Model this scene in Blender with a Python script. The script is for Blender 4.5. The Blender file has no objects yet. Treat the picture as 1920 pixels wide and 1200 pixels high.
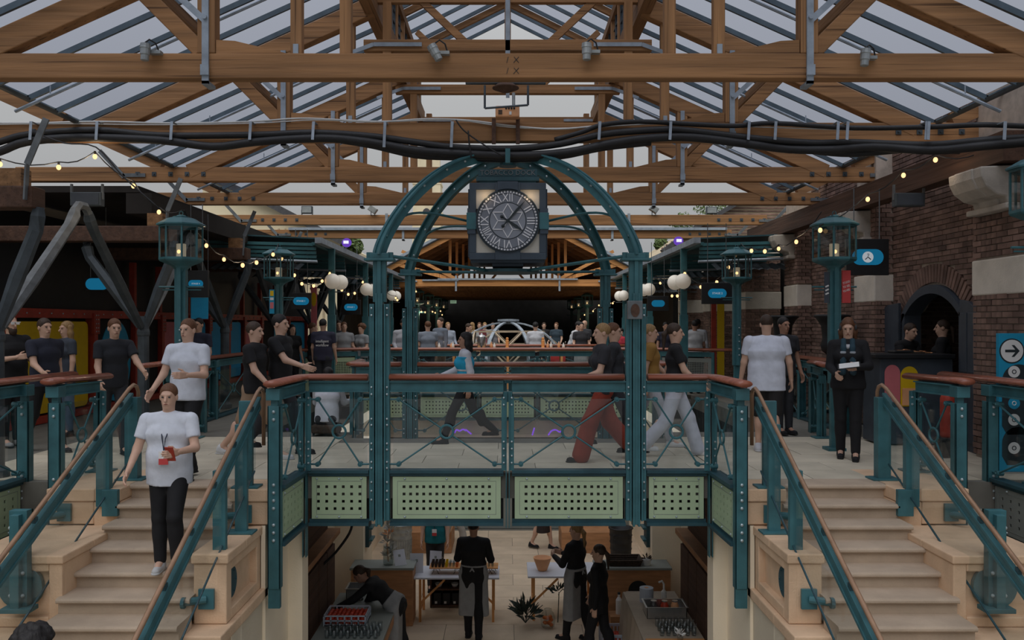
import bpy, math, random
import numpy as np
from mathutils import Vector, Matrix

random.seed(7)
scene = bpy.context.scene
col = scene.collection

# ------------------------------------------------------------------ camera
FPX = 1600.0            # focal length in pixels of the 1920x1200 frame
EYE = 1.71              # eye height above the upper deck (Z = 0)
cam_d = bpy.data.cameras.new('camera')
cam_d.sensor_width = 36.0
cam_d.lens = FPX / 1920 * 36.0
cam_d.shift_x = 8 / 1920
cam_d.shift_y = 6 / 1920
cam_d.clip_end = 600
cam = bpy.data.objects.new('camera', cam_d)
col.objects.link(cam)
cam.location = (0, 0, EYE)
cam.rotation_euler = (math.pi / 2, 0, 0)
scene.camera = cam

# ------------------------------------------------------------------ sky: overcast, brighter towards the zenith
world = bpy.data.worlds.new('overcast_sky')
scene.world = world
world.use_nodes = True
nt = world.node_tree
nt.nodes.clear()
o_ = nt.nodes.new('ShaderNodeOutputWorld')
bg = nt.nodes.new('ShaderNodeBackground')
tc = nt.nodes.new('ShaderNodeTexCoord')
sp = nt.nodes.new('ShaderNodeSeparateXYZ')
mr = nt.nodes.new('ShaderNodeMapRange')
mr.inputs['From Min'].default_value = 0.0
mr.inputs['From Max'].default_value = 1.0
mr.inputs['To Min'].default_value = 0.33
mr.inputs['To Max'].default_value = 1.0
SKY = 0.93
ml = nt.nodes.new('ShaderNodeMath'); ml.operation = 'MULTIPLY'; ml.inputs[1].default_value = SKY
nt.links.new(tc.outputs['Generated'], sp.inputs[0])
nt.links.new(sp.outputs['Z'], mr.inputs['Value'])
nt.links.new(mr.outputs['Result'], ml.inputs[0])
nt.links.new(ml.outputs[0], bg.inputs['Strength'])
bg.inputs['Color'].default_value = (0.97, 0.985, 1.0, 1)
nt.links.new(bg.outputs[0], o_.inputs['Surface'])

# the sun behind thin cloud: broad and soft, high behind the camera
sun_d = bpy.data.lights.new('hazy_sun', 'SUN')
sun_d.energy = 1.5
sun_d.angle = math.radians(55)
sun_d.color = (1.0, 0.97, 0.93)
sun = bpy.data.objects.new('hazy_sun', sun_d)
col.objects.link(sun)
sun.rotation_euler = Vector((0.22, 0.62, -1.0)).to_track_quat('-Z', 'Y').to_euler()

vs = scene.view_settings
vs.view_transform = 'Standard'
vs.look = 'None'
vs.gamma = 1.0
vs.use_curve_mapping = False
vs.exposure = 0.0
scene.cycles.use_denoising = True
scene.cycles.max_bounces = 8
scene.cycles.transparent_max_bounces = 24

# ------------------------------------------------------------------ helpers
def W(px, py, Y):
    """world point that the photograph shows at pixel px, py when it lies Y metres ahead"""
    return Vector(((px - 952) * Y / FPX, Y, EYE - (py - 606) * Y / FPX))

def lin(c):
    c /= 255.0
    return c / 12.92 if c <= 0.04045 else ((c + 0.055) / 1.055) ** 2.4

MATS = {}
def mat(name, rgb, rough=0.6, metal=0.0, var=0.18, scale=6.0, bump=0.0, bscale=40.0, stretch=(1, 1, 1),
        island=0.0, emit=None, estr=0.0, detail=4.0, coat=0.0, spec=0.4):
    """principled material; colour wanders with noise, optional fine relief; rgb are linear albedo"""
    m = bpy.data.materials.new(name)
    m.use_nodes = True
    n, l = m.node_tree.nodes, m.node_tree.links
    p = n['Principled BSDF']
    p.inputs['Roughness'].default_value = rough
    p.inputs['Metallic'].default_value = metal
    p.inputs['Specular IOR Level'].default_value = spec
    if coat: p.inputs['Coat Weight'].default_value = coat
    base = (*rgb, 1)
    if var > 0 or bump > 0:
        tcn = n.new('ShaderNodeTexCoord'); mp = n.new('ShaderNodeMapping')
        mp.inputs['Scale'].default_value = stretch
        l.new(tcn.outputs['Object'], mp.inputs['Vector'])
    if var > 0:
        nz = n.new('ShaderNodeTexNoise'); nz.inputs['Scale'].default_value = scale; nz.inputs['Detail'].default_value = detail
        l.new(mp.outputs[0], nz.inputs['Vector'])
        rp = n.new('ShaderNodeValToRGB')
        rp.color_ramp.elements[0].position = 0.3; rp.color_ramp.elements[1].position = 0.7
        rp.color_ramp.elements[0].color = (*[max(0, c * (1 - var)) for c in rgb], 1)
        rp.color_ramp.elements[1].color = (*[min(1, c * (1 + var)) for c in rgb], 1)
        l.new(nz.outputs['Fac'], rp.inputs['Fac'])
        out = rp.outputs['Color']
        if island > 0:
            ge = n.new('ShaderNodeNewGeometry'); oi = n.new('ShaderNodeObjectInfo')
            ad = n.new('ShaderNodeMath'); ad.operation = 'ADD'
            fr = n.new('ShaderNodeMath'); fr.operation = 'FRACT'
            l.new(ge.outputs['Random Per Island'], ad.inputs[0]); l.new(oi.outputs['Random'], ad.inputs[1])
            l.new(ad.outputs[0], fr.inputs[0])
            mr_ = n.new('ShaderNodeMapRange'); mr_.inputs['To Min'].default_value = 1 - island; mr_.inputs['To Max'].default_value = 1 + island
            l.new(fr.outputs[0], mr_.inputs['Value'])
            mx = n.new('ShaderNodeVectorMath'); mx.operation = 'SCALE'
            l.new(out, mx.inputs[0]); l.new(mr_.outputs[0], mx.inputs['Scale'])
            out = mx.outputs[0]
        l.new(out, p.inputs['Base Color'])
    else:
        p.inputs['Base Color'].default_value = base
    if bump > 0:
        nb = n.new('ShaderNodeTexNoise'); nb.inputs['Scale'].default_value = bscale; nb.inputs['Detail'].default_value = 5
        l.new(mp.outputs[0], nb.inputs['Vector'])
        bn = n.new('ShaderNodeBump'); bn.inputs['Strength'].default_value = bump; bn.inputs['Distance'].default_value = 0.02
        l.new(nb.outputs['Fac'], bn.inputs['Height']); l.new(bn.outputs[0], p.inputs['Normal'])
    if emit:
        p.inputs['Emission Color'].default_value = (*emit, 1)
        p.inputs['Emission Strength'].default_value = estr
    MATS[name] = m
    return m

def S(r, g, b, k=1.0):
    return tuple(min(0.92, lin(v) * k) for v in (r, g, b))

def wood(name, rgb, axis, var=0.3, sc=1.0, rough=0.75):
    """timber with grain and checks running along one axis"""
    st = {'x': (0.35, 7, 7), 'y': (7, 0.35, 7), 'z': (7, 7, 0.35)}[axis]
    m = mat(name, rgb, rough, var=var, scale=1.6 * sc, bump=0.45, bscale=3.0, stretch=st, detail=8.0)
    n, l = m.node_tree.nodes, m.node_tree.links
    p = n['Principled BSDF']
    mp = [x for x in n if x.type == 'MAPPING'][0]
    src = p.inputs['Base Color'].links[0].from_socket
    n2 = n.new('ShaderNodeTexNoise'); n2.inputs['Scale'].default_value = 4.2; n2.inputs['Detail'].default_value = 3
    mp2 = n.new('ShaderNodeMapping'); mp2.inputs['Scale'].default_value = tuple((0.12 if v < 1 else v * 1.4) for v in st)
    l.new(mp.inputs['Vector'].links[0].from_socket, mp2.inputs['Vector']); l.new(mp2.outputs[0], n2.inputs['Vector'])
    rp = n.new('ShaderNodeValToRGB')                      # dark drying cracks
    rp.color_ramp.elements[0].position = 0.30; rp.color_ramp.elements[1].position = 0.40
    rp.color_ramp.elements[0].color = (0.35, 0.32, 0.3, 1); rp.color_ramp.elements[1].color = (1, 1, 1, 1)
    l.new(n2.outputs['Fac'], rp.inputs['Fac'])
    mx = n.new('ShaderNodeMix'); mx.data_type = 'RGBA'; mx.blend_type = 'MULTIPLY'; mx.inputs['Factor'].default_value = 1.0
    l.new(src, mx.inputs['A']); l.new(rp.outputs[0], mx.inputs['B']); l.new(mx.outputs['Result'], p.inputs['Base Color'])
    return m

def glass(name, tint, refl=0.06, rough=0.03):
    m = bpy.data.materials.new(name); m.use_nodes = True
    n, l = m.node_tree.nodes, m.node_tree.links
    n.clear()
    o = n.new('ShaderNodeOutputMaterial'); t = n.new('ShaderNodeBsdfTransparent'); g = n.new('ShaderNodeBsdfGlossy')
    t.inputs['Color'].default_value = (*tint, 1); g.inputs['Roughness'].default_value = rough
    fr = n.new('ShaderNodeLayerWeight'); fr.inputs['Blend'].default_value = 0.25      # more mirror towards grazing, the same from both sides
    pw = n.new('ShaderNodeMath'); pw.operation = 'POWER'; pw.inputs[1].default_value = 2.0
    mu = n.new('ShaderNodeMath'); mu.operation = 'MULTIPLY_ADD'; mu.inputs[1].default_value = refl * 5; mu.inputs[2].default_value = refl * 0.6
    mn = n.new('ShaderNodeMath'); mn.operation = 'MINIMUM'; mn.inputs[1].default_value = 0.4
    l.new(fr.outputs['Facing'], pw.inputs[0]); l.new(pw.outputs[0], mu.inputs[0]); l.new(mu.outputs[0], mn.inputs[0])
    mx = n.new('ShaderNodeMixShader')
    l.new(mn.outputs[0], mx.inputs['Fac'])
    l.new(t.outputs[0], mx.inputs[1]); l.new(g.outputs[0], mx.inputs[2]); l.new(mx.outputs[0], o.inputs['Surface'])
    MATS[name] = m
    return m

def emis(name, rgb, strength):
    m = bpy.data.materials.new(name); m.use_nodes = True
    n, l = m.node_tree.nodes, m.node_tree.links
    n.clear()
    o = n.new('ShaderNodeOutputMaterial'); e = n.new('ShaderNodeEmission')
    e.inputs['Color'].default_value = (*rgb, 1); e.inputs['Strength'].default_value = strength
    l.new(e.outputs[0], o.inputs['Surface'])
    MATS[name] = m
    return m

class MB:
    """collects shapes; build() links them as one mesh object"""
    def __init__(s): s.v = []; s.f = []
    def add(s, vs_, fs_):
        o = len(s.v); s.v.extend([tuple(map(float, v)) for v in vs_]); s.f.extend([tuple(i + o for i in f) for f in fs_]); return s
    def box(s, x0, x1, y0, y1, z0, z1):
        if x0 > x1: x0, x1 = x1, x0
        if y0 > y1: y0, y1 = y1, y0
        if z0 > z1: z0, z1 = z1, z0
        return s.add([(x0, y0, z0), (x1, y0, z0), (x1, y1, z0), (x0, y1, z0), (x0, y0, z1), (x1, y0, z1), (x1, y1, z1), (x0, y1, z1)],
                     [(0, 3, 2, 1), (4, 5, 6, 7), (0, 1, 5, 4), (1, 2, 6, 5), (2, 3, 7, 6), (3, 0, 4, 7)])
    def bar(s, p, q, w, h, up=(0, 0, 1)):
        """box beam from p to q, w across, h along up"""
        p, q = Vector(p), Vector(q); d = (q - p).normalized(); up = Vector(up)
        if abs(d.dot(up)) > 0.98: up = Vector((0, 1, 0))
        sd = d.cross(up).normalized(); u = sd.cross(d).normalized()
        a, b = sd * w / 2, u * h / 2
        return s.add([p - a - b, p + a - b, p + a + b, p - a + b, q - a - b, q + a - b, q + a + b, q - a + b],
                     [(0, 3, 2, 1), (4, 5, 6, 7), (0, 1, 5, 4), (1, 2, 6, 5), (2, 3, 7, 6), (3, 0, 4, 7)])
    def sweep(s, pts, prof, up=(0, 0, 1), closed_prof=True, caps=True, radii=None):
        """profile [(side, up)] carried along pts"""
        pts = [Vector(p) for p in pts]; n = len(prof); rings = []
        up = Vector(up)
        for i, p in enumerate(pts):
            d = (pts[min(i + 1, len(pts) - 1)] - pts[max(i - 1, 0)]).normalized()
            u0 = up if abs(d.dot(up)) < 0.98 else Vector((0, 1, 0))
            sd = d.cross(u0).normalized(); u = sd.cross(d).normalized()
            r = radii[i] if radii else 1.0
            rings.append([p + sd * a * r + u * b * r for a, b in prof])
        vs_ = [v for r in rings for v in r]; fs_ = []
        for i in range(len(pts) - 1):
            for j in range(n):
                k = (j + 1) % n
                fs_.append((i * n + j, i * n + k, (i + 1) * n + k, (i + 1) * n + j))
        if caps:
            fs_.append(tuple(reversed(range(n)))); fs_.append(tuple((len(pts) - 1) * n + j for j in range(n)))
        return s.add(vs_, fs_)
    def tube(s, pts, r, n=8, radii=None):
        prof = [(math.cos(2 * math.pi * j / n) * r, math.sin(2 * math.pi * j / n) * r) for j in range(n)]
        return s.sweep(pts, prof, radii=radii)
    def cyl(s, p, q, r, n=12, r2=None):
        return s.tube([p, q], r, n, radii=[1.0, (r2 if r2 is not None else r) / r])
    def lathe(s, c, prof, n=16, phase=0.0):
        """profile [(radius, z)] turned about the vertical through c"""
        c = Vector(c); m = len(prof); vs_ = []; fs_ = []
        for r, z in prof:
            for j in range(n):
                a = 2 * math.pi * j / n + phase
                vs_.append(c + Vector((r * math.cos(a), r * math.sin(a), z)))
        for i in range(m - 1):
            for j in range(n):
                k = (j + 1) % n
                fs_.append((i * n + j, i * n + k, (i + 1) * n + k, (i + 1) * n + j))
        fs_.append(tuple(reversed(range(n)))); fs_.append(tuple((m - 1) * n + j for j in range(n)))
        return s.add(vs_, fs_)
    def ball(s, c, r, n=12, m=8):
        if not hasattr(r, '__len__'): r = (r, r, r)
        c = Vector(c); vs_ = []; fs_ = []
        for i in range(m + 1):
            t = math.pi * i / m
            for j in range(n):
                a = 2 * math.pi * j / n
                vs_.append(c + Vector((r[0] * math.sin(t) * math.cos(a), r[1] * math.sin(t) * math.sin(a), -r[2] * math.cos(t))))
        for i in range(m):
            for j in range(n):
                k = (j + 1) % n
                fs_.append((i * n + j, i * n + k, (i + 1) * n + k, (i + 1) * n + j))
        return s.add(vs_, fs_)
    def prism(s, poly, axis, a0, a1):
        """polygon extruded along an axis; poly is in the two other axes (x: yz, y: xz, z: xy)"""
        def P(u, v, a): return {'x': (a, u, v), 'y': (u, a, v), 'z': (u, v, a)}[axis]
        n = len(poly)
        vs_ = [P(u, v, a0) for u, v in poly] + [P(u, v, a1) for u, v in poly]
        fs_ = [tuple(range(n)), tuple(reversed(range(n, 2 * n)))] + [(i, i + n, (i + 1) % n + n, (i + 1) % n) for i in range(n)]
        return s.add(vs_, fs_)
    def ring(s, c, R, r, axis='y', n=20, m=6):
        c = Vector(c); vs_ = []; fs_ = []
        for i in range(n):
            a = 2 * math.pi * i / n
            for j in range(m):
                b = 2 * math.pi * j / m
                u = (R + r * math.cos(b)) * math.cos(a); v = (R + r * math.cos(b)) * math.sin(a); w = r * math.sin(b)
                vs_.append(c + Vector({'y': (u, w, v), 'x': (w, u, v), 'z': (u, v, w)}[axis]))
        for i in range(n):
            for j in range(m):
                fs_.append((i * m + j, i * m + (j + 1) % m, ((i + 1) % n) * m + (j + 1) % m, ((i + 1) % n) * m + j))
        return s.add(vs_, fs_)
    def flipx(s):
        s.v = [(-x, y, z) for x, y, z in s.v]; s.f = [tuple(reversed(f)) for f in s.f]; return s
    def xf(s, M):
        s.v = [tuple(M @ Vector(v)) for v in s.v]; return s
    def build(s, name, m, parent=None, smooth=False, bevel=0.0, fixn=True):
        me = bpy.data.meshes.new(name)
        off = parent['_o'] if parent is not None and '_o' in parent else (0, 0, 0)
        me.from_pydata([(x - off[0], y - off[1], z - off[2]) for x, y, z in s.v], [], s.f)
        if fixn:
            import bmesh
            bm = bmesh.new(); bm.from_mesh(me); bmesh.ops.recalc_face_normals(bm, faces=bm.faces); bm.to_mesh(me); bm.free()
        me.materials.append(MATS[m] if isinstance(m, str) else m)
        if smooth: me.polygons.foreach_set('use_smooth', [True] * len(me.polygons))
        o = bpy.data.objects.new(name, me); col.objects.link(o)
        if parent is not None:
            o.parent = parent
            o['_o'] = off
        if bevel > 0:
            b = o.modifiers.new('edge', 'BEVEL'); b.width = bevel; b.segments = 2; b.limit_method = 'ANGLE'
        return o

def tag(o, label=None, cat=None, group=None, kind=None):
    if label: o['label'] = label
    if cat: o['category'] = cat
    if group: o['group'] = group
    if kind: o['kind'] = kind
    return o

def thing(name, loc, label=None, cat=None, group=None, kind=None):
    """an Empty at the base of a thing; its parts are built in world space and hang from it"""
    o = bpy.data.objects.new(name, None); col.objects.link(o)
    o.location = loc; o.empty_display_size = 0.1
    o['_o'] = tuple(float(v) for v in loc)
    return tag(o, label, cat, group, kind)

def dup(root, delta, label=None, group=None, rotz=None):
    """copy of a thing with copies of its parts and sub-parts"""
    r = root.copy(); col.objects.link(r); r.location = root.location + Vector(delta)
    if rotz is not None: r.rotation_euler.z = rotz
    if label: r['label'] = label
    if group: r['group'] = group
    for ch in list(root.children):
        c = ch.copy(); col.objects.link(c); c.parent = r
        for g in list(ch.children):
            d = g.copy(); col.objects.link(d); d.parent = c
    return r

def text_mb(body, size, depth=0.004, align='CENTER'):
    """letter outlines as a mesh in the xz plane facing -y, centred"""
    cu = bpy.data.curves.new('letters', 'FONT'); cu.body = body; cu.size = size; cu.extrude = depth / 2
    cu.align_x = align; cu.align_y = 'CENTER'; cu.resolution_u = 2
    o = bpy.data.objects.new('letters', cu); col.objects.link(o)
    dg = bpy.context.evaluated_depsgraph_get()
    me = o.evaluated_get(dg).to_mesh()
    mb = MB()
    mb.add([(v.co.x, -v.co.z, v.co.y) for v in me.vertices], [tuple(p.vertices) for p in me.polygons])
    o.evaluated_get(dg).to_mesh_clear()
    bpy.data.objects.remove(o); bpy.data.curves.remove(cu)
    return mb

def place(mb, loc, rz=0.0, sx=1.0, rx=0.0, ry=0.0):
    M = Matrix.Translation(Vector(loc)) @ Matrix.Rotation(rz, 4, 'Z') @ Matrix.Rotation(rx, 4, 'X') @ Matrix.Rotation(ry, 4, 'Y') @ Matrix.Diagonal((sx, 1, 1, 1))
    return mb.xf(M)

# ------------------------------------------------------------------ materials
TEAL = S(40, 75, 80, 2.0)
mat('teal', TEAL, 0.45, 0.0, var=0.22, scale=5, bump=0.05, bscale=60)
mat('teal_dark', S(26, 50, 56, 2.2), 0.5, var=0.2, scale=5)
mat('green_panel', S(126, 140, 114, 1.95), 0.55, var=0.06, scale=3)
mat('grey_panel', S(92, 96, 92, 2.2), 0.55, var=0.06, scale=3)
mat('bolt_steel', S(120, 130, 132, 2.2), 0.35, 0.5, var=0.1)
wood('timber_x', S(116, 84, 54, 1.85), 'x')
wood('timber_y', S(106, 77, 50, 1.8), 'y')
wood('timber_z', S(118, 86, 56, 1.9), 'z')
wood('timber_dark', S(60, 42, 32, 2.0), 'y')
wood('timber_pale', S(160, 112, 66, 2.0), 'z')
wood('timber_pale_x', S(150, 105, 62, 2.0), 'x')
mat('iron_strap', S(112, 120, 128, 2.0), 0.55, 0.2, var=0.2, scale=8)
mat('iron_dark', S(52, 58, 62, 1.9), 0.55, 0.2, var=0.25, scale=6)
mat('iron_grey', S(80, 84, 86, 1.8), 0.5, 0.2, var=0.3, scale=7)
mat('glazing_bar', S(62, 74, 82, 1.6), 0.5, 0.2, var=0.2)
mat('handrail_wood', S(106, 60, 44, 2.0), 0.32, var=0.25, scale=4, stretch=(0.4, 4, 4), coat=0.4)
mat('bronze_rail', S(124, 98, 78, 1.9), 0.35, 0.4, var=0.15)
mat('sandstone', S(156, 132, 108, 2.1), 0.85, var=0.14, scale=3.0, bump=0.25, bscale=50)
mat('step_stone', S(126, 112, 97, 2.2), 0.85, var=0.12, scale=3.0, bump=0.2, bscale=60)
mat('plaster', S(160, 150, 132, 2.6), 0.9, var=0.07, scale=1.5, bump=0.1, bscale=50)
mat('paving', S(122, 116, 103, 2.9), 0.75, var=0.12, scale=2.0, bump=0.12, bscale=30, island=0.07)
mat('paving_joint', S(78, 76, 70, 2.2), 0.9, var=0.1)
mat('paving_warm', S(138, 124, 106, 2.4), 0.75, var=0.12, scale=2.0, bump=0.12, bscale=30, island=0.07)
mat('brick', S(88, 70, 62, 2.2), 0.9, var=0.35, scale=3.0, bump=0.3, bscale=40, island=0.33)
mat('mortar', S(124, 114, 104, 2.4), 0.95, var=0.15, scale=10)
mat('band_stone', S(154, 148, 138, 2.2), 0.85, var=0.12, scale=3, bump=0.2)
mat('black_paint', (0.012, 0.013, 0.015), 0.5, var=0.2)
mat('corbel_stone', S(136, 130, 122, 1.9), 0.9, var=0.2, scale=4, bump=0.3)
mat('charcoal_paint', S(52, 58, 66, 1.6), 0.5, var=0.15)
mat('black_rubber', (0.018, 0.018, 0.019), 0.55, var=0.2, scale=5, bump=0.15)
mat('white_cable', (0.62, 0.62, 0.6), 0.5, var=0.1)
mat('red_paint', S(120, 40, 28, 2.0), 0.5, var=0.2)
mat('yellow_vinyl', (0.72, 0.47, 0.005), 0.6, var=0.04)
mat('blue_vinyl', (0.015, 0.33, 0.6), 0.6, var=0.06)
mat('cyan_vinyl', (0.01, 0.30, 0.50), 0.5, var=0.04)
mat('pink_vinyl', (0.62, 0.17, 0.19), 0.6, var=0.05)
mat('orange_vinyl', (0.66, 0.16, 0.03), 0.6, var=0.05)
mat('red_vinyl', (0.55, 0.06, 0.06), 0.6, var=0.05)
mat('white_print', (0.78, 0.78, 0.76), 0.6, var=0.03)
mat('ink', (0.02, 0.03, 0.035), 0.6, var=0.0)
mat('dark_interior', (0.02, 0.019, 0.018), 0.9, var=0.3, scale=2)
mat('white_top', (0.62, 0.63, 0.68), 0.4, var=0.05)
mat('ply', S(120, 86, 58, 2.2), 0.6, var=0.2, scale=3, stretch=(1, 1, 5))
mat('steel', (0.5, 0.5, 0.5), 0.25, 0.9, var=0.1)
mat('zinc', S(120, 124, 124, 1.8), 0.45, 0.4, var=0.2, scale=10)
mat('crate_plastic', (0.45, 0.50, 0.58), 0.5, var=0.05)
mat('tomato_red', (0.50, 0.05, 0.02), 0.4, var=0.3, scale=30)
mat('wicker', (0.05, 0.033, 0.022), 0.8, var=0.4, scale=30, bump=0.5)
mat('pottery', S(160, 116, 82, 2.2), 0.6, var=0.1)
mat('linen', S(120, 110, 98, 2.2), 0.9, var=0.1, scale=4, bump=0.1)
mat('leaf_dark', (0.035, 0.05, 0.04), 0.6, var=0.4, scale=9)
mat('leaf_pale', (0.42, 0.42, 0.38), 0.7, var=0.3, scale=9)
mat('leaf_tree', (0.10, 0.15, 0.05), 0.7, var=0.4, scale=4)
mat('batten_pale', (.52, .42, .30), 0.7, var=0.12)
mat('black_timber', (.022, .018, .015), 0.9, var=0.3, scale=2)  # near-black timber of the side bay ceiling and its long beam
mat('tower_stone', S(168, 158, 134, 2.0), 0.9, var=0.15, scale=0.4)
mat('pale_brick', S(140, 128, 108, 2.0), 0.9, var=0.25, scale=2.0, bump=0.2)
mat('slate', S(60, 60, 62, 1.6), 0.8, var=0.2)
glass('roof_glass', (0.80, 0.82, 0.88), 0.0)
glass('rail_glass', (0.93, 0.95, 0.95), 0.07)
glass('clear_glass', (0.82, 0.85, 0.85), 0.08)
glass('tumbler_glass', (0.90, 0.92, 0.93), 0.07, 0.08)
emis('bulb_glow', (1.0, 0.60, 0.26), 1.9)
emis('screen_blue', (0.012, 0.19, 0.36), 0.55)
emis('screen_white', (0.6, 0.65, 0.7), 0.55)
emis('neon_violet', (0.30, 0.10, 0.9), 0.8)
emis('purple_beam', (0.24, 0.10, 0.8), 0.55)
emis('beam_white', (0.9, 0.9, 1.0), 1.0)
emis('exit_green', (0.5, 0.75, 0.5), 0.3)
mat('globe_opal', (0.85, 0.82, 0.76), 0.35, var=0.03, emit=(1.0, 0.85, 0.65), estr=0.12)
mat('candle_wax', (0.8, 0.72, 0.58), 0.5, var=0.03, emit=(1.0, 0.75, 0.45), estr=0.12)
mat('lamp_opal', (0.6, 0.57, 0.5), 0.5, var=0.03)
mat('dial_grey', S(86, 90, 98, 1.9), 0.5, var=0.08)
mat('dial_light', S(100, 104, 112, 1.9), 0.5, var=0.08)
mat('clock_frame', S(44, 54, 64, 1.8), 0.5, var=0.12)
mat('dial_white', (0.75, 0.75, 0.78), 0.5, var=0.0)
# ================================================================== setting: decks, floors, walls
LOW = -3.2                                   # undercroft floor
BY0, BY1 = 9.77, 12.80                       # bridge, near and far edge
CX, CY = 0.0, (BY0 + BY1) / 2                # centre of the clock frame

deck = thing('floor', (0, 11, 0), kind='structure')
for x0, x1, y0, y1 in [(-2.3, 2.3, BY0 + .03, BY1 - .03), (-12, -2.3, 9.80, 13.5), (2.3, 6.3, 9.80, 13.5), (-12, -2.45, 9.25, 9.80), (2.45, 6.3, 9.25, 9.80), (-12, -5.3, 3.5, 9.25), (5.3, 6.3, 3.5, 9.25),
                       (-12, -4.4, 13.5, 20.5), (4.4, 6.3, 13.5, 20.5), (-12, 12, 20.5, 56)]:
    MB().box(x0, x1, y0, y1, -.30, -.012).build('deck_slab', 'paving_joint', deck)
def pave(parent, x0, x1, y0, y1, z, sx, sy, m, skip=None):
    """individual slabs in broken bond, sharing one mesh"""
    base = MB().box(-sx / 2 + .004, sx / 2 - .004, -sy / 2 + .004, sy / 2 - .004, -.012, 0)
    first = None; r = 0
    y = y0
    while y + sy <= y1 + 1e-6:
        x = x0 - (sx / 2 if r % 2 else 0)
        while x < x1 - 1e-6:
            a, b = max(x, x0), min(x + sx, x1)
            if b - a > .08 and not (skip and skip((a + b) / 2, y + sy / 2)):
                if first is None:
                    first = base.build('paving_slab', m, parent); o = first
                else:
                    o = first.copy(); col.objects.link(o)
                o.location = ((a + b) / 2 - parent['_o'][0], y + sy / 2 - parent['_o'][1], z - parent['_o'][2] + random.uniform(-.0015, .001))
                o.scale = ((b - a) / sx, 1, 1)
            x += sx
        y += sy; r += 1
    if first is not None:
        me = first.data
        for v in me.vertices:
            v.co += Vector(parent['_o'])
pave(deck, -2.43, 2.43, BY0 + .1, BY1 - .05, 0, .92, .58, 'paving')
pave(deck, -6.2, -2.44, 9.36, 13.4, 0, .92, .58, 'paving')
pave(deck, 2.44, 6.25, 9.36, 13.4, 0, .92, .58, 'paving')

low = thing('floor', (0, 14, LOW), kind='structure')
MB().box(-14, 14, 2, 44, LOW - .2, LOW - .012).build('floor_bed', 'paving_joint', low)
pave(low, -3.2, 3.2, 10.4, 20.2, LOW, 1.1, .7, 'paving_warm')

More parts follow.
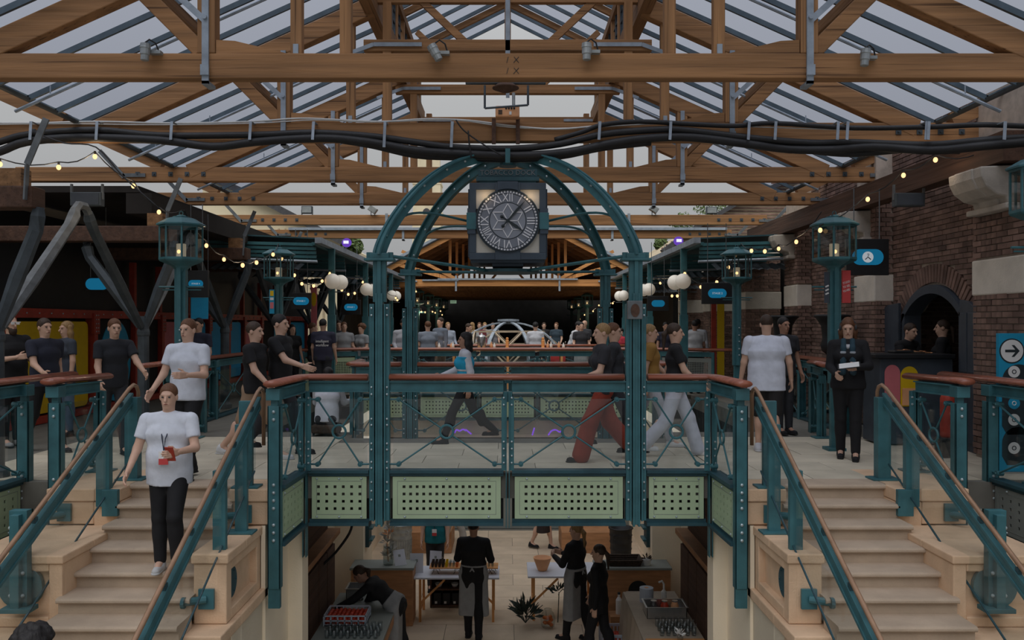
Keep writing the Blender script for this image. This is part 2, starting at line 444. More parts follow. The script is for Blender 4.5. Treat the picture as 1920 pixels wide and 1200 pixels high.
# ---- stairs down towards the camera, one flight each side of the opening
NR, RISE, GO, SY0 = 14, .148, .29, 9.06
XI, XO = 2.85, 4.0
def stair(sx, label):
    st = thing('staircase', (sx * 3.4, 9, 0), label, 'staircase', kind='structure')
    prof_n = [(0, 0), (.02, -.004), (.03, -.018), (.03, -.035), (.02, -.046), (0, -.05)]
    for k in range(NR):
        z = -k * RISE; yf = SY0 - k * GO                                    # nosing line of this step
        mb = MB()
        poly = [(yf + GO + .03, z), (yf, z)] + [(yf - a, z + b) for a, b in prof_n[1:]] + [(yf + .02, z - .05), (yf + .02, z - RISE), (yf + GO + .03, z - RISE)]
        mb.prism(poly, 'x', sx * (XI - .02), sx * (XO + .02))
        mb.build('step', 'step_stone', st)
    # inner parapet: stepped sandstone blocks with copings
    def blk(x0, x1, y0, y1, z0, z1, name='stone_block', m='sandstone', bev=.012):
        return MB().box(sx * x0, sx * x1, y0, y1, z0, z1).build(name, m, st, bevel=bev)
    blk(2.42, 2.87, 8.78, 9.10, -.13, 0, 'coping_stone'); blk(2.42, 2.87, 9.106, 9.35, -.13, 0, 'coping_stone')
    blk(2.44, 2.85, 8.80, 9.30, -.37, -.133); blk(2.44, 2.85, 9.304, 9.74, -.37, -.133)
    for a, b in ((7.72, 8.26), (8.264, 8.9)): blk(2.53, 2.87, a, b, -.47, -.38, 'coping_stone')
    # block with sunk panel on the inner face
    pan = MB()
    y0, y1, z0, z1, xa, xb = 7.74, 8.80, -1.02, -.472, 2.55, 2.85
    r0, r1, s0, s1, dp = y0 + .14, y1 - .12, z0 + .10, z1 - .09, .07
    pan.box(sx * (xa + dp), sx * xb, y0, y1, z0, z1)
    pan.box(sx * xa, sx * (xa + dp + .01), y0, r0, z0, z1).box(sx * xa, sx * (xa + dp + .01), r1, y1, z0, z1)
    pan.box(sx * xa, sx * (xa + dp + .01), r0, r1, z0, s0).box(sx * xa, sx * (xa + dp + .01), r0, r1, s1, z1)
    pan.build('panelled_block', 'sandstone', st, bevel=.01)
    dk = MB().cyl((sx * (xa + dp - .03), 8.02, -.72), (sx * (xa + dp + .01), 8.02, -.72), .145, 24)
    for a in range(6):
        dk.ball((sx * (xa + dp - .03), 8.02 + .11 * math.cos(a * 1.047), -.72 + .11 * math.sin(a * 1.047)), .012, 6, 4)
    dk.build('iron_disc', 'teal_dark', st)
    for a, b in ((7.44, 8.02), (8.024, 8.9)): blk(2.50, 2.90, a, b, -1.13, -1.024, 'coping_stone')
    for a, b in ((7.46, 8.1), (8.104, 8.9)): blk(2.53, 2.88, a, b, -1.75, -1.134)
    blk(2.50, 2.90, 6.7, 8.9, -2.4, -1.754); blk(2.50, 2.90, 5.6, 8.9, LOW, -2.404)
    # outer parapet
    for a, b in ((8.80, 9.30), (9.304, 10.0)): blk(4.26, 4.76, a, b, -.13, 0, 'coping_stone')
    blk(4.0, 4.26, 8.80, 9.3, -.13, 0, 'coping_stone'); blk(4.0, 4.26, 9.304, 10.0, -.13, 0, 'coping_stone')
    blk(4.28, 4.74, 8.82, 10.0, -.37, -.133); blk(4.0, 4.28, 8.82, 10.0, -.5, -.133)
    for a, b in ((7.64, 8.22), (8.224, 8.82)): blk(3.985, 4.90, a, b, -.45, -.375, 'coping_stone')
    pan = MB(); y0, y1, z0, z1, xa, xb = 7.66, 8.82, -1.02, -.452, 4.0, 4.88
    pan.box(sx * xa, sx * xb, y0 + .06, y1, z0, z1)
    pan.box(sx * xa, sx * (xa + .12), y0, y0 + .07, z0, z1).box(sx * (xb - .1), sx * xb, y0, y0 + .07, z0, z1)
    pan.box(sx * (xa + .12), sx * (xb - .1), y0, y0 + .07, z0, z0 + .09).box(sx * (xa + .12), sx * (xb - .1), y0, y0 + .07, z1 - .07, z1)
    pan.build('panelled_block', 'sandstone', st, bevel=.01)
    for a, b in ((7.36, 7.9), (7.904, 8.9)): blk(3.985, 4.92, a, b, -1.13, -1.024, 'coping_stone')
    for k, (a, b) in enumerate(((7.4, 7.95), (7.954, 8.9))): blk(4.0, 4.90, a, b, -1.75, -1.134)
    blk(4.0, 4.92, 6.6, 8.9, -2.4, -1.754); blk(4.0, 4.92, 5.4, 8.9, LOW, -2.404)
    blk(4.0, 4.9, 8.9, 9.6, LOW, -.51, 'stone_core', bev=0); blk(2.56, 2.84, 8.9, 9.5, LOW, -.39, 'stone_core', bev=0)
    return st
stair(-1, 'sandstone flight of steps that the person in white comes down')
stair(1, 'empty sandstone flight of steps below the brick archway')

# plaster walls of the opening beneath the bridge
def wallbox(name, m, *b, bev=0):
    o = MB().box(*b).build(name, m, None, bevel=bev); tag(o, kind='structure'); return o
for s in (-1, 1):
    wallbox('wall_undercroft', 'plaster', s * 2.50, s * 2.545, 8.8, 9.72, LOW, -.38)
    wallbox('wall_undercroft', 'plaster', s * 2.53, s * 2.56, 7.8, 8.8, LOW, -1.135)
    wallbox('wall_undercroft', 'plaster', s * 2.50, s * 2.53, 6.6, 7.8, LOW, -1.76)
    wallbox('wall_undercroft', 'plaster', s * 2.34, s * 2.9, 9.72, 10.0, LOW, -.3)
    wallbox('wall_undercroft', 'plaster', s * 2.9, s * 3.2, 10.0, 20.4, LOW, -.3)
    wallbox('wall_undercroft', 'plaster', s * 2.42, s * 2.95, 14.3, 15.2, LOW, -.3)
    wallbox('wall_undercroft', 'plaster', s * 5.28, s * 5.45, 3.5, 9.4, LOW, -.62)
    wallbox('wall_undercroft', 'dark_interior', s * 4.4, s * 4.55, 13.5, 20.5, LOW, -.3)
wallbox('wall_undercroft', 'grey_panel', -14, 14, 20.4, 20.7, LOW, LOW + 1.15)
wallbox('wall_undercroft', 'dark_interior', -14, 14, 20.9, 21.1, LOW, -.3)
wallbox('wall_undercroft', 'band_stone', -4.4, 4.4, 20.62, 20.9, -1.05, -.62)
# dark timber cupboard fronts along both sides under the bridge
for s in (-1, 1):
    t = thing('timber_cupboard', (s * 2.75, 11.3, LOW), 'dark slatted timber cupboard under the bridge ' + ('beside the tray of tomatoes' if s < 0 else 'beside the draped table'), 'cupboard')
    MB().box(s * 2.62, s * 2.9, 10.02, 12.8, LOW, LOW + 1.75).build('body', 'timber_dark', t)
    for k in range(5):
        MB().box(s * 2.585, s * 2.62, 10.05 + k * .55, 10.57 + k * .55, LOW + .04, LOW + 1.62).build('door', 'timber_dark', t, bevel=.008)
    MB().box(s * 2.52, s * 2.9, 10.0, 12.85, LOW + 1.75, LOW + 1.83).build('shelf', 'ply', t, bevel=.006)
    MB().box(s * 2.7, s * 2.9, 10.02, 12.8, LOW + 1.83, -.32).build('back_panel', 'timber_dark', t)

# ---- side bay on the left: dark boarded ceiling, far wall
wallbox('ceiling', 'black_timber', -13, -5.75, 13.3, 34, 3.75, 3.85)
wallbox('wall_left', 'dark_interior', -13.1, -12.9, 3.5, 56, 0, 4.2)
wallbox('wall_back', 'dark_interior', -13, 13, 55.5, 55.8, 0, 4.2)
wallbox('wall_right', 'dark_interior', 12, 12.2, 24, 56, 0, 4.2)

# ---- brick wall on the right, brick by brick
BW = thing('wall_right', (6.3, 12, 0), kind='structure')
MB().box(6.33, 6.6, 8.0, 11.62, 0, 4.7).build('mortar_bed', 'mortar', BW)
MB().box(6.33, 6.6, 13.62, 18.4, 0, 4.7).build('mortar_bed', 'mortar', BW)
DY0, DY1, DSP, DR = 11.72, 13.52, 1.86, .42       # doorway: jambs, springing, rise of the segmental arch
DC = (DY0 + DY1) / 2
DHW = (DY1 - DY0) / 2
ARC_R = (DHW ** 2 + DR ** 2) / (2 * DR)
def arch_z(y, extra=0.0):
    R = ARC_R + extra; d = y - DC
    return DSP + DR - ARC_R + math.sqrt(max(0.0, R * R - d * d))
mb = MB()
n = 14
for i in range(n):
    ya, yb = 11.62 + 2.0 * i / n, 11.62 + 2.0 * (i + 1) / n
    za, zb = [max(DSP, arch_z(min(max(v, DY0), DY1), .0)) for v in (ya, yb)]
    mb.add([(6.33, ya, za), (6.33, yb, zb), (6.33, yb, 4.7), (6.33, ya, 4.7), (6.6, ya, za), (6.6, yb, zb), (6.6, yb, 4.7), (6.6, ya, 4.7)],
           [(0, 1, 2, 3), (4, 7, 6, 5), (0, 4, 5, 1), (2, 6, 7, 3)])
mb.build('mortar_bed', 'mortar', BW)
BL, BH = .225, .0755
bricks = []            # (apparent size, centre, dims)
def brick_ok(y, z):
    if DY0 - .06 < y < DY1 + .06 and z < DSP + .02: return False
    if DY0 - .30 < y < DY1 + .30 and z > DSP - .05 and z < arch_z(y, .33): return False
    return True
row = 0; z = .04
while z < 4.65:
    y = 8.2 + (BL / 2 if row % 2 else 0); k = 0
    while y < 18.3:
        ln = BL
        if brick_ok(y + ln / 2, z + BH / 2): bricks.append(((y + ln / 2, z + BH / 2), ln, 6.3))
        y += ln; k += 1
    row += 1; z += BH
# pilasters: proud brick piers with a rounded nose, stone bands and corbels
PIL = [(9.9, 11.0), (13.95, 14.75), (17.7, 18.5)]
pier_bricks = []
for pi, (pa, pb) in enumerate(PIL):
    MB().box(6.03, 6.34, pa + .02, pb - .02, 0, 4.6).build('mortar_bed', 'mortar', BW)
    z = .04; row = 0
    while z < 3.8:
        if not (2.05 < z + BH / 2 < 2.52):
            y = pa + (0 if row % 2 else -BL / 2)
            while y < pb:
                a, b = max(y, pa), min(y + BL, pb)
                if b - a > .05: pier_bricks.append((((a + b) / 2, z + BH / 2), b - a, 6.0))
                y += BL
            # bricks of the face that looks towards the camera
            for j in range(2):
                xa = 6.0 + (0 if row % 2 else -.08) + j * .17
                a, b = max(6.005, xa), min(6.34, xa + .17)
                if b - a > .04: pier_bricks.append((((a + b) / 2, z + BH / 2), b - a, ('f', pa)))
        z += BH; row += 1
    MB().box(5.985, 6.36, pa - .015, pb + .015, 2.06, 2.51).build('stone_band', 'band_stone', BW, bevel=.02)
allb = bricks + pier_bricks
def app(b):
    (u, zz), ln, kind = b
    y = u if not isinstance(kind, tuple) else kind[1]
    x = 952 + FPX * 6.3 / y; py = 606 - FPX * (zz - EYE) / y
    vis = x < 1925 and -5 < py < 720
    return (ln / y) * (2.0 if isinstance(kind, tuple) else 6.3 / y) if vis else -1
allb.sort(key=app, reverse=True)
protos = {}
def brick_mesh(kind):
    if kind not in protos:
        mb = MB()
        if kind == 'w': mb.box(-.035, .03, -.5, .5, -BH / 2 + .0065, BH / 2 - .0065)
        else: mb.box(-.5, .5, -.025, .03, -BH / 2 + .0065, BH / 2 - .0065)
        me = bpy.data.meshes.new('brick'); me.from_pydata(mb.v, [], mb.f); me.materials.append(MATS['brick']); protos[kind] = me
    return protos[kind]
rest = MB()
for i, ((u, zz), ln, kind) in enumerate(allb):
    face = isinstance(kind, tuple)
    if not face and kind > 6.2: jit = random.uniform(-.004, .004)
    else: jit = random.uniform(-.006, .006)
    if i < 300:
        o = bpy.data.objects.new('brick', brick_mesh('f' if face else 'w')); col.objects.link(o); o.parent = BW
        if face: o.location = (u - 6.3, kind[1] - .005 + jit - 12, zz); o.scale = (ln - .016, 1, 1)
        else: o.location = (kind + .03 + jit - 6.3, u - 12, zz); o.scale = (1, ln - .016, 1)
    else:
        h = BH / 2 - .0065; l = ln / 2 - .008
        if face: rest.box(u - l, u + l, kind[1] - .03 + jit, kind[1] + .025, zz - h, zz + h)
        else: rest.box(kind - .005 + jit, kind + .06, u - l, u + l, zz - h, zz + h)
tag(rest.build('brick_courses', 'brick', BW, fixn=False), kind='stuff')
# brick-on-edge arch ring round the doorway
nv = 27
for i in range(nv):
    a0 = math.asin((DHW + .10) / (ARC_R + .1)) * (2 * (i + .5) / nv - 1)
    R0 = ARC_R + .03
    c = Vector((6.3, DC + math.sin(a0) * (R0 + .14), DSP + DR - ARC_R + math.cos(a0) * (R0 + .14)))
    d = Vector((0, math.sin(a0), math.cos(a0)))
    MB().bar(c - d * .135 + Vector((.02, 0, 0)), c + d * .135 + Vector((.02, 0, 0)), .06, .075, up=(1, 0, 0)).build('arch_brick', 'brick', BW)
for (pa, pb) in PIL:                                   # white stone corbels under the valley beams
    mb = MB()
    prof = [(6.05, 3.12), (5.90, 3.12), (5.88, 3.20), (5.76, 3.23), (5.64, 3.32), (5.58, 3.44), (5.57, 3.56), (6.05, 3.58)]
    mb.prism(prof, 'y', pa + .15, pb - .2)
    mb.build('stone_corbel', 'corbel_stone', BW, bevel=.02)
    MB().prism([(u - .02 * (u < 6.0), v + .0) for u, v in prof], 'y', pa + .32, pb - .37).build('corbel_scroll', 'corbel_stone', BW, bevel=.02)
    MB().box(5.84, 6.05, pa + .1, pb - .12, 3.06, 3.13).build('corbel_abacus', 'corbel_stone', BW, bevel=.015)

# doorway: charcoal timber frame, open shutters, room behind
D = thing('door_1', (6.4, DC, 0), kind='structure')
mb = MB(); n = 20
for i in range(n):
    ya, yb = DY0 + (DY1 - DY0) * i / n, DY0 + (DY1 - DY0) * (i + 1) / n
    q = [(6.24, ya, arch_z(ya)), (6.24, yb, arch_z(yb)), (6.24, yb, arch_z(yb) - .13), (6.24, ya, arch_z(ya) - .13)]
    mb.add(q + [(6.5, y_, z_) for _, y_, z_ in q], [(0, 1, 2, 3), (4, 7, 6, 5), (0, 4, 5, 1), (2, 6, 7, 3)])
mb.box(6.24, 6.5, DY0, DY0 + .09, 0, DSP).box(6.24, 6.5, DY1 - .09, DY1, 0, DSP)
mb.build('door_frame', 'charcoal_paint', D)
def shutter(y_h, ang, flip):
    w_ = .62
    mb = MB(); top = []
    mb.prism([(0, .0), (w_, .0), (w_, DSP + (.02 if not flip else .02)), (w_ * .5, DSP + .14), (0, DSP + .17)], 'y', -.025, .025)
    for zz0, zz1 in ((.12, .95), (1.05, 1.85)):
        for xa in (.06, .34):
            mb.box(xa, xa + .22, -.04, -.02, zz0, zz1)
    M = Matrix.Translation((6.22, y_h, 0)) @ Matrix.Rotation(ang, 4, 'Z')
    mb.xf(M).build('door_leaf', 'charcoal_paint', D, bevel=.006)
shutter(DY1 + .02, math.radians(97), False)
shutter(DY0 - .02, math.radians(261), True)
room = thing('wall_cloakroom', (8, 12.5, 0), kind='structure')
MB().box(6.6, 9.4, 14.3, 14.4, 0, 3).box(9.4, 9.5, 10.5, 14.4, 0, 3).box(6.6, 9.4, 10.5, 10.6, 0, 3).build('mortar_bed', 'mortar', room)
MB().box(6.6, 9.5, 10.5, 14.4, 2.9, 3.0).build('ceiling_board', 'timber_dark', room)
MB().box(6.6, 9.5, 10.5, 14.4, -.1, 0).build('floor_board', 'dark_interior', room)
mb = MB(); z = .02; row = 0
while z < 2.6:
    y = 10.65 + (.112 if row % 2 else 0)
    while y < 14.2: mb.box(9.37, 9.41, y, y + .215, z, z + .066); y += .225
    x = 6.65 + (.112 if row % 2 else 0)
    while x < 9.3: mb.box(x, x + .215, 14.27, 14.31, z, z + .066); x += .225
    z += .0755; row += 1
tag(mb.build('brick_courses', 'brick', room, fixn=False), kind='stuff')

# far right: shop wall between the piers, yellow banner reveal
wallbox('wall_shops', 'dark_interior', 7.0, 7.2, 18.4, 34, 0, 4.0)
for k, y in enumerate((21.6, 25.4, 29.2)):
    P_ = thing('brick_pier', (6.3, y, 0), 'brick pier with a white stone band, number %s beyond the arched doorway' % ('three', 'four', 'five')[k], 'pier')
    MB().box(6.05, 6.9, y, y + .85, 0, 3.4).build('mortar_bed', 'mortar', P_)
    mb = MB(); z = .03; row = 0
    while z < 3.3:
        if not 2.05 < z < 2.5:
            yy = y + (0 if row % 2 else -.1)
            while yy < y + .84:
                a, b = max(yy, y), min(yy + .215, y + .85); mb.box(6.02, 6.06, a, b - .01, z, z + .066); yy += .225
            xx = 6.03 + (0 if row % 2 else -.1)
            while xx < 6.9:
                a, b = max(xx, 6.03), min(xx + .215, 6.9); mb.box(a, b - .01, y - .03, y + .01, z, z + .066); xx += .225
        z += .0755; row += 1
    tag(mb.build('brick_courses', 'brick', P_, fixn=False), kind='stuff')
    MB().box(6.0, 6.92, y - .04, y + .88, 2.06, 2.5).build('stone_band', 'band_stone', P_, bevel=.02)
    MB().prism([(6.1, 3.3), (5.8, 3.4), (5.55, 3.55), (5.55, 3.75), (6.9, 3.75), (6.9, 3.3)], 'y', y + .05, y + .8).build('stone_corbel', 'band_stone', P_)

# ================================================================== roof over the near hall
# valley gutters between the hall roof and the neighbouring roofs
def ZG(x): return 4.60 + .45 * (4.75 - abs(x))           # glazing plane
VX = 5.5
SILL = 1.75                                               # foot of the raised roof lantern
roof = thing('ceiling', (0, 11, 4.5), kind='structure')
bar_y = [4.4 + .6 * i for i in range(22)]                 # glazing bars every 0.6 m, the glass stops near the fourth truss
pane_me = {}
for s in (-1, 1):
    for i, y in enumerate(bar_y):
        MB().bar((s * VX, y, ZG(VX) + .03), (s * (SILL - .05), y, ZG(SILL - .05) + .03), .034, .06).build('glazing_bar', 'glazing_bar', roof)
        if i < len(bar_y) - 1:
            a, b = (s * VX, ZG(VX) + .06), (s * SILL, ZG(SILL) + .06)
            mb = MB().add([(a[0], y + .02, a[1]), (b[0], y + .02, b[1]), (b[0], y + .58, b[1]), (a[0], y + .58, a[1]),
                           (a[0], y + .02, a[1] + .008), (b[0], y + .02, b[1] + .008), (b[0], y + .58, b[1] + .008), (a[0], y + .58, a[1] + .008)],
                          [(0, 3, 2, 1), (4, 5, 6, 7), (0, 1, 5, 4), (1, 2, 6, 5), (2, 3, 7, 6), (3, 0, 4, 7)])
            mb.build('pane', 'roof_glass', roof)
    # second roof beyond the valley rises outwards
    for i, y in enumerate(bar_y):
        if i % 1 == 0:
            MB().bar((s * VX, y, ZG(VX) + .03), (s * 8.6, y, ZG(VX) + .03 + .45 * 3.1), .034, .06).build('glazing_bar', 'glazing_bar', roof)
        if i < len(bar_y) - 1:
            x0, x1, z0, z1 = s * (VX + .1), s * 8.6, ZG(VX) + .1, ZG(VX) + .06 + .45 * 3.1
            MB().add([(x0, y + .02, z0), (x1, y + .02, z1), (x1, y + .58, z1), (x0, y + .58, z0), (x0, y + .02, z0 + .008), (x1, y + .02, z1 + .008), (x1, y + .58, z1 + .008), (x0, y + .58, z0 + .008)],
                     [(0, 3, 2, 1), (4, 5, 6, 7), (0, 1, 5, 4), (1, 2, 6, 5), (2, 3, 7, 6), (3, 0, 4, 7)]).build('pane', 'roof_glass', roof)
    # thin pipe rails hung under the glass, purlin
    MB().bar((s * 3.55, 4.4, ZG(3.55) - .09), (s * 3.55, 17.2, ZG(3.55) - .09), .09, .12).build('purlin', 'timber_y', roof)
    for j, y in enumerate((5.3, 7.0, 9.7, 12.6, 15.4)):
        mb = MB().tube([(s * 5.6, y, ZG(5.6) - .10), (s * 2.2, y, ZG(2.2) - .10)], .02, 6)
        for xx in (2.8, 3.6, 4.4, 5.2): mb.tube([(s * xx, y, ZG(xx) - .1), (s * xx, y, ZG(xx) + .02)], .008, 4)
        mb.build('sprinkler_pipe', 'iron_strap', roof)
    # lead valley gutter and the longitudinal beams beneath
    MB().prism([(s * (VX - .03), ZG(VX) + .03), (s * (VX - .015), ZG(VX) + .0), (s * (VX + .04), ZG(VX) + .0), (s * (VX + .06), ZG(VX) + .04), (s * (VX + .05), ZG(VX) + .04), (s * (VX + .035), ZG(VX) + .015), (s * (VX - .01), ZG(VX) + .015)], 'y', 4.4, 17.2).build('valley_gutter', 'iron_dark', roof)
    # roof lantern: sill beam, glazed side with small panes, little pitched roof
    MB().box(s * (SILL - .08), s * (SILL + .08), 4.4, 17.2, ZG(SILL) - .28, ZG(SILL) + .02).build('lantern_sill', 'timber_y', roof)
    MB().box(s * (SILL - .06), s * (SILL + .06), 4.4, 17.2, ZG(SILL) + .72, ZG(SILL) + .86).build('lantern_plate', 'timber_y', roof)
    mbp = MB()
    for j in range(43):
        y = 4.45 + j * .3
        MB().box(s * (SILL - .02), s * (SILL + .02), y - .012, y + .012, ZG(SILL) + .02, ZG(SILL) + .72).build('glazing_bar', 'iron_dark', roof)
    for q in (.2, .38, .55):
        MB().box(s * (SILL - .012), s * (SILL + .012), 4.4, 17.2, ZG(SILL) + q - .008, ZG(SILL) + q + .008).build('glazing_bar', 'iron_dark', roof)
    MB().box(s * SILL - .003, s * SILL + .003, 4.4, 17.2, ZG(SILL) + .02, ZG(SILL) + .72).build('pane', 'roof_glass', roof)
    for j in range(15):
        y = 4.7 + j * .85
        MB().box(s * (SILL - .05), s * (SILL + .05), y - .05, y + .05, ZG(SILL), ZG(SILL) + .75).build('lantern_post', 'timber_z', roof)
    zl = ZG(SILL) + .86
    for j in range(22):
        y = 4.4 + j * .6
        if j % 3 == 1: MB().bar((s * (SILL + .1), y + .1, zl - .05), (0, y + .1, zl + .86), .07, .1).build('lantern_rafter', 'timber_x', roof)
        MB().bar((s * (SILL + .15), y, zl), (0, y, zl + .95), .034, .06).build('glazing_bar', 'glazing_bar', roof)
        if j < 21:
            MB().add([(s * (SILL + .15), y + .02, zl + .03), (0, y + .02, zl + .98), (0, y + .58, zl + .98), (s * (SILL + .15), y + .58, zl + .03),
                      (s * (SILL + .15), y + .02, zl + .04), (0, y + .02, zl + .99), (0, y + .58, zl + .99), (s * (SILL + .15), y + .58, zl + .04)],
                     [(0, 3, 2, 1), (4, 5, 6, 7), (0, 1, 5, 4), (1, 2, 6, 5), (2, 3, 7, 6), (3, 0, 4, 7)]).build('pane', 'roof_glass', roof)
MB().box(-.06, .06, 4.4, 17.2, ZG(SILL) + 1.75, ZG(SILL) + 1.9).build('ridge_beam', 'timber_y', roof)

# same roof carried on unseen over the camera, added to dim the front
for s in (-1, 1):
    MB().add([(s * VX, -5, ZG(VX) + .06), (s * .1, -5, ZG(.1) + .06), (s * .1, 4.38, ZG(.1) + .06), (s * VX, 4.38, ZG(VX) + .06)], [(0, 1, 2, 3)]).build('pane', 'roof_glass', roof)
    for y in (-4.2, -1.4, 1.4, 4.2):
        MB().bar((s * 5.25, y, ZG(5.25) - .17), (s * .1, y, ZG(.1) - .17), .16, .23).build('rafter', 'timber_x', roof)

# ---- trusses
TY = [8.19, 11.0, 14.1, 16.85, 20.3, 23.5]
ZT, ZB = 4.28, 4.04                                       # tie beam top and bottom
NAMES = ['nearest big timber roof truss with four grey spotlights along its tie beam',
         'timber roof truss whose tie beam carries the bundle of black hoses',
         'timber roof truss just behind the crown of the clock frame',
         'timber roof truss behind the top of the clock face',
         'bare timber tie beam crossing the open sky behind the clock dial',
         'farthest timber tie beam with a grey gutter along its top']
def strap_q(mb, s, y, x, zt):
    mb.box(s * x - .032, s * x + .032, y - .1, y - .078, ZB - .06, zt)
    mb.box(s * x - .032, s * x + .032, y - .1, y + .1, ZB - .062, ZB - .03)
for ti, y in enumerate(TY):
    T = thing('roof_truss', (0, y, ZB), NAMES[ti], 'truss')
    half = 6.6 if ti else 6.2
    lx = {2: -8.1, 3: -8.0, 4: -7.6, 5: -7.6}.get(ti, -half); rx = 6.15 if ti >= 1 else half
    d_ = .075
    MB().box(lx, rx, y - d_, y + d_, ZB, ZT).build('tie_beam', 'timber_x', T, bevel=.012)
    full = ti < 4
    for s in (-1, 1):
        if full:
            # principal rafter and strut
            p0 = Vector((s * 5.25, y, ZG(5.25) - .17)); p1 = Vector((s * SILL, y, ZG(SILL) - .17))
            MB().bar(p0, p1, .16, .23).build('rafter', 'timber_x', T, bevel=.01)
            MB().bar((s * 2.93, y, ZT + .03), (s * 3.56, y, ZT + .66), .12, .15).build('strut', 'timber_x', T, bevel=.01)
            MB().bar((s * 2.87, y - .09, ZT + .30), (s * 3.42, y - .09, ZT + .80), .018, .06).build('iron_strap', 'iron_strap', T)
            # queen post with its iron strap
            MB().box(s * 2.87 - .085, s * 2.87 + .085, y - d_, y + d_, ZT, ZG(2.87) - .2).build('queen_post', 'timber_z', T, bevel=.01)
            mb = MB(); strap_q(mb, s, y, 2.87, ZG(2.87) - .25); mb.box(s * 2.87 - .04, s * 2.87 + .04, y - .12, y - .1, ZB + .02, ZB + .12)
            mb.cyl((s * 2.87, y - .125, ZT + .33), (s * 2.87, y - .09, ZT + .33), .022, 8)
            mb.build('iron_strap', 'iron_strap', T)
            # wedge cleat beside the queen post
            MB().prism([(s * 2.78, ZT), (s * 2.78, ZT + .13), (s * 2.60, ZT + .12), (s * 2.1, ZT)], 'y', y - .06, y + .06).build('cleat', 'timber_x', T)
            # slim hangers
            for xh in (2.02, 1.55):
                MB().box(s * xh - .055, s * xh + .055, y - .05, y + .05, ZT, ZG(xh) - .2).build('hanger_post', 'timber_z', T, bevel=.006)
            mb = MB().box(s * 2.02 - .025, s * 2.02 + .025, y - .065, y - .05, ZT, ZT + .09); mb.build('iron_shoe', 'iron_strap', T)
            # rafter of the neighbouring roof
            MB().bar((s * 5.7, y, ZT + .03), (s * 8.4, y, ZT + .03 + .45 * 2.7), .14, .2).build('rafter', 'timber_x', T)
        else:
            mb = MB(); strap_q(mb, s, y, 2.87, ZT + .03); mb.build('iron_strap', 'iron_strap', T)
        # bolts of the scarf joint towards the wall
        mb = MB()
        for k in range(5):
            xx = s * (5.0 + k * .27); mb.box(xx - .035, xx + .035, y - d_ - .012, y - d_, (ZT + ZB) / 2 - .035, (ZT + ZB) / 2 + .035)
            mb.cyl((xx, y - d_ - .03, (ZT + ZB) / 2), (xx, y - d_, (ZT + ZB) / 2), .016, 6)
        if ti >= 1: tag(mb.build('bolts', 'iron_dark', T), kind='stuff')
        if ti >= 2: MB().bar((s * 6.3, y - .09, ZB + .07), (s * 6.7, y - .09, ZB + .5), .02, .07).bar((s * 5.95, y - .09, ZB + .1), (s * 6.32, y - .09, ZB + .1), .02, .06).build('iron_bracket', 'iron_grey', T)
    if full:
        zc = {0: 5.30, 1: 5.28, 2: 5.57, 3: 5.70}[ti]
        MB().box(-1.85, 1.85, y - .06, y + .06, zc - .08, zc + .07).build('collar_beam', 'timber_x', T, bevel=.008)
        for s in (-1, 1):
            mb = MB().bar((s * 2.15, y - .075, zc - .16), (s * 1.72, y - .075, zc), .014, .05).bar((s * 1.72, y - .075, zc), (s * 1.1, y - .075, zc), .014, .05)
            mb.build('iron_strap', 'iron_strap', T)
        if ti in (1, 2):
            zl = ZG(SILL) + .1
            MB().box(-.04, .04, y - .04, y + .04, zc, ZG(SILL) + 1.8).build('king_post', 'timber_z', T)
            MB().box(-.03, .03, y - .06, y - .045, zc - .15, ZG(SILL) + 1.5).build('iron_strap', 'iron_strap', T)
            for s in (-1, 1):
                MB().bar((s * .55, y, zc + .05), (s * 1.5, y, zc + .95), .06, .09).build('brace', 'timber_x', T)
            MB().box(-1.7, 1.7, y - .045, y + .045, zc + .55, zc + .66).build('collar_beam', 'timber_x', T)
    if ti == 0:                                           # carpenter's marks cut into the beam
        for zz in (4.215, 4.11):
            for p, q in (((-.01, -.028), (.005, .028)), ((.055, -.028), (.105, .028)), ((.105, -.028), (.06, .028))):
                MB().bar((p[0], y - .0765, zz + p[1]), (q[0], y - .0765, zz + q[1]), .004, .007, up=(0, 1, 0)).build('carved_mark', 'ink', T)
    if ti == 5:
        MB().box(-6, 6, y - .16, y - .07, ZT - .02, ZT + .05).build('gutter', 'iron_strap', T)
# ================================================================== clock frame (four columns, four ribs)
frame = thing('iron_dome', (CX, CY, 0), 'tall teal iron dome frame of four columns and curved ribs over the bridge', 'dome')
CW = 1.463
CAPZ = 2.42
def column(x, y, zb):
    c = MB()
    c.box(x - .075, x + .075, y - .045, y + .045, 1.95, CAPZ).box(x - .022, x + .022, y - .08, y + .08, zb + .02, CAPZ)
    c.box(x - .042, x - .018, y - .09, y + .05, zb, 2.05).box(x + .018, x + .042, y - .09, y + .05, zb, 2.05)
    o = c.build('column', 'teal', frame, bevel=.004)
    for s in (-1, 1):
        MB().box(x + s * .055, x + s * .115, y - .05, y + .05, zb + .06, 1.93).box(x + s * .055, x + s * .072, y - .085, y + .05, zb + .06, 1.93).build('flange_plate', 'teal', o, bevel=.003)
    for z in (1.55, .9, .35):
        MB().box(x - .06, x + .06, y - .03, y + .03, z - .05, z + .05).build('spacer', 'teal_dark', o)
    b = MB()
    for z in (1.88, 1.80, .98, .90, .62, .55, .34, .27, .13, .06, -.1, -.2, -.3):
        if z < zb: continue
        for s in (-1, 1): b.ball((x + s * .088, y - .055, z), .015, 6, 4)
    tag(b.build('bolts', 'bolt_steel', o), kind='stuff')
    MB().box(x - .17, x + .17, y - .10, y + .10, CAPZ, CAPZ + .03).box(x - .11, x + .11, y - .06, y + .06, CAPZ + .03, CAPZ + .09).build('cap_plate', 'teal', o, bevel=.006)
    for s in (-1, 1):
        MB().box(x + s * .09, x + s * .15, y - .03, y + .03, CAPZ + .02, CAPZ + .10).build('lug', 'teal', o)
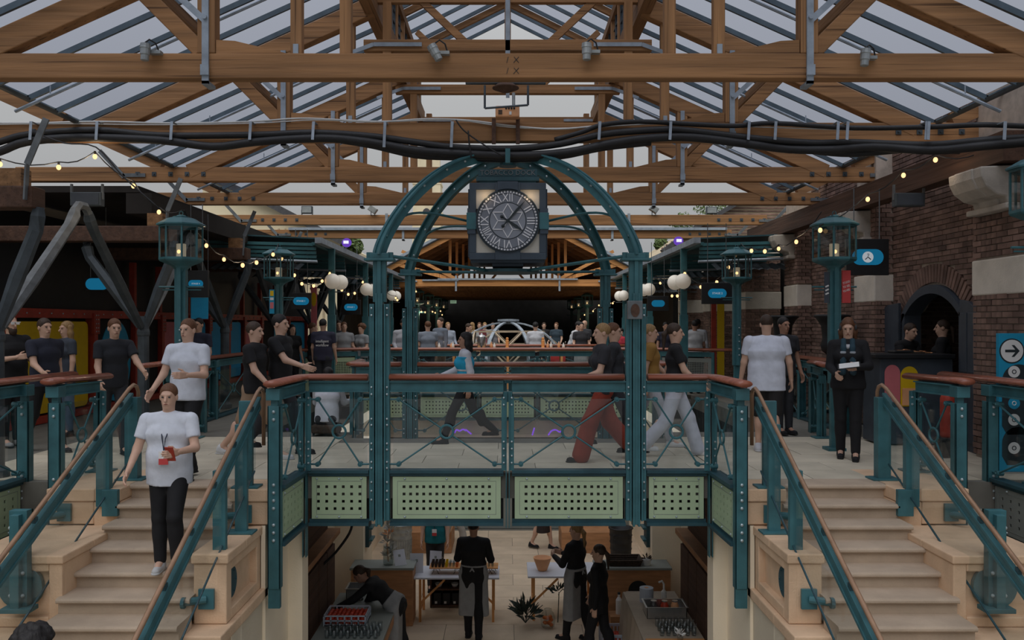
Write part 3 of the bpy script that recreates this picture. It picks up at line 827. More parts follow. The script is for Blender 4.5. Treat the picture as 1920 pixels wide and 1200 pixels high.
for sx in (-1, 1):
    column(sx * CW, BY0, -.60); column(sx * CW, BY1, -.3)
def rib_pt(sx, sy, s):
    return Vector((CX + sx * CW * s, CY + sy * (BY1 - BY0) / 2 * s, CAPZ + .06 + 1.40 * (max(0, 1 - s * s)) ** .75))
for sx in (-1, 1):
    for sy in (-1, 1):
        ss = [1 - (i / 26) ** 1.6 * .965 for i in range(27)]
        pts = [rib_pt(sx, sy, s) for s in ss]
        upv = (0, 0, 1)
        def frame_sweep(prof, name, m, par=None):
            mb = MB(); rings = []
            side = Vector((-sy * (BY1 - BY0) / 2, sx * CW, 0)).normalized()
            n = len(prof); vs_ = []; fs_ = []
            for i, p in enumerate(pts):
                d = (pts[min(i + 1, 26)] - pts[max(i - 1, 0)]).normalized()
                u = side.cross(d).normalized()
                if u.z < 0 and u.dot(p - Vector((CX, CY, CAPZ))) < 0: u = -u
                if u.dot(p - Vector((CX, CY, CAPZ - .2))) < 0: u = -u
                vs_ += [p + side * a + u * b for a, b in prof]
            for i in range(26):
                for j in range(n):
                    k = (j + 1) % n; fs_.append((i * n + j, i * n + k, (i + 1) * n + k, (i + 1) * n + j))
            fs_.append(tuple(range(n))); fs_.append(tuple(26 * n + j for j in range(n)))
            return mb.add(vs_, fs_).build(name, m, par or frame)
        rb = frame_sweep([(-.03, -.06), (.03, -.06), (.03, .045), (.065, .045), (.065, .065), (.022, .065), (.022, .05), (-.022, .05), (-.022, .065), (-.065, .065), (-.065, .045), (-.03, .045)], 'rib', 'teal')
        b = MB()
        for i in (4, 9, 13, 17, 20, 23, 25):
            p = pts[i]
            b.ball(p + Vector((0, -.05, 0)), .018, 6, 4)
        tag(b.build('bolts', 'bolt_steel', rb), kind='stuff')
        # thin curved stay from the clock to the rib foot, straight tie rod to the boss
        q0, q3 = Vector((CX + sx * .50, CY + sy * .30, 3.02)), rib_pt(sx, sy, .985) + Vector((-sx * .05, 0, .12))
        q1, q2 = q0 + Vector((sx * .45, sy * .35, .07)), q3 + Vector((-sx * .12, -sy * .12, .42))
        cv = [(q0 * (1 - t) ** 3 + q1 * 3 * t * (1 - t) ** 2 + q2 * 3 * t * t * (1 - t) + q3 * t ** 3) for t in [i / 14 for i in range(15)]]
        MB().tube(cv, .016, 6).build('curved_stay', 'teal', frame)
        MB().tube([(sx * (CW - .12), CY + sy * ((BY1 - BY0) / 2 - .05), CAPZ + .06), (sx * .2, CY + sy * .15, CAPZ - .03)], .022, 6).build('tie_rod', 'teal', frame)
MB().cyl((CX, CY, CAPZ - .05), (CX, CY, CAPZ - .01), .42, 20).build('tie_boss', 'teal_dark', frame)
MB().box(-.03, .03, CY - .6, CY - .54, 3.72, 3.9).cyl((CX, CY, 3.78), (CX, CY, 3.92), .12, 12).build('crown_boss', 'teal', frame)

# ---- clock
CZ = 3.0; HF = .485
FY = CY - .5
clock = thing('clock', (CX, CY, CZ - .55), 'square dark clock with roman numerals and star dial hanging under the teal frame', 'clock')
body = MB().box(-.44, .44, CY - .42, CY + .42, CZ - .46, CZ + .46); body.build('housing', 'lamp_opal', clock)
fr = MB()
for sy in (-1,):
    y0, y1 = FY - .0, FY + .08
    fr.box(-HF, HF, y0, y1, CZ + .40, CZ + HF).box(-HF, HF, y0, y1, CZ - HF, CZ - .40)
    fr.box(-HF, -.40, y0, y1, CZ - .40, CZ + .40).box(.40, HF, y0, y1, CZ - .40, CZ + .40)
fr.box(-HF - .02, -HF + .02, CY - .41, CY + .41, CZ - .45, CZ + .42).box(HF - .02, HF + .02, CY - .41, CY + .41, CZ - .45, CZ + .42)
fr.box(-HF, HF, CY + .42, CY + .5, CZ - HF, CZ + HF)
fr.box(-.47, .47, CY - .415, CY + .415, CZ - .52, CZ - .462).box(-.2, .2, CY - .3, CY + .3, CZ - .56, CZ - .5)
fr.build('frame', 'clock_frame', clock, bevel=.004)
tp = MB().box(-.13, .13, FY - .03, FY + .06, CZ + .37, CZ + .50); tp.box(-.16, .16, FY - .015, FY + .06, CZ + .38, CZ + .485); tp.build('top_block', 'clock_frame', clock, bevel=.004)
MB().box(-.16, .16, FY - .02, FY + .06, CZ - .49, CZ - .38).build('bottom_block', 'clock_frame', clock, bevel=.004)
for s in (-1, 1):
    MB().box(s * .40, s * (HF + .035), FY - .03, FY + .075, CZ - .105, CZ + .105).build('side_block', 'teal', clock, bevel=.004)
    MB().box(s * .41, s * (HF + .025), FY - .02, FY + .07, CZ - .16, CZ + .16).build('side_block', 'clock_frame', clock)
for s in (-1, 1):
    for t in (-1, 1):
        MB().box(s * .16, s * .41, FY + .03, FY + .05, CZ + t * .16, CZ + t * .41).build('corner_pane', 'lamp_opal', clock)
dm = MB().cyl((0, FY + .05, CZ), (0, FY - .03, CZ), .405, 48); dm.build('dial_rim', 'clock_frame', clock, smooth=False)
MB().cyl((0, FY, CZ), (0, FY - .036, CZ), .385, 48).build('dial', 'dial_grey', clock)
MB().ring((0, FY - .036, CZ), .385, .01, 'y', 48, 6).ring((0, FY - .036, CZ), .345, .004, 'y', 48, 4).ring((0, FY - .036, CZ), .23, .005, 'y', 40, 4).build('dial_ring', 'ink', clock)
MB().cyl((0, FY, CZ), (0, FY - .04, CZ), .225, 40).build('dial_centre', 'dial_light', clock)
for i in range(60):
    a = i * math.pi / 30
    d = Vector((math.sin(a), 0, math.cos(a))); c = Vector((0, FY - .038, CZ)) + d * .365
    MB().bar(c - d * .011, c + d * .011, .016, .006, up=(0, 1, 0)).build('minute_mark', 'dial_white', clock)
NUM = ['XII', 'I', 'II', 'III', 'IIII', 'V', 'VI', 'VII', 'VIII', 'IX', 'X', 'XI']
for i, t in enumerate(NUM):
    a = i * math.pi / 6
    m_ = text_mb(t, .135, .006)
    w_ = max(v[0] for v in m_.v) - min(v[0] for v in m_.v)
    sc = min(1.0, .13 / w_) if w_ > 0 else 1
    m_.xf(Matrix.Translation((math.sin(a) * .287, FY - .04, CZ + math.cos(a) * .287)) @ Matrix.Rotation(a, 4, 'Y') @ Matrix.Diagonal((sc, 1, 1.08, 1)))
    m_.build('numeral', 'dial_white', clock, fixn=False)
st = []
for i in range(6):
    a = i * math.pi / 3
    P_ = lambda r, t: Vector((r * math.sin(t), FY - .044, CZ + r * math.cos(t)))
    q = [P_(.0, 0) if False else P_(.125, a - math.pi / 6), P_(.215, a), P_(.125, a + math.pi / 6)]
    mb = MB().bar(q[0], q[1], .011, .006, up=(0, 1, 0)).bar(q[1], q[2], .011, .006, up=(0, 1, 0))
    mb.bar(P_(0, 0), P_(.125, a - math.pi / 6), .011, .006, up=(0, 1, 0)) if i % 2 == 0 or True else None
    mb.build('star_point', 'dial_white', clock)
def hand(ang, l, w, name):
    d = Vector((math.sin(ang), 0, math.cos(ang))); s_ = Vector((math.cos(ang), 0, -math.sin(ang))); c = Vector((0, FY - .058, CZ))
    mb = MB().prism([(0, 0)], 'y', 0, 0) if False else MB()
    pts = [c - d * .09 - s_ * w * .4, c - d * .09 + s_ * w * .4, c + d * l * .55 + s_ * w, c + d * l, c + d * l * .55 - s_ * w]
    bk = [p + Vector((0, .008, 0)) for p in pts]; n = 5
    mb.add(pts + bk, [tuple(range(n)), tuple(reversed(range(n, 2 * n)))] + [(i, i + n, (i + 1) % n + n, (i + 1) % n) for i in range(n)])
    mb.ball(c - d * .09, .022, 8, 6)
    mb.build(name, 'ink', clock)
hand(math.radians(41), .34, .016, 'minute_hand'); hand(math.radians(124), .24, .02, 'hour_hand')
MB().cyl((0, FY - .07, CZ), (0, FY - .04, CZ), .02, 12).build('hand_boss', 'ink', clock)
for s in (-1, 1):      # lit lamps behind the upper corner panes
    lamp = MB().ball((s * .26, FY + .012, CZ + .27), .03, 8, 6).build('corner_lamp', 'bulb_glow', clock)
    ld = bpy.data.lights.new('corner_glow', 'POINT'); ld.energy = .35; ld.color = (1, .68, .38); ld.shadow_soft_size = .03
    lo = bpy.data.objects.new('corner_glow', ld); col.objects.link(lo); lo.location = (s * .27, FY - .06, CZ + .30)
sg = thing('name_board', (CX, CY - .5, 3.5), 'teal board with raised capital letters on top of the clock', 'sign')
MB().box(-.375, .375, FY + .02, FY + .09, 3.565, 3.66).build('board', 'teal_dark', sg, bevel=.003)
MB().box(-.40, .40, FY, FY + .5, 3.51, 3.56).box(-.36, .36, FY + .02, FY + .5, 3.47, 3.51).build('ledge', 'teal_dark', sg, bevel=.003)
tx = text_mb('TOBACCO DOCK', .088, .012); w_ = max(v[0] for v in tx.v) * 2
tx.xf(Matrix.Translation((0, FY + .016, 3.613)) @ Matrix.Diagonal((.70 / w_, 1, 1, 1))).build('lettering', 'iron_grey', sg, fixn=False)

# ================================================================== railings
HR = [(.085 * math.cos(a) , .042 * math.sin(a) if math.sin(a) > 0 else .034 * math.sin(a)) for a in [2 * math.pi * i / 14 for i in range(14)]]
def handrail(parent, pts, z=1.09):
    return MB().sweep([(x, y, z) for x, y in pts], HR).build('handrail', 'handrail_wood', parent, smooth=True)
def perf(L0, L1, z0, z1, nx, ny, hole=.033):
    """perforated plate in the xz plane, real square holes"""
    mx, mz = .115 * min(1, (L1 - L0) / 1.3) + .02, .115
    px = (L1 - L0 - 2 * mx) / (nx - 1) if nx > 1 else 0; pz = (z1 - z0 - 2 * mz) / (ny - 1)
    xs = [L0]; zs = [z0]
    for i in range(nx): c = L0 + mx + i * px; xs += [c - hole / 2, c + hole / 2]
    for j in range(ny): c = z0 + mz + j * pz; zs += [c - hole / 2, c + hole / 2]
    xs.append(L1); zs.append(z1)
    mb = MB(); vs_ = []; fs_ = []; nz = len(zs)
    for y in (0, .012):
        for x in xs:
            for z in zs: vs_.append((x, y, z))
    N = len(xs) * nz
    I = lambda i, j, k: k * N + i * nz + j
    for i in range(len(xs) - 1):
        for j in range(nz - 1):
            if i % 2 == 1 and j % 2 == 1:
                fs_ += [(I(i, j, 0), I(i, j, 1), I(i + 1, j, 1), I(i + 1, j, 0)), (I(i, j + 1, 0), I(i + 1, j + 1, 0), I(i + 1, j + 1, 1), I(i, j + 1, 1)),
                        (I(i, j, 0), I(i, j + 1, 0), I(i, j + 1, 1), I(i, j, 1)), (I(i + 1, j, 0), I(i + 1, j, 1), I(i + 1, j + 1, 1), I(i + 1, j + 1, 0))]
            else:
                fs_ += [(I(i, j, 0), I(i + 1, j, 0), I(i + 1, j + 1, 0), I(i, j + 1, 0)), (I(i, j, 1), I(i, j + 1, 1), I(i + 1, j + 1, 1), I(i + 1, j, 1))]
    return mb.add(vs_, fs_)
def bay(parent, p0, p1, nx=0, fascia=True, m='green_panel', rods=True, glass_=True, dark=False):
    """one railing bay between two posts: channel, glass, crossed rods with a ring, perforated fascia panel. p0 -> p1 seen left to right from outside"""
    p0, p1 = Vector(p0), Vector(p1); L = (p1 - p0).length; ang = math.atan2(p1.y - p0.y, p1.x - p0.x)
    M = Matrix.Translation((p0.x, p0.y, 0)) @ Matrix.Rotation(ang, 4, 'Z')
    T_ = 'teal'
    ch = MB().box(0, L, -.02, .02, .93, 1.04).box(0, L, -.05, .05, .925, .94).box(0, L, -.05, .05, 1.035, 1.05); ch.xf(M).build('top_channel', T_, parent)
    if glass_:
        MB().box(.03, L - .03, .035, .047, .05, .84).xf(M).build('glass_panel', 'rail_glass', parent)
    if rods:
        e = .10; zt, zb_ = .84, .10; c = Vector((L / 2, -.02, (zt + zb_) / 2)); R = .075
        cs = [Vector((e, -.02, zt)), Vector((L - e, -.02, zt)), Vector((L - e, -.02, zb_)), Vector((e, -.02, zb_))]
        for q in cs:
            d = (c - q).normalized()
            rd = MB().tube([q, c - d * R * .9], .0105, 6).tube([(0 if q.x < L / 2 else L, -.02, q.z), q], .012, 6)
            rd.cyl((q.x, -.045, q.z), (q.x, .03, q.z), .028, 10).ball((q.x, -.047, q.z), .013, 6, 4)
            rd.xf(M).build('cross_rod', T_, parent)
        MB().ring(c, R, .014, 'y', 20, 6).xf(M).build('ring', T_, parent)
    if fascia:
        MB().box(-.0, L, -.06, .09, .0, .035).box(0, L, -.03, .05, -.035, .002).xf(M).build('edge_beam', 'teal_dark', parent)
        MB().box(0, L, -.055, .09, -.60, -.565).box(0, L, .0, .03, -.57, -.53).xf(M).build('bottom_flange', 'teal_dark', parent)
        MB().box(0, L, .055, .08, -.57, 0).xf(M).build('back_plate', 'dark_interior', parent)
        pp = perf(.03, L - .03, -.525, -.045, nx, 4).xf(Matrix.Translation((0, -.015, 0))).xf(M).build('perforated_panel', m, parent, fixn=False)
        ln_ = MB()
        a, b, z0, z1 = .085, L - .085, -.475, -.095
        ln_.box(a, b, -.018, -.013, z0 - .002, z0 + .002).box(a, b, -.018, -.013, z1 - .002, z1 + .002).box(a - .002, a + .002, -.018, -.013, z0, z1).box(b - .002, b + .002, -.018, -.013, z0, z1)
        ln_.xf(M).build('panel_bead', 'grey_panel', pp)
        b = MB()
        for t in (.13, .5, .87):
            for z in (-.068, -.502): b.ball((L * t, -.018, z), .014, 6, 4)
        tag(b.xf(M).build('bolts', 'bolt_steel', pp), kind='stuff')
def post(parent, x, y, ang=0.0, zb=-.62, zt=.93, wide=.10, foot=False):
    """built-up post: two flats with bolts either side of a gap"""
    M = Matrix.Translation((x, y, 0)) @ Matrix.Rotation(ang, 4, 'Z')
    mb = MB()
    for s in (-1, 1):
        mb.box(s * .012, s * (.012 + wide * .6), -.05, -.03, .03, zt - .06).box(s * .012, s * .022, -.07, .03, zb, zt)
    mb.box(-.05, .05, -.03, .02, zt - .12, zt)
    if foot: mb.box(-.14, .14, -.11, .11, zb, zb + .02)
    o = mb.xf(M).build('post', 'teal', parent, bevel=.003)
    b = MB()
    for z in (.86, .78, .36, .28, .20, .12):
        for s in (-1, 1): b.ball((s * .045, -.053, z), .014, 6, 4)
    tag(b.xf(M).build('bolts', 'bolt_steel', o), kind='stuff')
    return o
def heavy_post(parent, x, y, ang=0.0, zb=-1.0, zt=.98):
    """broad corner post: plate with a row of bolts and side flanges"""
    M = Matrix.Translation((x, y, 0)) @ Matrix.Rotation(ang, 4, 'Z')
    mb = MB().box(-.065, .065, -.02, .0, zb, .86).box(-.065, -.05, -.02, .09, zb, .86).box(.05, .065, -.02, .09, zb, .86).box(-.035, .035, .0, .06, .8, zt)
    mb.box(-.07, .07, -.06, .10, .92, 1.04)
    o = mb.xf(M).build('corner_post', 'teal', parent, bevel=.004)
    b = MB()
    for z in (.80, .72, .05, -.03, -.11, -.19, -.36, -.44, -.52):
        if z > zb + .05: b.ball((0, -.024, z), .018, 8, 5)
    tag(b.xf(M).build('bolts', 'bolt_steel', o), kind='stuff')

# front and back railings of the bridge
def bridge_rail(y, ang, labels, back=False):
    sgn = 1 if not back else -1
    r = thing('bridge_railing', (0, y, 0), labels[0], 'railing')
    handrail(r, [(-1.35, y), (1.33, y)])
    bay(r, (sgn * -1.345, y, 0), (sgn * -.05, y, 0), 14, fascia=not back); bay(r, (sgn * .05, y, 0), (sgn * 1.345, y, 0), 14, fascia=not back)
    post(r, 0, y, ang)
    for s, lb in ((-1, labels[1]), (1, labels[2])):
        e = thing('bridge_railing', (s * 1.95, y, 0), lb, 'railing')
        yn = y - sgn * 1.0
        handrail(e, [(s * 1.60, y), (s * 2.26, y), (s * 2.36, y - sgn * .1), (s * 2.40, yn - sgn * .12)])
        a, b = (s * 1.585, y, 0), (s * 2.27, y, 0)
        if (a[0] > b[0]) != back: a, b = b, a
        bay(e, a, b, 6, fascia=not back)
        post(e, s * 2.31, y - sgn * .02, ang, zb=-.95)
        heavy_post(e, s * 2.40, yn, ang, zb=-1.02)
        MB().box(s * 2.34, s * 2.46, yn - sgn * .01, yn + sgn * .05, -1.22, -1.0).build('hanger_bracket', 'teal', e)
        a, b = (s * 2.36, yn + .06 * sgn, 0), (s * 2.33, y - .06 * sgn, 0)
        if (s > 0) != back: a, b = b, a
        bay(e, a, b, 6, fascia=not back)
bridge_rail(BY0, 0, ['teal front railing of the bridge between the clock columns, over two wide green panels',
                     'short teal front railing with a turned-back end beside the steps with the person in white',
                     'short teal front railing with a turned-back end beside the empty flight of steps'])
bridge_rail(BY1, math.pi, ['rear teal bridge railing between the far clock columns', 'rear bridge railing end behind the walking pair in black',
                           'rear bridge railing end behind the man in a white T-shirt'], back=True)

# railings along the outer voids and on the stair parapets, front set and the mirrored set beyond the bridge
def outer_rails(s, mirror, labels, m):
    Y_ = (lambda y: y) if not mirror else (lambda y: 2 * CY - y)
    fl = (s > 0) != mirror
    r = thing('parapet_railing', (s * 4.82, Y_(9.6), 0), labels[0], 'railing')
    handrail(r, [(s * 4.84, Y_(8.98)), (s * 4.84, Y_(9.25)), (s * 4.68, Y_(9.98))])
    a, b = (s * 4.80, Y_(9.16), 0), (s * 4.70, Y_(9.80), 0)
    if fl: a, b = b, a
    bay(r, a, b, 0, fascia=False)
    heavy_post(r, s * 4.82, Y_(9.08), 0 if not mirror else math.pi, zb=-.45)
    post(r, s * 4.69, Y_(9.85), 0 if not mirror else math.pi, zb=0, foot=True)
    r = thing('void_railing', (s * 5.35, Y_(8), 0), labels[1], 'railing')
    handrail(r, [(s * 5.30, Y_(4.2)), (s * 5.30, Y_(9.3)), (s * 5.26, Y_(10.3))])
    for k, (ya, yb) in enumerate(((5.2, 7.2), (7.3, 9.25))):
        a, b = (s * 5.28, Y_(ya), 0), (s * 5.28, Y_(yb), 0)
        if fl: a, b = b, a
        bay(r, a, b, 12, m=m)
        heavy_post(r, s * 5.27, Y_(yb + .03), 0 if not mirror else math.pi, zb=-.75)
outer_rails(-1, False, ['teal railing with red-brown handrail end on the parapet beside the person in white', 'teal railing along the void edge in front of the bearded man'], 'green_panel')
outer_rails(1, False, ['teal railing with pointed handrail end on the parapet below the arched doorway', 'teal railing along the void edge in front of the blue totem'], 'grey_panel')
outer_rails(-1, True, ['teal parapet railing behind the bridge on the side of the yellow panels', 'void railing behind the bridge on the side of the yellow panels'], 'green_panel')
outer_rails(1, True, ['teal parapet railing behind the bridge beside the woman with headphones', 'void railing behind the bridge beside the black stone urns'], 'grey_panel')

# sloping stair handrails with glass below
def stair_rail(s, x, y0, y1, z0, label, wallside, mirror=False):
    k = RISE / GO
    Y_ = (lambda y: y) if not mirror else (lambda y: 2 * CY - y)
    r = thing('stair_handrail', (s * x, Y_(y0), 0), label, 'handrail')
    z = lambda y: z0 - (y0 - y) * k
    mb = MB()
    for o_, w_ in ((0, .022), (.05, .018), (-.05, .018)):
        mb.bar((s * x, Y_(y0), z0 - .08 + o_), (s * x, Y_(y1), z(y1) - .08 + o_), .045 if o_ else .028, .03 if o_ else .12)
    mb.build('rail_channel', 'teal', r, bevel=.003)
    pts = [(s * x, Y_(y0 + .17), z0 - .55), (s * x, Y_(y0 + .17), z0 - .02), (s * x, Y_(y0 + .13), z0 + .04), (s * x, Y_(y0 + .05), z0 + .065), (s * x, Y_(y0 - .06), z0 + .03)]
    pts += [(s * x, Y_(y0 - .06 - t), z0 + .03 - t * k) for t in [(y0 - .06 - y1) * i / 6 for i in range(1, 7)]]
    MB().tube(pts, .021, 8).build('grip_rail', 'bronze_rail', r, smooth=True)
    n = int((y0 - y1) / .55)
    for i in range(n):
        y = y0 - .25 - i * .55
        MB().bar((s * x, Y_(y), z(y) + .03), (s * x, Y_(y), z(y) - .03), .03, .045).build('rail_bracket', 'teal_dark', r)
    # glass infill parallel to the rail
    gy0, gy1 = y0 - .05, y1
    xx = s * (x + (.03 if wallside > 0 else -.03))
    v = [(xx, Y_(gy0), z(gy0) - .16), (xx, Y_(gy1), z(gy1) - .16), (xx, Y_(gy1), z(gy1) - .75), (xx, Y_(gy0), z(gy0) - .75)]
    MB().add(v + [(a + .010, b, c) for a, b, c in v], [(0, 1, 2, 3), (4, 7, 6, 5), (0, 4, 5, 1), (1, 5, 6, 2), (2, 6, 7, 3), (3, 7, 4, 0)]).build('glass_panel', 'rail_glass', r)
    MB().bar((xx, Y_(gy0), z(gy0) - .76), (xx, Y_(gy1), z(gy1) - .76), .014, .014).build('glass_edge', 'teal_dark', r)
    return r
for s, la, lb in ((-1, 'sloping stair handrail between the person in white and the bridge', 'sloping stair handrail along the outer wall beside the person in white'),
                  (1, 'sloping stair handrail between the bridge and the empty steps', 'sloping stair handrail along the outer wall of the empty steps')):
    r = stair_rail(s, 2.60, 8.92, 4.6, .96, la, 1)
    k = RISE / GO
    # newel at the head, mid support brackets on the parapet
    MB().box(s * 2.66, s * 2.80, 8.88, 8.94, 0, .9).box(s * 2.58, s * 2.86, 8.80, 9.0, 0, .02).build('newel', 'teal', r, bevel=.004)
    MB().box(s * 2.60, s * 2.72, 8.50, 8.56, -.38, .70).box(s * 2.52, s * 2.80, 8.42, 8.60, -.38, -.36).build('support_post', 'teal', r, bevel=.004)
    MB().box(s * 2.60, s * 2.72, 7.86, 7.92, -.46, .35).build('support_post', 'teal', r, bevel=.004)
    for (yy, zz, xx) in ((8.77, -.25, 2.70), (7.71, -.78, 2.72), (7.43, -1.40, 2.72)):
        c = MB().box(s * xx - .07, s * xx + .07, yy - .02, yy + .01, zz - .09, zz + .09).cyl((s * xx, yy - .02, zz), (s * (xx + .16), yy - .1, zz), .035, 10).cyl((s * (xx + .15), yy - .12, zz), (s * (xx + .18), yy - .12, zz), .05, 10)
        c.build('glass_clamp', 'teal', r)
    r = stair_rail(s, 4.10, 9.30, 4.6, .97, lb, 1)
    MB().box(s * 4.03, s * 4.17, 9.28, 9.40, 0, .9).box(s * 3.96, s * 4.26, 9.24, 9.46, 0, .02).build('newel', 'teal', r, bevel=.004)
    MB().box(s * 4.10, s * 4.24, 8.78, 8.86, -.18, .62).box(s * 4.0, s * 4.16, 8.74, 8.80, -.27, .0).build('support_post', 'teal', r, bevel=.004)
    pb = MB().box(s * 4.26, s * 4.42, 7.56, 7.64, -.80, .05).box(s * 4.30, s * 4.38, 7.5, 7.64, -.82, .02).box(s * 4.2, s * 4.46, 7.48, 7.64, -.84, -.80)
    pb.cyl((s * 4.38, 7.66, -.66), (s * 4.38, 7.71, -.66), .2, 24)
    pb.build('support_post', 'teal', r, bevel=.004)
    b = MB()
    for zz in (-.1, -.25, -.5, -.7): b.ball((s * 4.29, 7.545, zz), .018, 6, 4).ball((s * 4.40, 7.545, zz), .018, 6, 4)
    tag(b.build('bolts', 'bolt_steel', r), kind='stuff')
    c = MB().box(s * 4.50, s * 4.64, 8.78, 8.81, -.33, -.15).cyl((s * 4.57, 8.8, -.26), (s * 4.68, 8.66, -.26), .035, 10)
    c.build('glass_clamp', 'teal', r)
# ================================================================== iron columns of the side bay
colY = [9.5, 13.35, 17.2, 21.05, 24.9, 28.75]
COLX = -5.7
HEX = lambda r: [(r * math.cos(math.pi / 3 * i), r * math.sin(math.pi / 3 * i)) for i in range(6)]
NEAR = ['beside the bearded man at the picture edge', 'in front of the yellow and blue shopfront', 'behind the passer-by with a striped lanyard', 'beside the purple T-shirt man', 'third beyond the big lantern', 'farthest before the dark hall']
for k, y in enumerate(colY):
    c = thing('iron_column', (COLX, y, 0), 'black iron column with raking branches ' + NEAR[k], 'column')
    MB().lathe((COLX, y, 0), [(.14, 0), (.14, .08), (.09, .12), (.085, 1.5), (.095, 1.53), (.095, 1.58), (.085, 1.62), (.08, 1.82)], 12).build('shaft', 'iron_dark', c)
    for dx, dy, zt in ((0, 1.75, 3.12), (0, -1.75, 3.12), (.48, 0, 2.9), (-.9, 0, 2.9)):
        m_ = 'iron_grey' if dy > 0 else 'iron_dark'
        pts = [(COLX + dx * .06, y + dy * .05, 1.66), (COLX + dx * .5, y + dy * .42, 2.22), (COLX + dx * .93, y + dy * .9, zt - .16), (COLX + dx * .98, y + dy * .98, zt), (COLX + dx, y + dy, zt + .1)]
        MB().sweep(pts, HEX(.075), radii=[.75, 1.1, 1.0, 1.15, .8]).build('branch', m_, c)
    MB().tube([(COLX, y + 1.72, 3.18), (COLX, y + 1.84, 3.28), (COLX, y + 2.0, 3.28), (COLX, y + 2.12, 3.18)], .06, 6).build('yoke', 'iron_grey', c)
    if k < 4:
        b = thing('bolster_beam', (COLX - 1.5, y, 2.98), 'heavy timber bolster over the iron column ' + NEAR[k], 'beam')
        MB().box(-9, -5.22, y - .14, y + .14, 2.98, 3.22).build('beam', 'timber_dark', b, bevel=.015)
        MB().box(-5.6, -5.36, y - .1, y + .1, 3.22, 3.42).build('packing_block', 'timber_y', b)
        MB().bar((-5.28, y - .16, 3.06), (-5.26, y - .16, 3.45), .02, .07).bar((-5.26, y - .16, 3.45), (-5.05, y - .16, 3.95), .02, .07).build('iron_strap', 'iron_grey', b)
gb = MB().box(-5.95, -5.55, 13.3, 31, 3.42, 3.74); tag(gb.build('trim_1', 'black_timber'), kind='structure')
gb = MB().box(5.75, 6.0, 9.9, 20.5, 3.60, 3.95); tag(gb.build('trim_2', 'timber_dark'), kind='structure')
for i, (x0, y0, x1, y1) in enumerate(((-5.7, 11.5, -8.6, 13.0), (-5.9, 15.4, -8.8, 17.0))):
    pass

# ---- shopfront of the side bay: red steel frame with coloured panels
shop = thing('shopfront', (-8, 18, 0), 'red steel shopfront with yellow, blue and pink panels along the dark side bay', 'shopfront')
SX = -8.0
MB().box(SX - .1, SX + .08, 10.8, 34, 1.80, 1.96).build('top_rail', 'red_paint', shop, bevel=.006)
b = MB()
for k in range(60): b.ball((SX + .09, 11 + k * .38, 1.88), .014, 6, 4)
tag(b.build('rivets', 'bolt_steel', shop), kind='stuff')
MB().box(SX - .1, SX + .08, 10.8, 34, 0, .12).build('bottom_rail', 'red_paint', shop)
bays = [(11.0, 13.5, 'yellow_vinyl'), (13.56, 16.3, 'yellow_vinyl'), (16.5, 18.1, 'blue_oval'), (18.5, 19.5, 'dark'), (19.7, 21.2, 'pink_vinyl'), (21.4, 22.6, 'blue_vinyl'),
        (22.8, 24.2, 'blue_vinyl'), (24.4, 25.6, 'blue_vinyl'), (25.8, 27.4, 'pink_vinyl'), (27.6, 29.2, 'dark'), (29.4, 30.8, 'blue_vinyl'), (31, 33.6, 'blue_vinyl')]
for a, c_, m_ in bays:
    po = MB().box(SX - .08, SX + .10, c_ + .02, c_ + .16, 0, 1.9).box(SX + .06, SX + .12, c_ - .02, c_ + .2, 1.5, 1.9).build('mullion', 'red_paint', shop, bevel=.005)
    b = MB()
    for z in (1.55, 1.62, 1.7, 1.78, 1.86): b.ball((SX + .12, c_ + .05, z), .014, 6, 4).ball((SX + .12, c_ + .13, z), .014, 6, 4)
    tag(b.build('rivets', 'bolt_steel', po), kind='stuff')
    if m_ == 'dark' or m_ == 'blue_oval':
        MB().box(SX - .02, SX, a + .05, c_, .15, 1.78).build('panel', 'dark_interior', shop)
    if m_ == 'blue_oval':
        cy_, cz = (a + c_) / 2 + .1, .95
        pl = [(cy_ + .68 * math.cos(t), cz + .82 * math.sin(t)) for t in [2 * math.pi * i / 40 for i in range(40)]]
        pl = [(min(max(u, a + .08), c_ - .02), v) for u, v in pl]
        MB().prism(pl, 'x', SX, SX + .012).build('oval_panel', 'cyan_vinyl', shop)
    elif m_ != 'dark':
        r = .12; pl = []
        for cy_, cz, t0 in ((c_ - .06 - r, 1.74 - r, 0), (a + .06 + r, 1.74 - r, 90), (a + .06 + r, .16 + r, 180), (c_ - .06 - r, .16 + r, 270)):
            pl += [(cy_ + r * math.cos(math.radians(t0 + q)), cz + r * math.sin(math.radians(t0 + q))) for q in (0, 30, 60, 90)]
        MB().prism(pl, 'x', SX - .01, SX + .012).build('panel', m_, shop)
for y in (18.2, 19.55, 21.3, 25.7, 27.5, 29.3): # tall posts rising past the top rail
    MB().box(SX - .05, SX + .06, y - .06, y + .06, 1.9, 3.0).build('tall_post', 'red_paint', shop)
MB().box(SX - .16, SX - .13, 10.8, 34, 0, 3.6).build('dark_glazing', 'black_paint', shop)
def flat_sign(name, px0, py0, px1, py1, Y, m, label, cat='banner'):
    a, b = W(px0, py0, Y), W(px1, py1, Y)
    t = thing(name, ((a.x + b.x) / 2, Y, b.z), label, cat)
    MB().box(a.x, b.x, Y, Y + .02, b.z, a.z).build('panel', m, t)
    return t, a, b
t, a, b = flat_sign('hanging_banner', 358, 558, 390, 598, 15.6, 'blue_vinyl', 'blue banner hanging behind the big left-hand lantern post', 'banner')
MB().box(a.x, b.x, 15.595, 15.62, a.z, a.z + .015).tube([(a.x, 15.6, a.z), (a.x, 15.6, 3.7)], .006, 4).tube([(b.x, 15.6, a.z), (b.x, 15.6, 3.7)], .006, 4).build('hanger', 'iron_grey', t)
t, a, b = flat_sign('tall_banner', 583, 538, 594, 600, 20.5, 'pink_vinyl', 'tall pink banner with a yellow disc behind the small screen', 'banner')
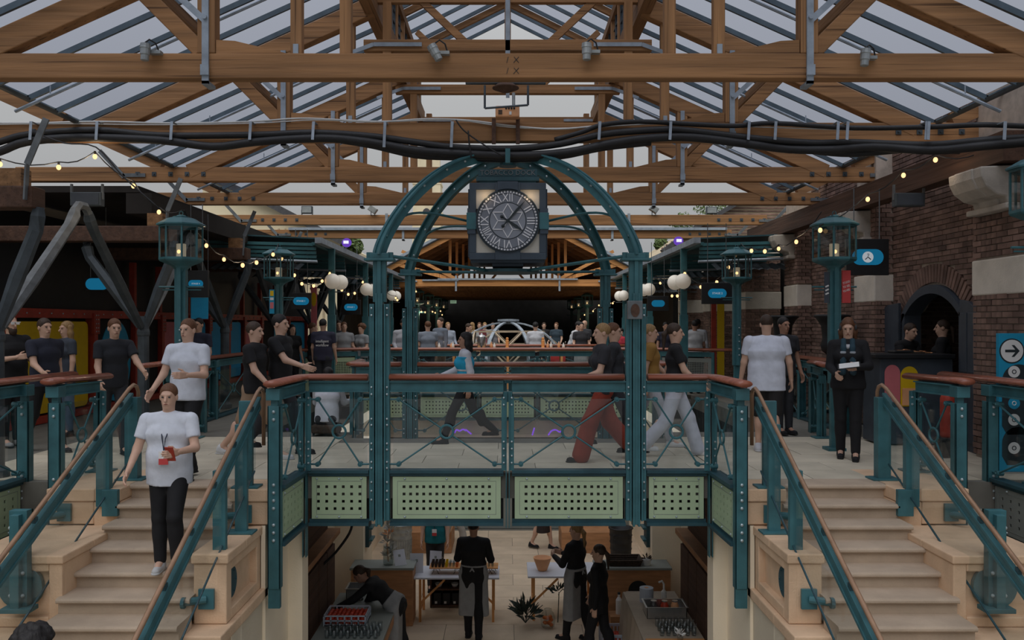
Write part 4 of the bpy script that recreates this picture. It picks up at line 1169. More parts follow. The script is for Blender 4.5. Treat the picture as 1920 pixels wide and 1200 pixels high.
MB().prism([((a.x + b.x) / 2 + .06 * math.cos(q * .5236), a.z - .3 + .17 * math.sin(q * .5236)) for q in range(12)], 'y', 20.488, 20.5).build('disc', 'yellow_vinyl', t)
MB().box(a.x, b.x, 20.5, 20.52, 0, b.z).build('lower_sheet', 'pink_vinyl', t)

# ================================================================== street lanterns
def lantern(loc, label, zl=2.56, scale=1.0, post_h=None):
    x, y = loc
    L_ = thing('street_lantern', (x, y, 0), label, 'lantern', 'teal street lanterns')
    ph = math.pi / 8
    n = 8
    R = .27
    hd = MB().lathe((x, y, zl), [(.07, -.16), (.09, -.12), (.13, -.08), (.20, -.05), (R, -.02), (R + .015, .0), (R + .015, .03)], n, ph)
    hd.build('lantern_base', 'teal', L_)
    cage = MB()
    for j in range(n):
        a = 2 * math.pi * j / n + ph
        p = Vector((x + R * math.cos(a), y + R * math.sin(a), 0))
        cage.bar(p + Vector((0, 0, zl + .02)), p + Vector((0, 0, zl + .47)), .02, .02)
        a2 = 2 * math.pi * (j + 1) / n + ph; q = Vector((x + R * math.cos(a2), y + R * math.sin(a2), 0))
        cage.bar(p + Vector((0, 0, zl + .455)), q + Vector((0, 0, zl + .455)), .025, .04)
        MB().add([p * 1 + Vector((0, 0, zl + .03)), q + Vector((0, 0, zl + .03)), q + Vector((0, 0, zl + .45)), p + Vector((0, 0, zl + .45))], [(0, 1, 2, 3)]).build('pane', 'clear_glass', L_)
    cage.build('cage', 'teal', L_)
    MB().lathe((x, y, zl), [(R + .045, .46), (R + .045, .48), (.18, .56), (.11, .565), (.11, .585), (.07, .59), (.05, .605), (.02, .61)], n, ph).build('lantern_roof', 'teal', L_)
    MB().ring((x, y, zl + .63), .025, .007, 'y', 10, 5).build('finial_ring', 'teal', L_)
    cd = MB().lathe((x, y, zl), [(.062, .03), (.062, .215), (.05, .22)], 14).build('candle', 'candle_wax', L_, smooth=False)
    MB().ball((x - .01, y - .05, zl + .11), .028, 10, 8).build('bulb', 'bulb_glow', cd)
    po = MB().box(x - .075, x + .075, y - .05, y + .05, .9, zl - .10).box(x - .03, x + .03, y - .10, y + .10, .9, zl - .1)
    po.box(x - .055, x + .055, y - .04, y + .04, 0, 1.75).box(x - .12, x + .12, y - .12, y + .12, 0, .04)
    po.build('post', 'teal', L_, bevel=.004)
    MB().tube([(x - .30, y, zl - .36), (x + .30, y, zl - .36)], .014, 6).tube([(x - .26, y + .02, zl - .40), (x + .26, y + .02, zl - .40)], .01, 6).build('ladder_bar', 'teal', L_)
    b = MB()
    for z in (1.62, 1.48, 1.36, 1.22, 1.1): b.ball((x + .02, y - .105 if z > .9 else y - .05, z), .016, 6, 4)
    tag(b.build('bolts', 'bolt_steel', L_), kind='stuff')
    return L_
LX = 4.40
l1 = lantern((-LX, 11.5), 'big teal lantern on a post above the person in white on the steps')
lantern((LX, 11.5), 'big teal lantern on a post above the woman with headphones')
lantern((-LX, 16.4), 'teal lantern above the walking pair in black')
lantern((LX, 16.4), 'teal lantern beside the small black screen near the white T-shirt man')
lantern((5.55, 8.9), 'teal lantern cut by the picture edge above the blue totem', zl=2.86)
for k, y in enumerate((36, 40.8, 45.7, 50.7)):
    for s in (-1, 1):
        if s > 0 and k == 0: continue
        lantern((s * 3.8, y), '%s far lantern in the dark hall on the %s side' % (('first', 'second', 'third', 'fourth')[k], 'shopfront' if s < 0 else 'brick wall'))

# ================================================================== teal side canopies with globe lamp posts
for s, side in ((-1, 'shopfront'), (1, 'brick wall')):
    cp = thing('side_canopy', (s * 5, 25, 3), 'teal slatted canopy on posts along the %s side of the far void' % side, 'canopy')
    MB().box(s * 3.93, s * 4.07, 18.0, 33, 3.40, 3.52).build('edge_gutter', 'iron_strap', cp)
    MB().box(s * 4.07, s * 4.14, 18.0, 33, 3.36, 3.42).build('edge_angle', 'teal', cp)
    # sloping roof boards above
    MB().add([(s * 4.0, 18.2, 3.50), (s * 6.6, 18.2, 3.62), (s * 6.6, 33, 3.62), (s * 4.0, 33, 3.50), (s * 4.0, 18.2, 3.53), (s * 6.6, 18.2, 3.65), (s * 6.6, 33, 3.65), (s * 4.0, 33, 3.53)],
             [(0, 1, 2, 3), (4, 7, 6, 5), (0, 4, 5, 1), (1, 5, 6, 2), (2, 6, 7, 3), (3, 7, 4, 0)]).build('roof_sheet', 'teal_dark', cp)
    for k, y in enumerate((18.2, 21.4, 24.9, 28.6, 32.2)):
        for q in range(5):
            z = 3.42 - q * .085
            MB().add([(s * 4.1, y + q * .02, z), (s * 6.5, y + q * .02, z + .06), (s * 6.5, y + q * .02 + .05, z + .06), (s * 4.1, y + q * .02 + .05, z),
                      (s * 4.1, y + q * .02, z - .065), (s * 6.5, y + q * .02, z - .005), (s * 6.5, y + q * .02 + .03, z - .005), (s * 4.1, y + q * .02 + .03, z - .065)],
                     [(0, 1, 2, 3), (4, 7, 6, 5), (0, 4, 5, 1), (1, 5, 6, 2), (2, 6, 7, 3), (3, 7, 4, 0)]).build('slat', 'teal', cp)
        MB().tube([(s * 4.05, y - .05, 3.02), (s * 6.4, y - .12, 3.10)], .03, 6).build('rain_pipe', 'iron_strap', cp)
        # corrugated fringe
        n = 22; vs_ = []; fs_ = []
        for j in range(n + 1):
            xx = s * (4.5 + j * .09); zz = 2.86 + (.03 if j % 2 else -.0)
            vs_ += [(xx, y + .15, zz), (xx, y + .7, zz + .16)]
        for j in range(n): fs_.append((2 * j, 2 * j + 2, 2 * j + 3, 2 * j + 1))
        MB().add(vs_, fs_).build('corrugated_sheet', 'iron_strap', cp)
    for k, y in enumerate((19.4, 24.0, 29.2)):
        gl = thing('globe_lamp', (s * 4, y, 0), 'teal post with two white globe lamps, %s along the %s side' % (('first', 'second', 'third')[k], side), 'lamp', 'globe lamps along the far void')
        po = MB().box(s * 4 - .07, s * 4 + .07, y - .05, y + .05, 0, 3.4).box(s * 4 - .09, s * 4 + .09, y - .06, y + .06, .9, 1.9)
        po.build('post', 'teal', gl, bevel=.004)
        MB().tube([(s * 4 - .3, y, 2.42), (s * 4 + .3, y, 2.42)], .014, 6).tube([(s * 4, y - .3, 2.46), (s * 4, y + .3, 2.46)], .02, 6).build('arm', 'iron_dark', gl)
        for dx, dy in ((-s * .05, -.28), (-s * .22 + .1 * s, .3)):
            MB().ball((s * 4 + dx - .02 * s, y + dy, 2.65), .175, 16, 12).build('globe', 'globe_opal', gl, smooth=True)

# ================================================================== festoon lights
BLB = None
def festoon(pts, label, watt=0):
    P_ = [W(*p) for p in pts]
    t = thing('string_light', P_[0], label, 'string light', 'festoon strings of bulbs')
    cable = []
    for i in range(len(P_) - 1):
        for j in range(4):
            f = j / 4
            c = P_[i].lerp(P_[i + 1], f) + Vector((0, 0, .055 - .06 * math.sin(math.pi * f)))
            cable.append(c)
    cable.append(P_[-1] + Vector((0, 0, .055)))
    MB().tube(cable, .008, 5).build('cable', 'black_rubber', t)
    for p in P_[1:-1]:
        h = MB().cyl(p + Vector((0, 0, .02)), p + Vector((0, 0, .06)), .014, 8).build('holder', 'black_rubber', t)
        if watt and p not in (P_[-2],):
            ld = bpy.data.lights.new('bulb_light', 'POINT'); ld.energy = watt; ld.color = (1, .76, .5); ld.shadow_soft_size = .05
            lo = bpy.data.objects.new('bulb_light', ld); col.objects.link(lo); lo.location = p - Vector((0, .04, .06))
        r = .028 if p.y < 14 else .032
        MB().ball(p - Vector((0, 0, .012)), (r, r, r * 1.2), 10, 8).build('bulb', 'bulb_glow', h, smooth=True)
festoon([(-40, 302, 10), (0, 306, 10.2), (110, 312, 10.6), (178, 292, 11), (250, 347, 11.4), (298, 396, 11.7), (342, 402, 11.5)], 'string of warm bulbs from the picture edge to the big left-hand lantern', 2.5)
festoon([(345, 402, 11.5), (387, 459, 12.5), (420, 485, 13.2), (455, 496, 14), (481, 491, 14.8), (512, 476, 15.8), (522, 462, 16.4)], 'string of warm bulbs between the two left-hand lanterns', 2)
festoon([(522, 462, 16.4), (528, 484, 16.8), (552, 515, 17.3), (566, 531, 18), (588, 535, 18.5), (604, 526, 19), (618, 512, 19.2), (625, 505, 19.4)], 'string of bulbs from the second left-hand lantern to the first globe post')
festoon([(625, 505, 19.4), (641, 543, 21), (653, 551, 22), (665, 549, 22.6), (680, 528, 23.6), (686, 520, 24)], 'string of bulbs between the first two left-hand globe posts')
festoon([(686, 520, 24), (702, 548, 26), (720, 547, 27.5), (742, 558, 28.5), (745, 562, 29), (738, 528, 29.2)], 'string of bulbs at the last left-hand globe post')
festoon([(1930, 262, 10.3), (1835, 296, 10.5), (1754, 298, 10.8), (1694, 327, 11.1), (1627, 372, 11.4), (1538, 430, 11.3), (1565, 402, 11.5)], 'string of warm bulbs under the hoses above the brick wall', 1.2)
festoon([(1540, 405, 11.5), (1493, 452, 12.8), (1460, 465, 13.8), (1434, 470, 14.8), (1409, 469, 15.6), (1390, 462, 16.4)], 'string of warm bulbs between the two right-hand lanterns', 1.2)
festoon([(1390, 462, 16.4), (1366, 500, 17), (1344, 528, 17.5), (1327, 537, 18), (1314, 537, 18.4), (1284, 512, 19.2), (1280, 505, 19.4)], 'string of bulbs from the second right-hand lantern to a globe post')
festoon([(1280, 505, 19.4), (1270, 554, 20.6), (1260, 554, 21.5), (1238, 530, 23.6), (1230, 520, 24)], 'string of bulbs between the right-hand globe posts')
festoon([(1230, 520, 24), (1215, 545, 26), (1209, 545, 27), (1201, 543, 28), (1190, 530, 29.2)], 'string of bulbs at the last right-hand globe post')
festoon([(775, 520, 33.5), (780, 546, 34), (790, 584, 36), (797, 585, 37), (811, 584, 40), (816, 586, 42), (826, 583, 45), (829, 590, 46), (838, 585, 50)], 'string of bulbs around the far lanterns on the shopfront side', 6)
festoon([(1160, 560, 30), (1149, 568, 32), (1144, 568, 33), (1123, 572, 38), (1112, 583, 40), (1100, 586, 42), (1096, 590, 44), (1087, 598, 46), (1082, 590, 50)], 'string of bulbs around the far lanterns on the brick wall side', 6)
# bulbs deep inside the dark side bay
festoon([(60, 394, 15), (60, 560, 15), (100, 572, 15.5), (125, 568, 16), (140, 575, 16.5), (155, 566, 17), (168, 574, 17.5), (180, 570, 18), (205, 574, 18.5), (215, 570, 19)], 'faint string of bulbs deep in the dark side bay', 6)

# ================================================================== hoses and cables along the second tie beam
def px_path(pts, Y, sm=4):
    P_ = [W(x, y, Y - (1.35 * min(1, max(0, (x - 1500) / 380)) if 10.7 < Y < 11 else 0)) for x, y in pts]; out = []
    for i in range(len(P_) - 1):
        a, b, c, d = P_[max(i - 1, 0)], P_[i], P_[i + 1], P_[min(i + 2, len(P_) - 1)]
        for j in range(sm):
            t = j / sm
            out.append(.5 * ((2 * b) + (c - a) * t + (2 * a - 5 * b + 4 * c - d) * t * t + (3 * b - a - 3 * c + d) * t ** 3))
    out.append(P_[-1]); return out
h1 = [(-60, 285), (0, 266), (55, 252), (180, 244), (300, 254), (480, 253), (590, 249), (700, 256), (780, 267), (850, 276), (960, 279), (1050, 270), (1130, 252), (1220, 244), (1280, 244), (1400, 258), (1520, 268), (1600, 267), (1740, 272), (1850, 263), (1980, 255)]
h2 = [(-60, 300), (0, 284), (50, 266), (150, 258), (300, 263), (400, 275), (480, 266), (600, 259), (690, 266), (780, 282), (860, 288), (960, 292), (1060, 286), (1150, 268), (1220, 259), (1300, 258), (1400, 270), (1480, 280), (1560, 281), (1640, 276), (1750, 282), (1850, 273), (1980, 262)]
h3 = [(640, 262), (700, 272), (780, 290), (860, 294), (960, 297), (1050, 292), (1130, 276), (1220, 266)]
h4 = [(1040, 262), (1090, 248), (1130, 234), (1200, 228), (1300, 233), (1380, 236), (1450, 231), (1600, 240), (1750, 238), (1850, 234), (1980, 240)]
h5 = [(1440, 268), (1520, 282), (1600, 288), (1700, 280), (1800, 282)]
for nm, pts, Y, r, lb in (('hose', h1, 10.82, .043, 'upper thick black hose slung along the second tie beam'), ('hose', h2, 10.80, .052, 'lower thick black hose slung along the second tie beam'),
                          ('hose', h3, 10.86, .05, 'black hose sagging lowest over the crown of the clock frame'), ('hose', h4, 10.84, .03, 'black hose lying on top of the second tie beam above the brick side'),
                          ('hose', h5, 10.88, .045, 'black hose hanging under the second tie beam near the brick wall')):
    o = MB().tube(px_path(pts, Y), r, 10).build(nm, 'black_rubber', None, smooth=True); tag(o, lb, 'hose')
w1 = [(-40, 230), (60, 231), (180, 228), (320, 231), (470, 228), (560, 222), (640, 225), (720, 228), (800, 223), (880, 226), (960, 236), (1040, 242), (1120, 236), (1180, 228)]
w2 = [(-40, 234), (120, 232), (300, 234), (480, 231), (590, 225), (700, 229), (850, 225), (960, 239), (1080, 240), (1250, 232), (1420, 238), (1600, 244)]
for pts, lb, r in ((w1, 'white cable lying along the top of the second tie beam', .012), (w2, 'thin grey cable lying along the second tie beam', .008)):
    tag(MB().tube(px_path(pts, 10.90), r, 6).build('cable', 'white_cable', None, smooth=True), lb, 'cable')
for pts, lb in (([(855, 225), (870, 245), (905, 270), (945, 294)], 'thin black cable drooping from the tie beam to the clock frame'), ([(878, 245), (880, 270), (884, 297)], 'thin black cable hanging straight down beside the clock'),
                ([(70, 250), (120, 268), (180, 276), (230, 330), (300, 392)], 'thin black cable running down to the left-hand bulbs'), ([(1820, 312), (1840, 340), (1880, 378), (1925, 392)], 'black cable drooping across the stone corbel'), ([(1852, 320), (1866, 355), (1875, 370)], 'short black cable hanging by the stone corbel')):
    tag(MB().tube(px_path(pts, 10.7), .010, 6).build('cable', 'black_rubber', None, smooth=True), lb, 'cable')
for i, x in enumerate((58, 182, 322, 470, 588, 722, 848, 1125, 1258, 1405, 1455, 1572, 1590, 1738, 1742, 1885)):
    yy_ = 10.76 - 1.35 * min(1, max(0, (x - 1500) / 380)); p = W(x, 228, yy_); q = W(x - 2, 262 if x not in (848, 722) else 276, yy_ - .03)
    o = MB().bar(p, q, .035, .008, up=(0, 1, 0)).bar(p, p + Vector((0, .2, .0)), .035, .008).build('hose_strap', 'iron_strap', None)
    tag(o, 'grey metal strap holding the hoses to the second tie beam', 'strap', 'straps holding the hoses to the second tie beam')

# ================================================================== spotlights, floods, box under the beam
def spot(px, py, Y, tilt, label):
    p = W(px, py, Y)
    t = thing('spotlight', p, label, 'spotlight', 'grey spotlights on the nearest tie beam')
    M = Matrix.Translation(p) @ Matrix.Rotation(tilt, 4, 'Y')
    MB().lathe((0, 0, 0), [(.03, .085), (.045, .08), (.048, .05), (.05, .04), (.045, .03), (.045, -.02), (.038, -.03), (.038, -.075), (.03, -.08)], 12).xf(M).build('barrel', 'zinc', t)
    MB().tube([(p.x, p.y, p.z + .09), (p.x + .04, p.y, p.z + .12), (p.x + .09, p.y + .02, p.z + .09), (p.x + .11, p.y + .04, p.z + .03)], .008, 5).build('lead', 'black_rubber', t)
    MB().box(p.x + .02, p.x + .13, p.y + .03, p.y + .10, p.z - .0, p.z + .03).build('bracket', 'zinc', t)
spot(272, 98, 8.02, .05, 'grey spotlight near the far left end of the nearest tie beam')
spot(816, 99, 8.02, -.5, 'tilted grey spotlight above the clock, on its left')
spot(1100, 97, 8.02, .0, 'upright grey spotlight above the clock, on its right')
spot(1622, 108, 8.02, .1, 'grey spotlight near the right end of the nearest tie beam')
def flood(px, py, w_, h_, Y, label, face='teal_dark', up=False):
    p = W(px, py, Y); a = w_ * Y / FPX / 2; b = h_ * Y / FPX / 2
    t = thing('floodlight', p, label, 'floodlight')
    MB().box(p.x - a, p.x + a, Y, Y + .12, p.z - b, p.z + b).build('housing', 'iron_dark', t, bevel=.01)
    MB().box(p.x - a * .86, p.x + a * .86, Y - .006, Y, p.z - b * .8, p.z + b * .8).build('lens', face, t)
    sgn = -1 if up else 1
    for s in (-1, 1): MB().box(p.x + s * a - .012, p.x + s * a + .012, Y + .03, Y + .07, p.z, p.z + sgn * (b + .12)).build('yoke', 'iron_grey', t)
    return t
flood(160, 373, 58, 26, 11.9, 'wide floodlight under the tie beam at the dark side bay', 'charcoal_paint')
flood(1707, 374, 56, 25, 11.9, 'wide blue-grey floodlight under the tie beam beside the brick wall', 'charcoal_paint')
flood(575, 393, 20, 14, 20.24, 'small floodlight standing on a tie beam left of the clock', 'zinc', True)
flood(1335, 394, 20, 13, 20.24, 'small floodlight standing on a tie beam right of the clock', 'zinc', True)
for s, px, py, lb in ((-1, 650, 455, 'small floodlight glowing purple on the canopy edge left of the clock'), (1, 1272, 452, 'small floodlight glowing purple on the canopy edge right of the clock')):
    Y = 20.6; p = W(px, py, Y)
    t = thing('uplighter', p, lb, 'floodlight')
    MB().ball((p.x, Y, p.z), (.12, .08, .11), 14, 10).build('housing', 'purple_beam', t, smooth=True)
    MB().box(p.x - .06, p.x + .06, Y - .10, Y - .07, p.z - .03, p.z + .04).build('lens', 'beam_white', t)
    MB().box(p.x - .02, p.x + .02, Y - .02, Y + .02, 3.52, p.z).build('stem', 'iron_grey', t)
for px, py, lb in ((699, 393, 'small tilted spotlight hanging behind the dome left of the clock'), (1226, 392, 'small tilted spotlight hanging behind the dome right of the clock')):
    p = W(px, py, 20.2); t = thing('small_spotlight', p, lb, 'spotlight')
    MB().box(-.1, .1, -.08, .08, -.07, .07).xf(Matrix.Translation(p) @ Matrix.Rotation(.6, 4, 'Y')).build('head', 'zinc', t, bevel=.01)
    MB().box(p.x - .05, p.x - .035, p.y, p.y + .02, p.z - .14, p.z).box(p.x + .035, p.x + .05, p.y, p.y + .02, p.z - .14, p.z).build('yoke', 'iron_dark', t)
# box of switches under a hoop lamp, hung between the first two trusses
rg = thing('control_box', W(952, 228, 10.6), 'brown control box with vents in a hanging wire cradle above the clock', 'box')
a, b = W(929, 199, 10.75), W(974, 220, 10.75)
MB().box(a.x, b.x, 10.72, 10.9, b.z, a.z).build('case', 'pottery', rg, bevel=.015)
for k in range(4):
    q = W(949 + k * 5, 203, 10.72); MB().ball(q, .014, 8, 6).build('knob', 'ink', rg)
for k in range(3):
    q = W(938, 207 + k * 3, 10.715); MB().box(q.x - .025, q.x + .025, q.y - .004, q.y + .004, q.z - .005, q.z + .005).build('vent', 'ink', rg)
q = W(957, 212, 10.715); MB().box(q.x - .015, q.x + .015, q.y - .004, q.y + .004, q.z - .02, q.z + .02).build('notice', 'white_print', rg)
for x in (926, 971):
    a, b = W(x, 222, 10.88), W(x, 270, 10.88); MB().box(a.x - .025, a.x + .025, 10.86, 10.9, b.z, a.z).build('bracket', 'timber_dark', rg)
a, b, c, d = W(909, 160, 10.6), W(909, 203, 10.6), W(990, 197, 10.6), W(990, 160, 10.6)
MB().tube([a, b], .014, 6).tube([b, c], .014, 6).tube([c, d], .014, 6).build('cradle', 'iron_dark', rg)
a, b = W(963, 174, 10.65), W(963, 198, 10.65); MB().tube([a, b], .02, 6).build('stem', 'zinc', rg)
hl = thing('hoop_lamp', W(948, 167, 9.6), 'shallow dark dish lamp hanging above the control box', 'lamp')
c = W(948, 166, 9.6)
MB().lathe(c, [(.02, .05), (.10, .045), (.15, .01), (.15, 0), (.05, -.04), (.02, -.045)], 20).build('dish', 'timber_dark', hl)
MB().box(c.x - .45, c.x + .45, c.y - .03, c.y + .03, c.z + .05, c.z + .09).build('track', 'iron_dark', hl)
MB().tube([c + Vector((0, 0, .04)), c + Vector((0, 0, .09))], .012, 6).build('stem', 'iron_dark', hl)
# intercom on the front right column
ic = thing('intercom_box', (1.46, 9.64, 1.8), 'brown box with an oval grille on the front column beside the walkers', 'box')
p = W(1191, 582, 9.6)
MB().box(p.x - .085, p.x + .085, 9.60, 9.68, p.z - .10, p.z + .11).build('case', 'iron_grey', ic, bevel=.008)
MB().prism([(p.x + .05 * math.cos(t * .3927), p.z + .075 * math.sin(t * .3927)) for t in range(16)], 'y', 9.592, 9.61).build('grille', 'timber_dark', ic)

# ================================================================== screens and signs
def pill(cx, cz, w_, h_, y, m, parent, name='pill'):
    r = h_ / 2; pl = [(cx + w_ / 2 - r + r * math.cos(t), cz + r * math.sin(t)) for t in [math.pi * (i / 10 - .5) for i in range(11)]]
    pl += [(cx - w_ / 2 + r - r * math.cos(t), cz - r * math.sin(t)) for t in [math.pi * (i / 10 - .5) for i in range(11)]]
    return MB().prism(pl, 'y', y - .004, y).build(name, m, parent)
def screen(px0, py0, px1, py1, Y, pw, label, text=None, icon=False, poff=0):
    a, b = W(px0, py0, Y), W(px1, py1, Y); cx, cz = (a.x + b.x) / 2 + poff, (a.z + b.z) / 2
    t = thing('display_screen', (cx, Y, b.z), label, 'screen')
    MB().box(a.x, b.x, Y, Y + .07, b.z, a.z).build('case', 'black_paint', t, bevel=.006)
    w_ = (b.x - a.x) * pw; pill(cx, cz, w_, w_ * .5, Y, 'screen_blue', t)
    if icon:
        r = w_ * .175
        MB().cyl((cx, Y - .005, cz), (cx, Y - .008, cz), r, 24).build('icon_disc', 'screen_white', t)
        MB().tube([(cx - r * .5, Y - .011, cz - r * .45), (cx, Y - .011, cz + .0), (cx + r * .5, Y - .011, cz - r * .45)], r * .09, 6).tube([(cx, Y - .011, cz), (cx, Y - .011, cz + r * .25), (cx + r * .2, Y - .011, cz + r * .42), (cx + r * .1, Y - .011, cz + r * .6), (cx - r * .15, Y - .011, cz + r * .5)], r * .06, 6).build('hanger_icon', 'ink', t)
    if text:
        place(text_mb(text, w_ * .15, .002), (cx, Y - .006, cz)).build('lettering', 'screen_white', t, fixn=False)
    for s in (-1, 1): MB().tube([(cx + s * (b.x - a.x) * .3, Y + .04, a.z), (cx + s * (b.x - a.x) * .3, Y + .04, 3.75)], .008, 4).build('hanger', 'iron_grey', t)
screen(1587, 448, 1667, 516, 12.9, .74, 'black screen with a blue pill and coat hanger icon', icon=True)
screen(1316, 530, 1374, 570, 17.4, .60, 'black screen with a blue pill beside the yellow banner', 'STAGE 2')
screen(1214, 555, 1254, 583, 21.5, .62, 'small black screen behind the intercom column')
screen(546, 549, 583, 580, 18.5, .80, 'dark screen with a blue pill above the purple T-shirt man', 'STAGE 1')
screen(353, 507, 390, 557, 14.6, .75, 'black screen with a blue pill half behind the big lantern post', 'STAGE 4', poff=-.04)
screen(640, 562, 676, 590, 22.4, .7, 'small dark screen behind the second globe post', 'STAGE 1')
screen(158, 520, 206, 545, 15.0, .9, 'dim screen deep in the dark side bay')
t, a, b = flat_sign('post_sign', 1579, 507, 1595, 568, 11.42, 'red_vinyl', 'red sign with slanted white words on the big right-hand lantern post', 'sign')
for k, tx in enumerate(("IT'S GOOD", 'TO SEE', 'YOU HERE')):
    m_ = text_mb(tx, .032, .002); w_ = max(v[0] for v in m_.v) - min(v[0] for v in m_.v)
    m_.xf(Matrix.Translation(((a.x + b.x) / 2, 11.417, a.z - .16 - k * .055)) @ Matrix.Rotation(-.32, 4, 'Y') @ Matrix.Diagonal((min(1, .095 / w_), 1, 1.3, 1))).build('lettering', 'white_print', t, fixn=False)
t, a, b = flat_sign('post_sign', 1546, 510, 1555, 568, 11.46, 'charcoal_paint', 'narrow grey sign on the far side of the big right-hand lantern post', 'sign')
for k in range(3): MB().bar((a.x + .01, 11.455, a.z - .2 - k * .05), (b.x - .01, 11.455, a.z - .18 - k * .05), .004, .02).build('stripe', 'white_print', t)
t, a, b = flat_sign('post_sign', 505, 543, 514, 588, 16.2, 'cyan_vinyl', 'narrow blue and red sign on the second left-hand lantern post', 'sign')
for k, (m_, z0, z1) in enumerate((('yellow_vinyl', .02, .12), ('white_print', .15, .20), ('pink_vinyl', .24, .36))): MB().box(a.x + .015, b.x - .01, 16.195, 16.2, a.z - z1, a.z - z0).build('block', m_, t)
t, a, b = flat_sign('yellow_banner', 1345, 570, 1358, 665, 21.3, 'yellow_vinyl', 'tall yellow banner beside the far brick pier', 'banner')
MB().box(a.x - .14, a.x - .02, 21.32, 21.36, 0, a.z + .5).build('red_post', 'red_paint', t)
MB().box(a.x, b.x, 21.3, 21.33, 0, b.z).build('lower_sheet', 'yellow_vinyl', t)
# notices on the near pier's stone band
n1 = thing('notice', (5.97, 10.3, 2.1), 'small white notice with a pictogram on the near pier band', 'notice')
MB().box(6.05, 6.17, 9.862, 9.875, 2.12, 2.44).build('sheet', 'white_print', n1)
for z0, z1 in ((2.32, 2.42), (2.24, 2.29), (2.15, 2.21)): MB().box(6.07, 6.15, 9.858, 9.862, z0, z1).build('print_block', 'grey_panel', n1)
# blue way-finding totem
tm = thing('wayfinding_totem', (6.35, 10.4, 0), 'blue information totem with a white arrow disc and round icons', 'sign')
TYY = 9.72
a = W(1873, 625, TYY); x0 = a.x; x1 = x0 + .42
MB().box(x0, x1, TYY, TYY + .06, 0.02, a.z).build('panel', 'cyan_vinyl', tm, bevel=.004)
MB().box(x0 - .02, x1, TYY - .03, TYY + .12, 0, .02).build('base_plate', 'steel', tm)
def disc(px, py, rpx, m, name, dy=.004, parent=tm):
    c = W(px, py, TYY); r = rpx * TYY / FPX
    return MB().cyl((c.x, TYY - dy, c.z), (c.x, TYY + .001, c.z), r, 28).build(name, m, parent)
for py in (745, 825): pass
zt = W(0, 690, TYY).z
def lobe(z_top, z_bot):
    cx = W(1910, 0, TYY).x; r = .19
    pl = [(max(x0 + .02, cx - r), z_bot + .1), (max(x0 + .02, cx - r), z_top - r)] + [(cx + r * math.cos(t), z_top - r + r * math.sin(t)) for t in [math.pi * (1 - i / 14) for i in range(1, 15)]] + [(min(cx + r, x1), z_bot + .1), (cx + r * .7, z_bot), (cx - r * .7, z_bot)]
    pl = [(min(u, x1 - .002), v) for u, v in pl]
    MB().prism(pl, 'y', TYY - .003, TYY + .001).build('dark_lobe', 'ink', tm)
lobe(W(0, 683, TYY).z, W(0, 815, TYY).z); lobe(W(0, 800, TYY).z, W(0, 872, TYY).z)
disc(1897, 658, 23.5, 'ink', 'arrow_ring', .004); disc(1897, 658, 21, 'white_print', 'arrow_disc', .007)
c = W(1897, 658, TYY); u = TYY / FPX
MB().prism([(c.x - 13 * u, c.z - 2.5 * u), (c.x + 6 * u, c.z - 2.5 * u), (c.x - 1 * u, c.z - 11 * u), (c.x + 4 * u, c.z - 11 * u), (c.x + 14 * u, c.z), (c.x + 4 * u, c.z + 11 * u), (c.x - 1 * u, c.z + 11 * u), (c.x + 6 * u, c.z + 2.5 * u), (c.x - 13 * u, c.z + 2.5 * u)], 'y', TYY - .010, TYY - .006).build('arrow', 'ink', tm)
for py, m_ in ((697, 'white_print'), (726, 'white_print'), (756, 'cyan_vinyl'), (787, 'white_print'), (840, 'white_print')):
    d_ = disc(1901, py, 11, m_, 'icon_disc', .006)
    c = W(1901, py, TYY); MB().ring((c.x, TYY - .007, c.z), .022, .005, 'y', 12, 4).build('icon', 'ink' if m_ != 'cyan_vinyl' else 'white_print', d_)
# black counter with coloured arches
ct = thing('reception_counter', (5.8, 12.2, 0), 'black counter with pink and yellow shapes below the arched doorway', 'counter')
a, b = W(1652, 672, 11.9), W(1742, 806, 11.9)
ctop = a.z
MB().box(5.2, 6.22, 11.92, 12.5, .02, ctop).build('body', 'charcoal_paint', ct, bevel=.01)
MB().box(5.1, 6.22, 11.84, 12.6, ctop, ctop + .06).build('top', 'black_paint', ct, bevel=.01)
def arch_shape(px0, px1, pyt, pyb, m, name):
    p, q = W(px0, pyt, 11.91), W(px1, pyb, 11.91); r = (q.x - p.x) / 2; cx = (p.x + q.x) / 2
    MB().prism([(p.x, max(q.z, .05))] + [(cx - r * math.cos(t), p.z - r * 1.1 + r * 1.1 * math.sin(t)) for t in [math.pi * i / 14 for i in range(15)]] + [(q.x, max(q.z, .05))], 'y', 11.912, 11.921).build(name, m, ct)
arch_shape(1659, 1688, 684, 762, 'pink_vinyl', 'pink_arch'); arch_shape(1689, 1722, 687, 762, 'yellow_vinyl', 'yellow_arch')
p, q = W(1692, 728, 11.905), W(1720, 760, 11.905); MB().box(p.x, q.x, 11.903, 11.913, q.z, p.z).build('ochre_block', 'pottery', ct)
for k, (px, w_, m_) in enumerate(((1690, .28, 'black_paint'), (1720, .3, 'wicker'), (1735, .12, 'pottery'))):
    p = W(px, 668, 12.3)
    o = thing('counter_item', (p.x, 12.3, ctop + .06), ('folded dark bag on the black counter', 'shallow tray of tags on the black counter', 'small heap of brown labels on the black counter')[k], 'tray')
    MB().box(p.x - w_ / 2, p.x + w_ / 2, 12.2, 12.45, ctop + .06, ctop + (.10 if k == 0 else .075)).build('tray', m_, o, bevel=.015)
    for j in range(6): MB().box(-.04, .04, -.012, .012, 0, .003).xf(Matrix.Translation((p.x + random.uniform(-.1, .1), 12.3 + random.uniform(-.05, .05), ctop + .079 + .02 * (k == 0) + j * .003)) @ Matrix.Rotation(random.uniform(0, 3), 4, 'Z')).build('tag', 'pottery', o)
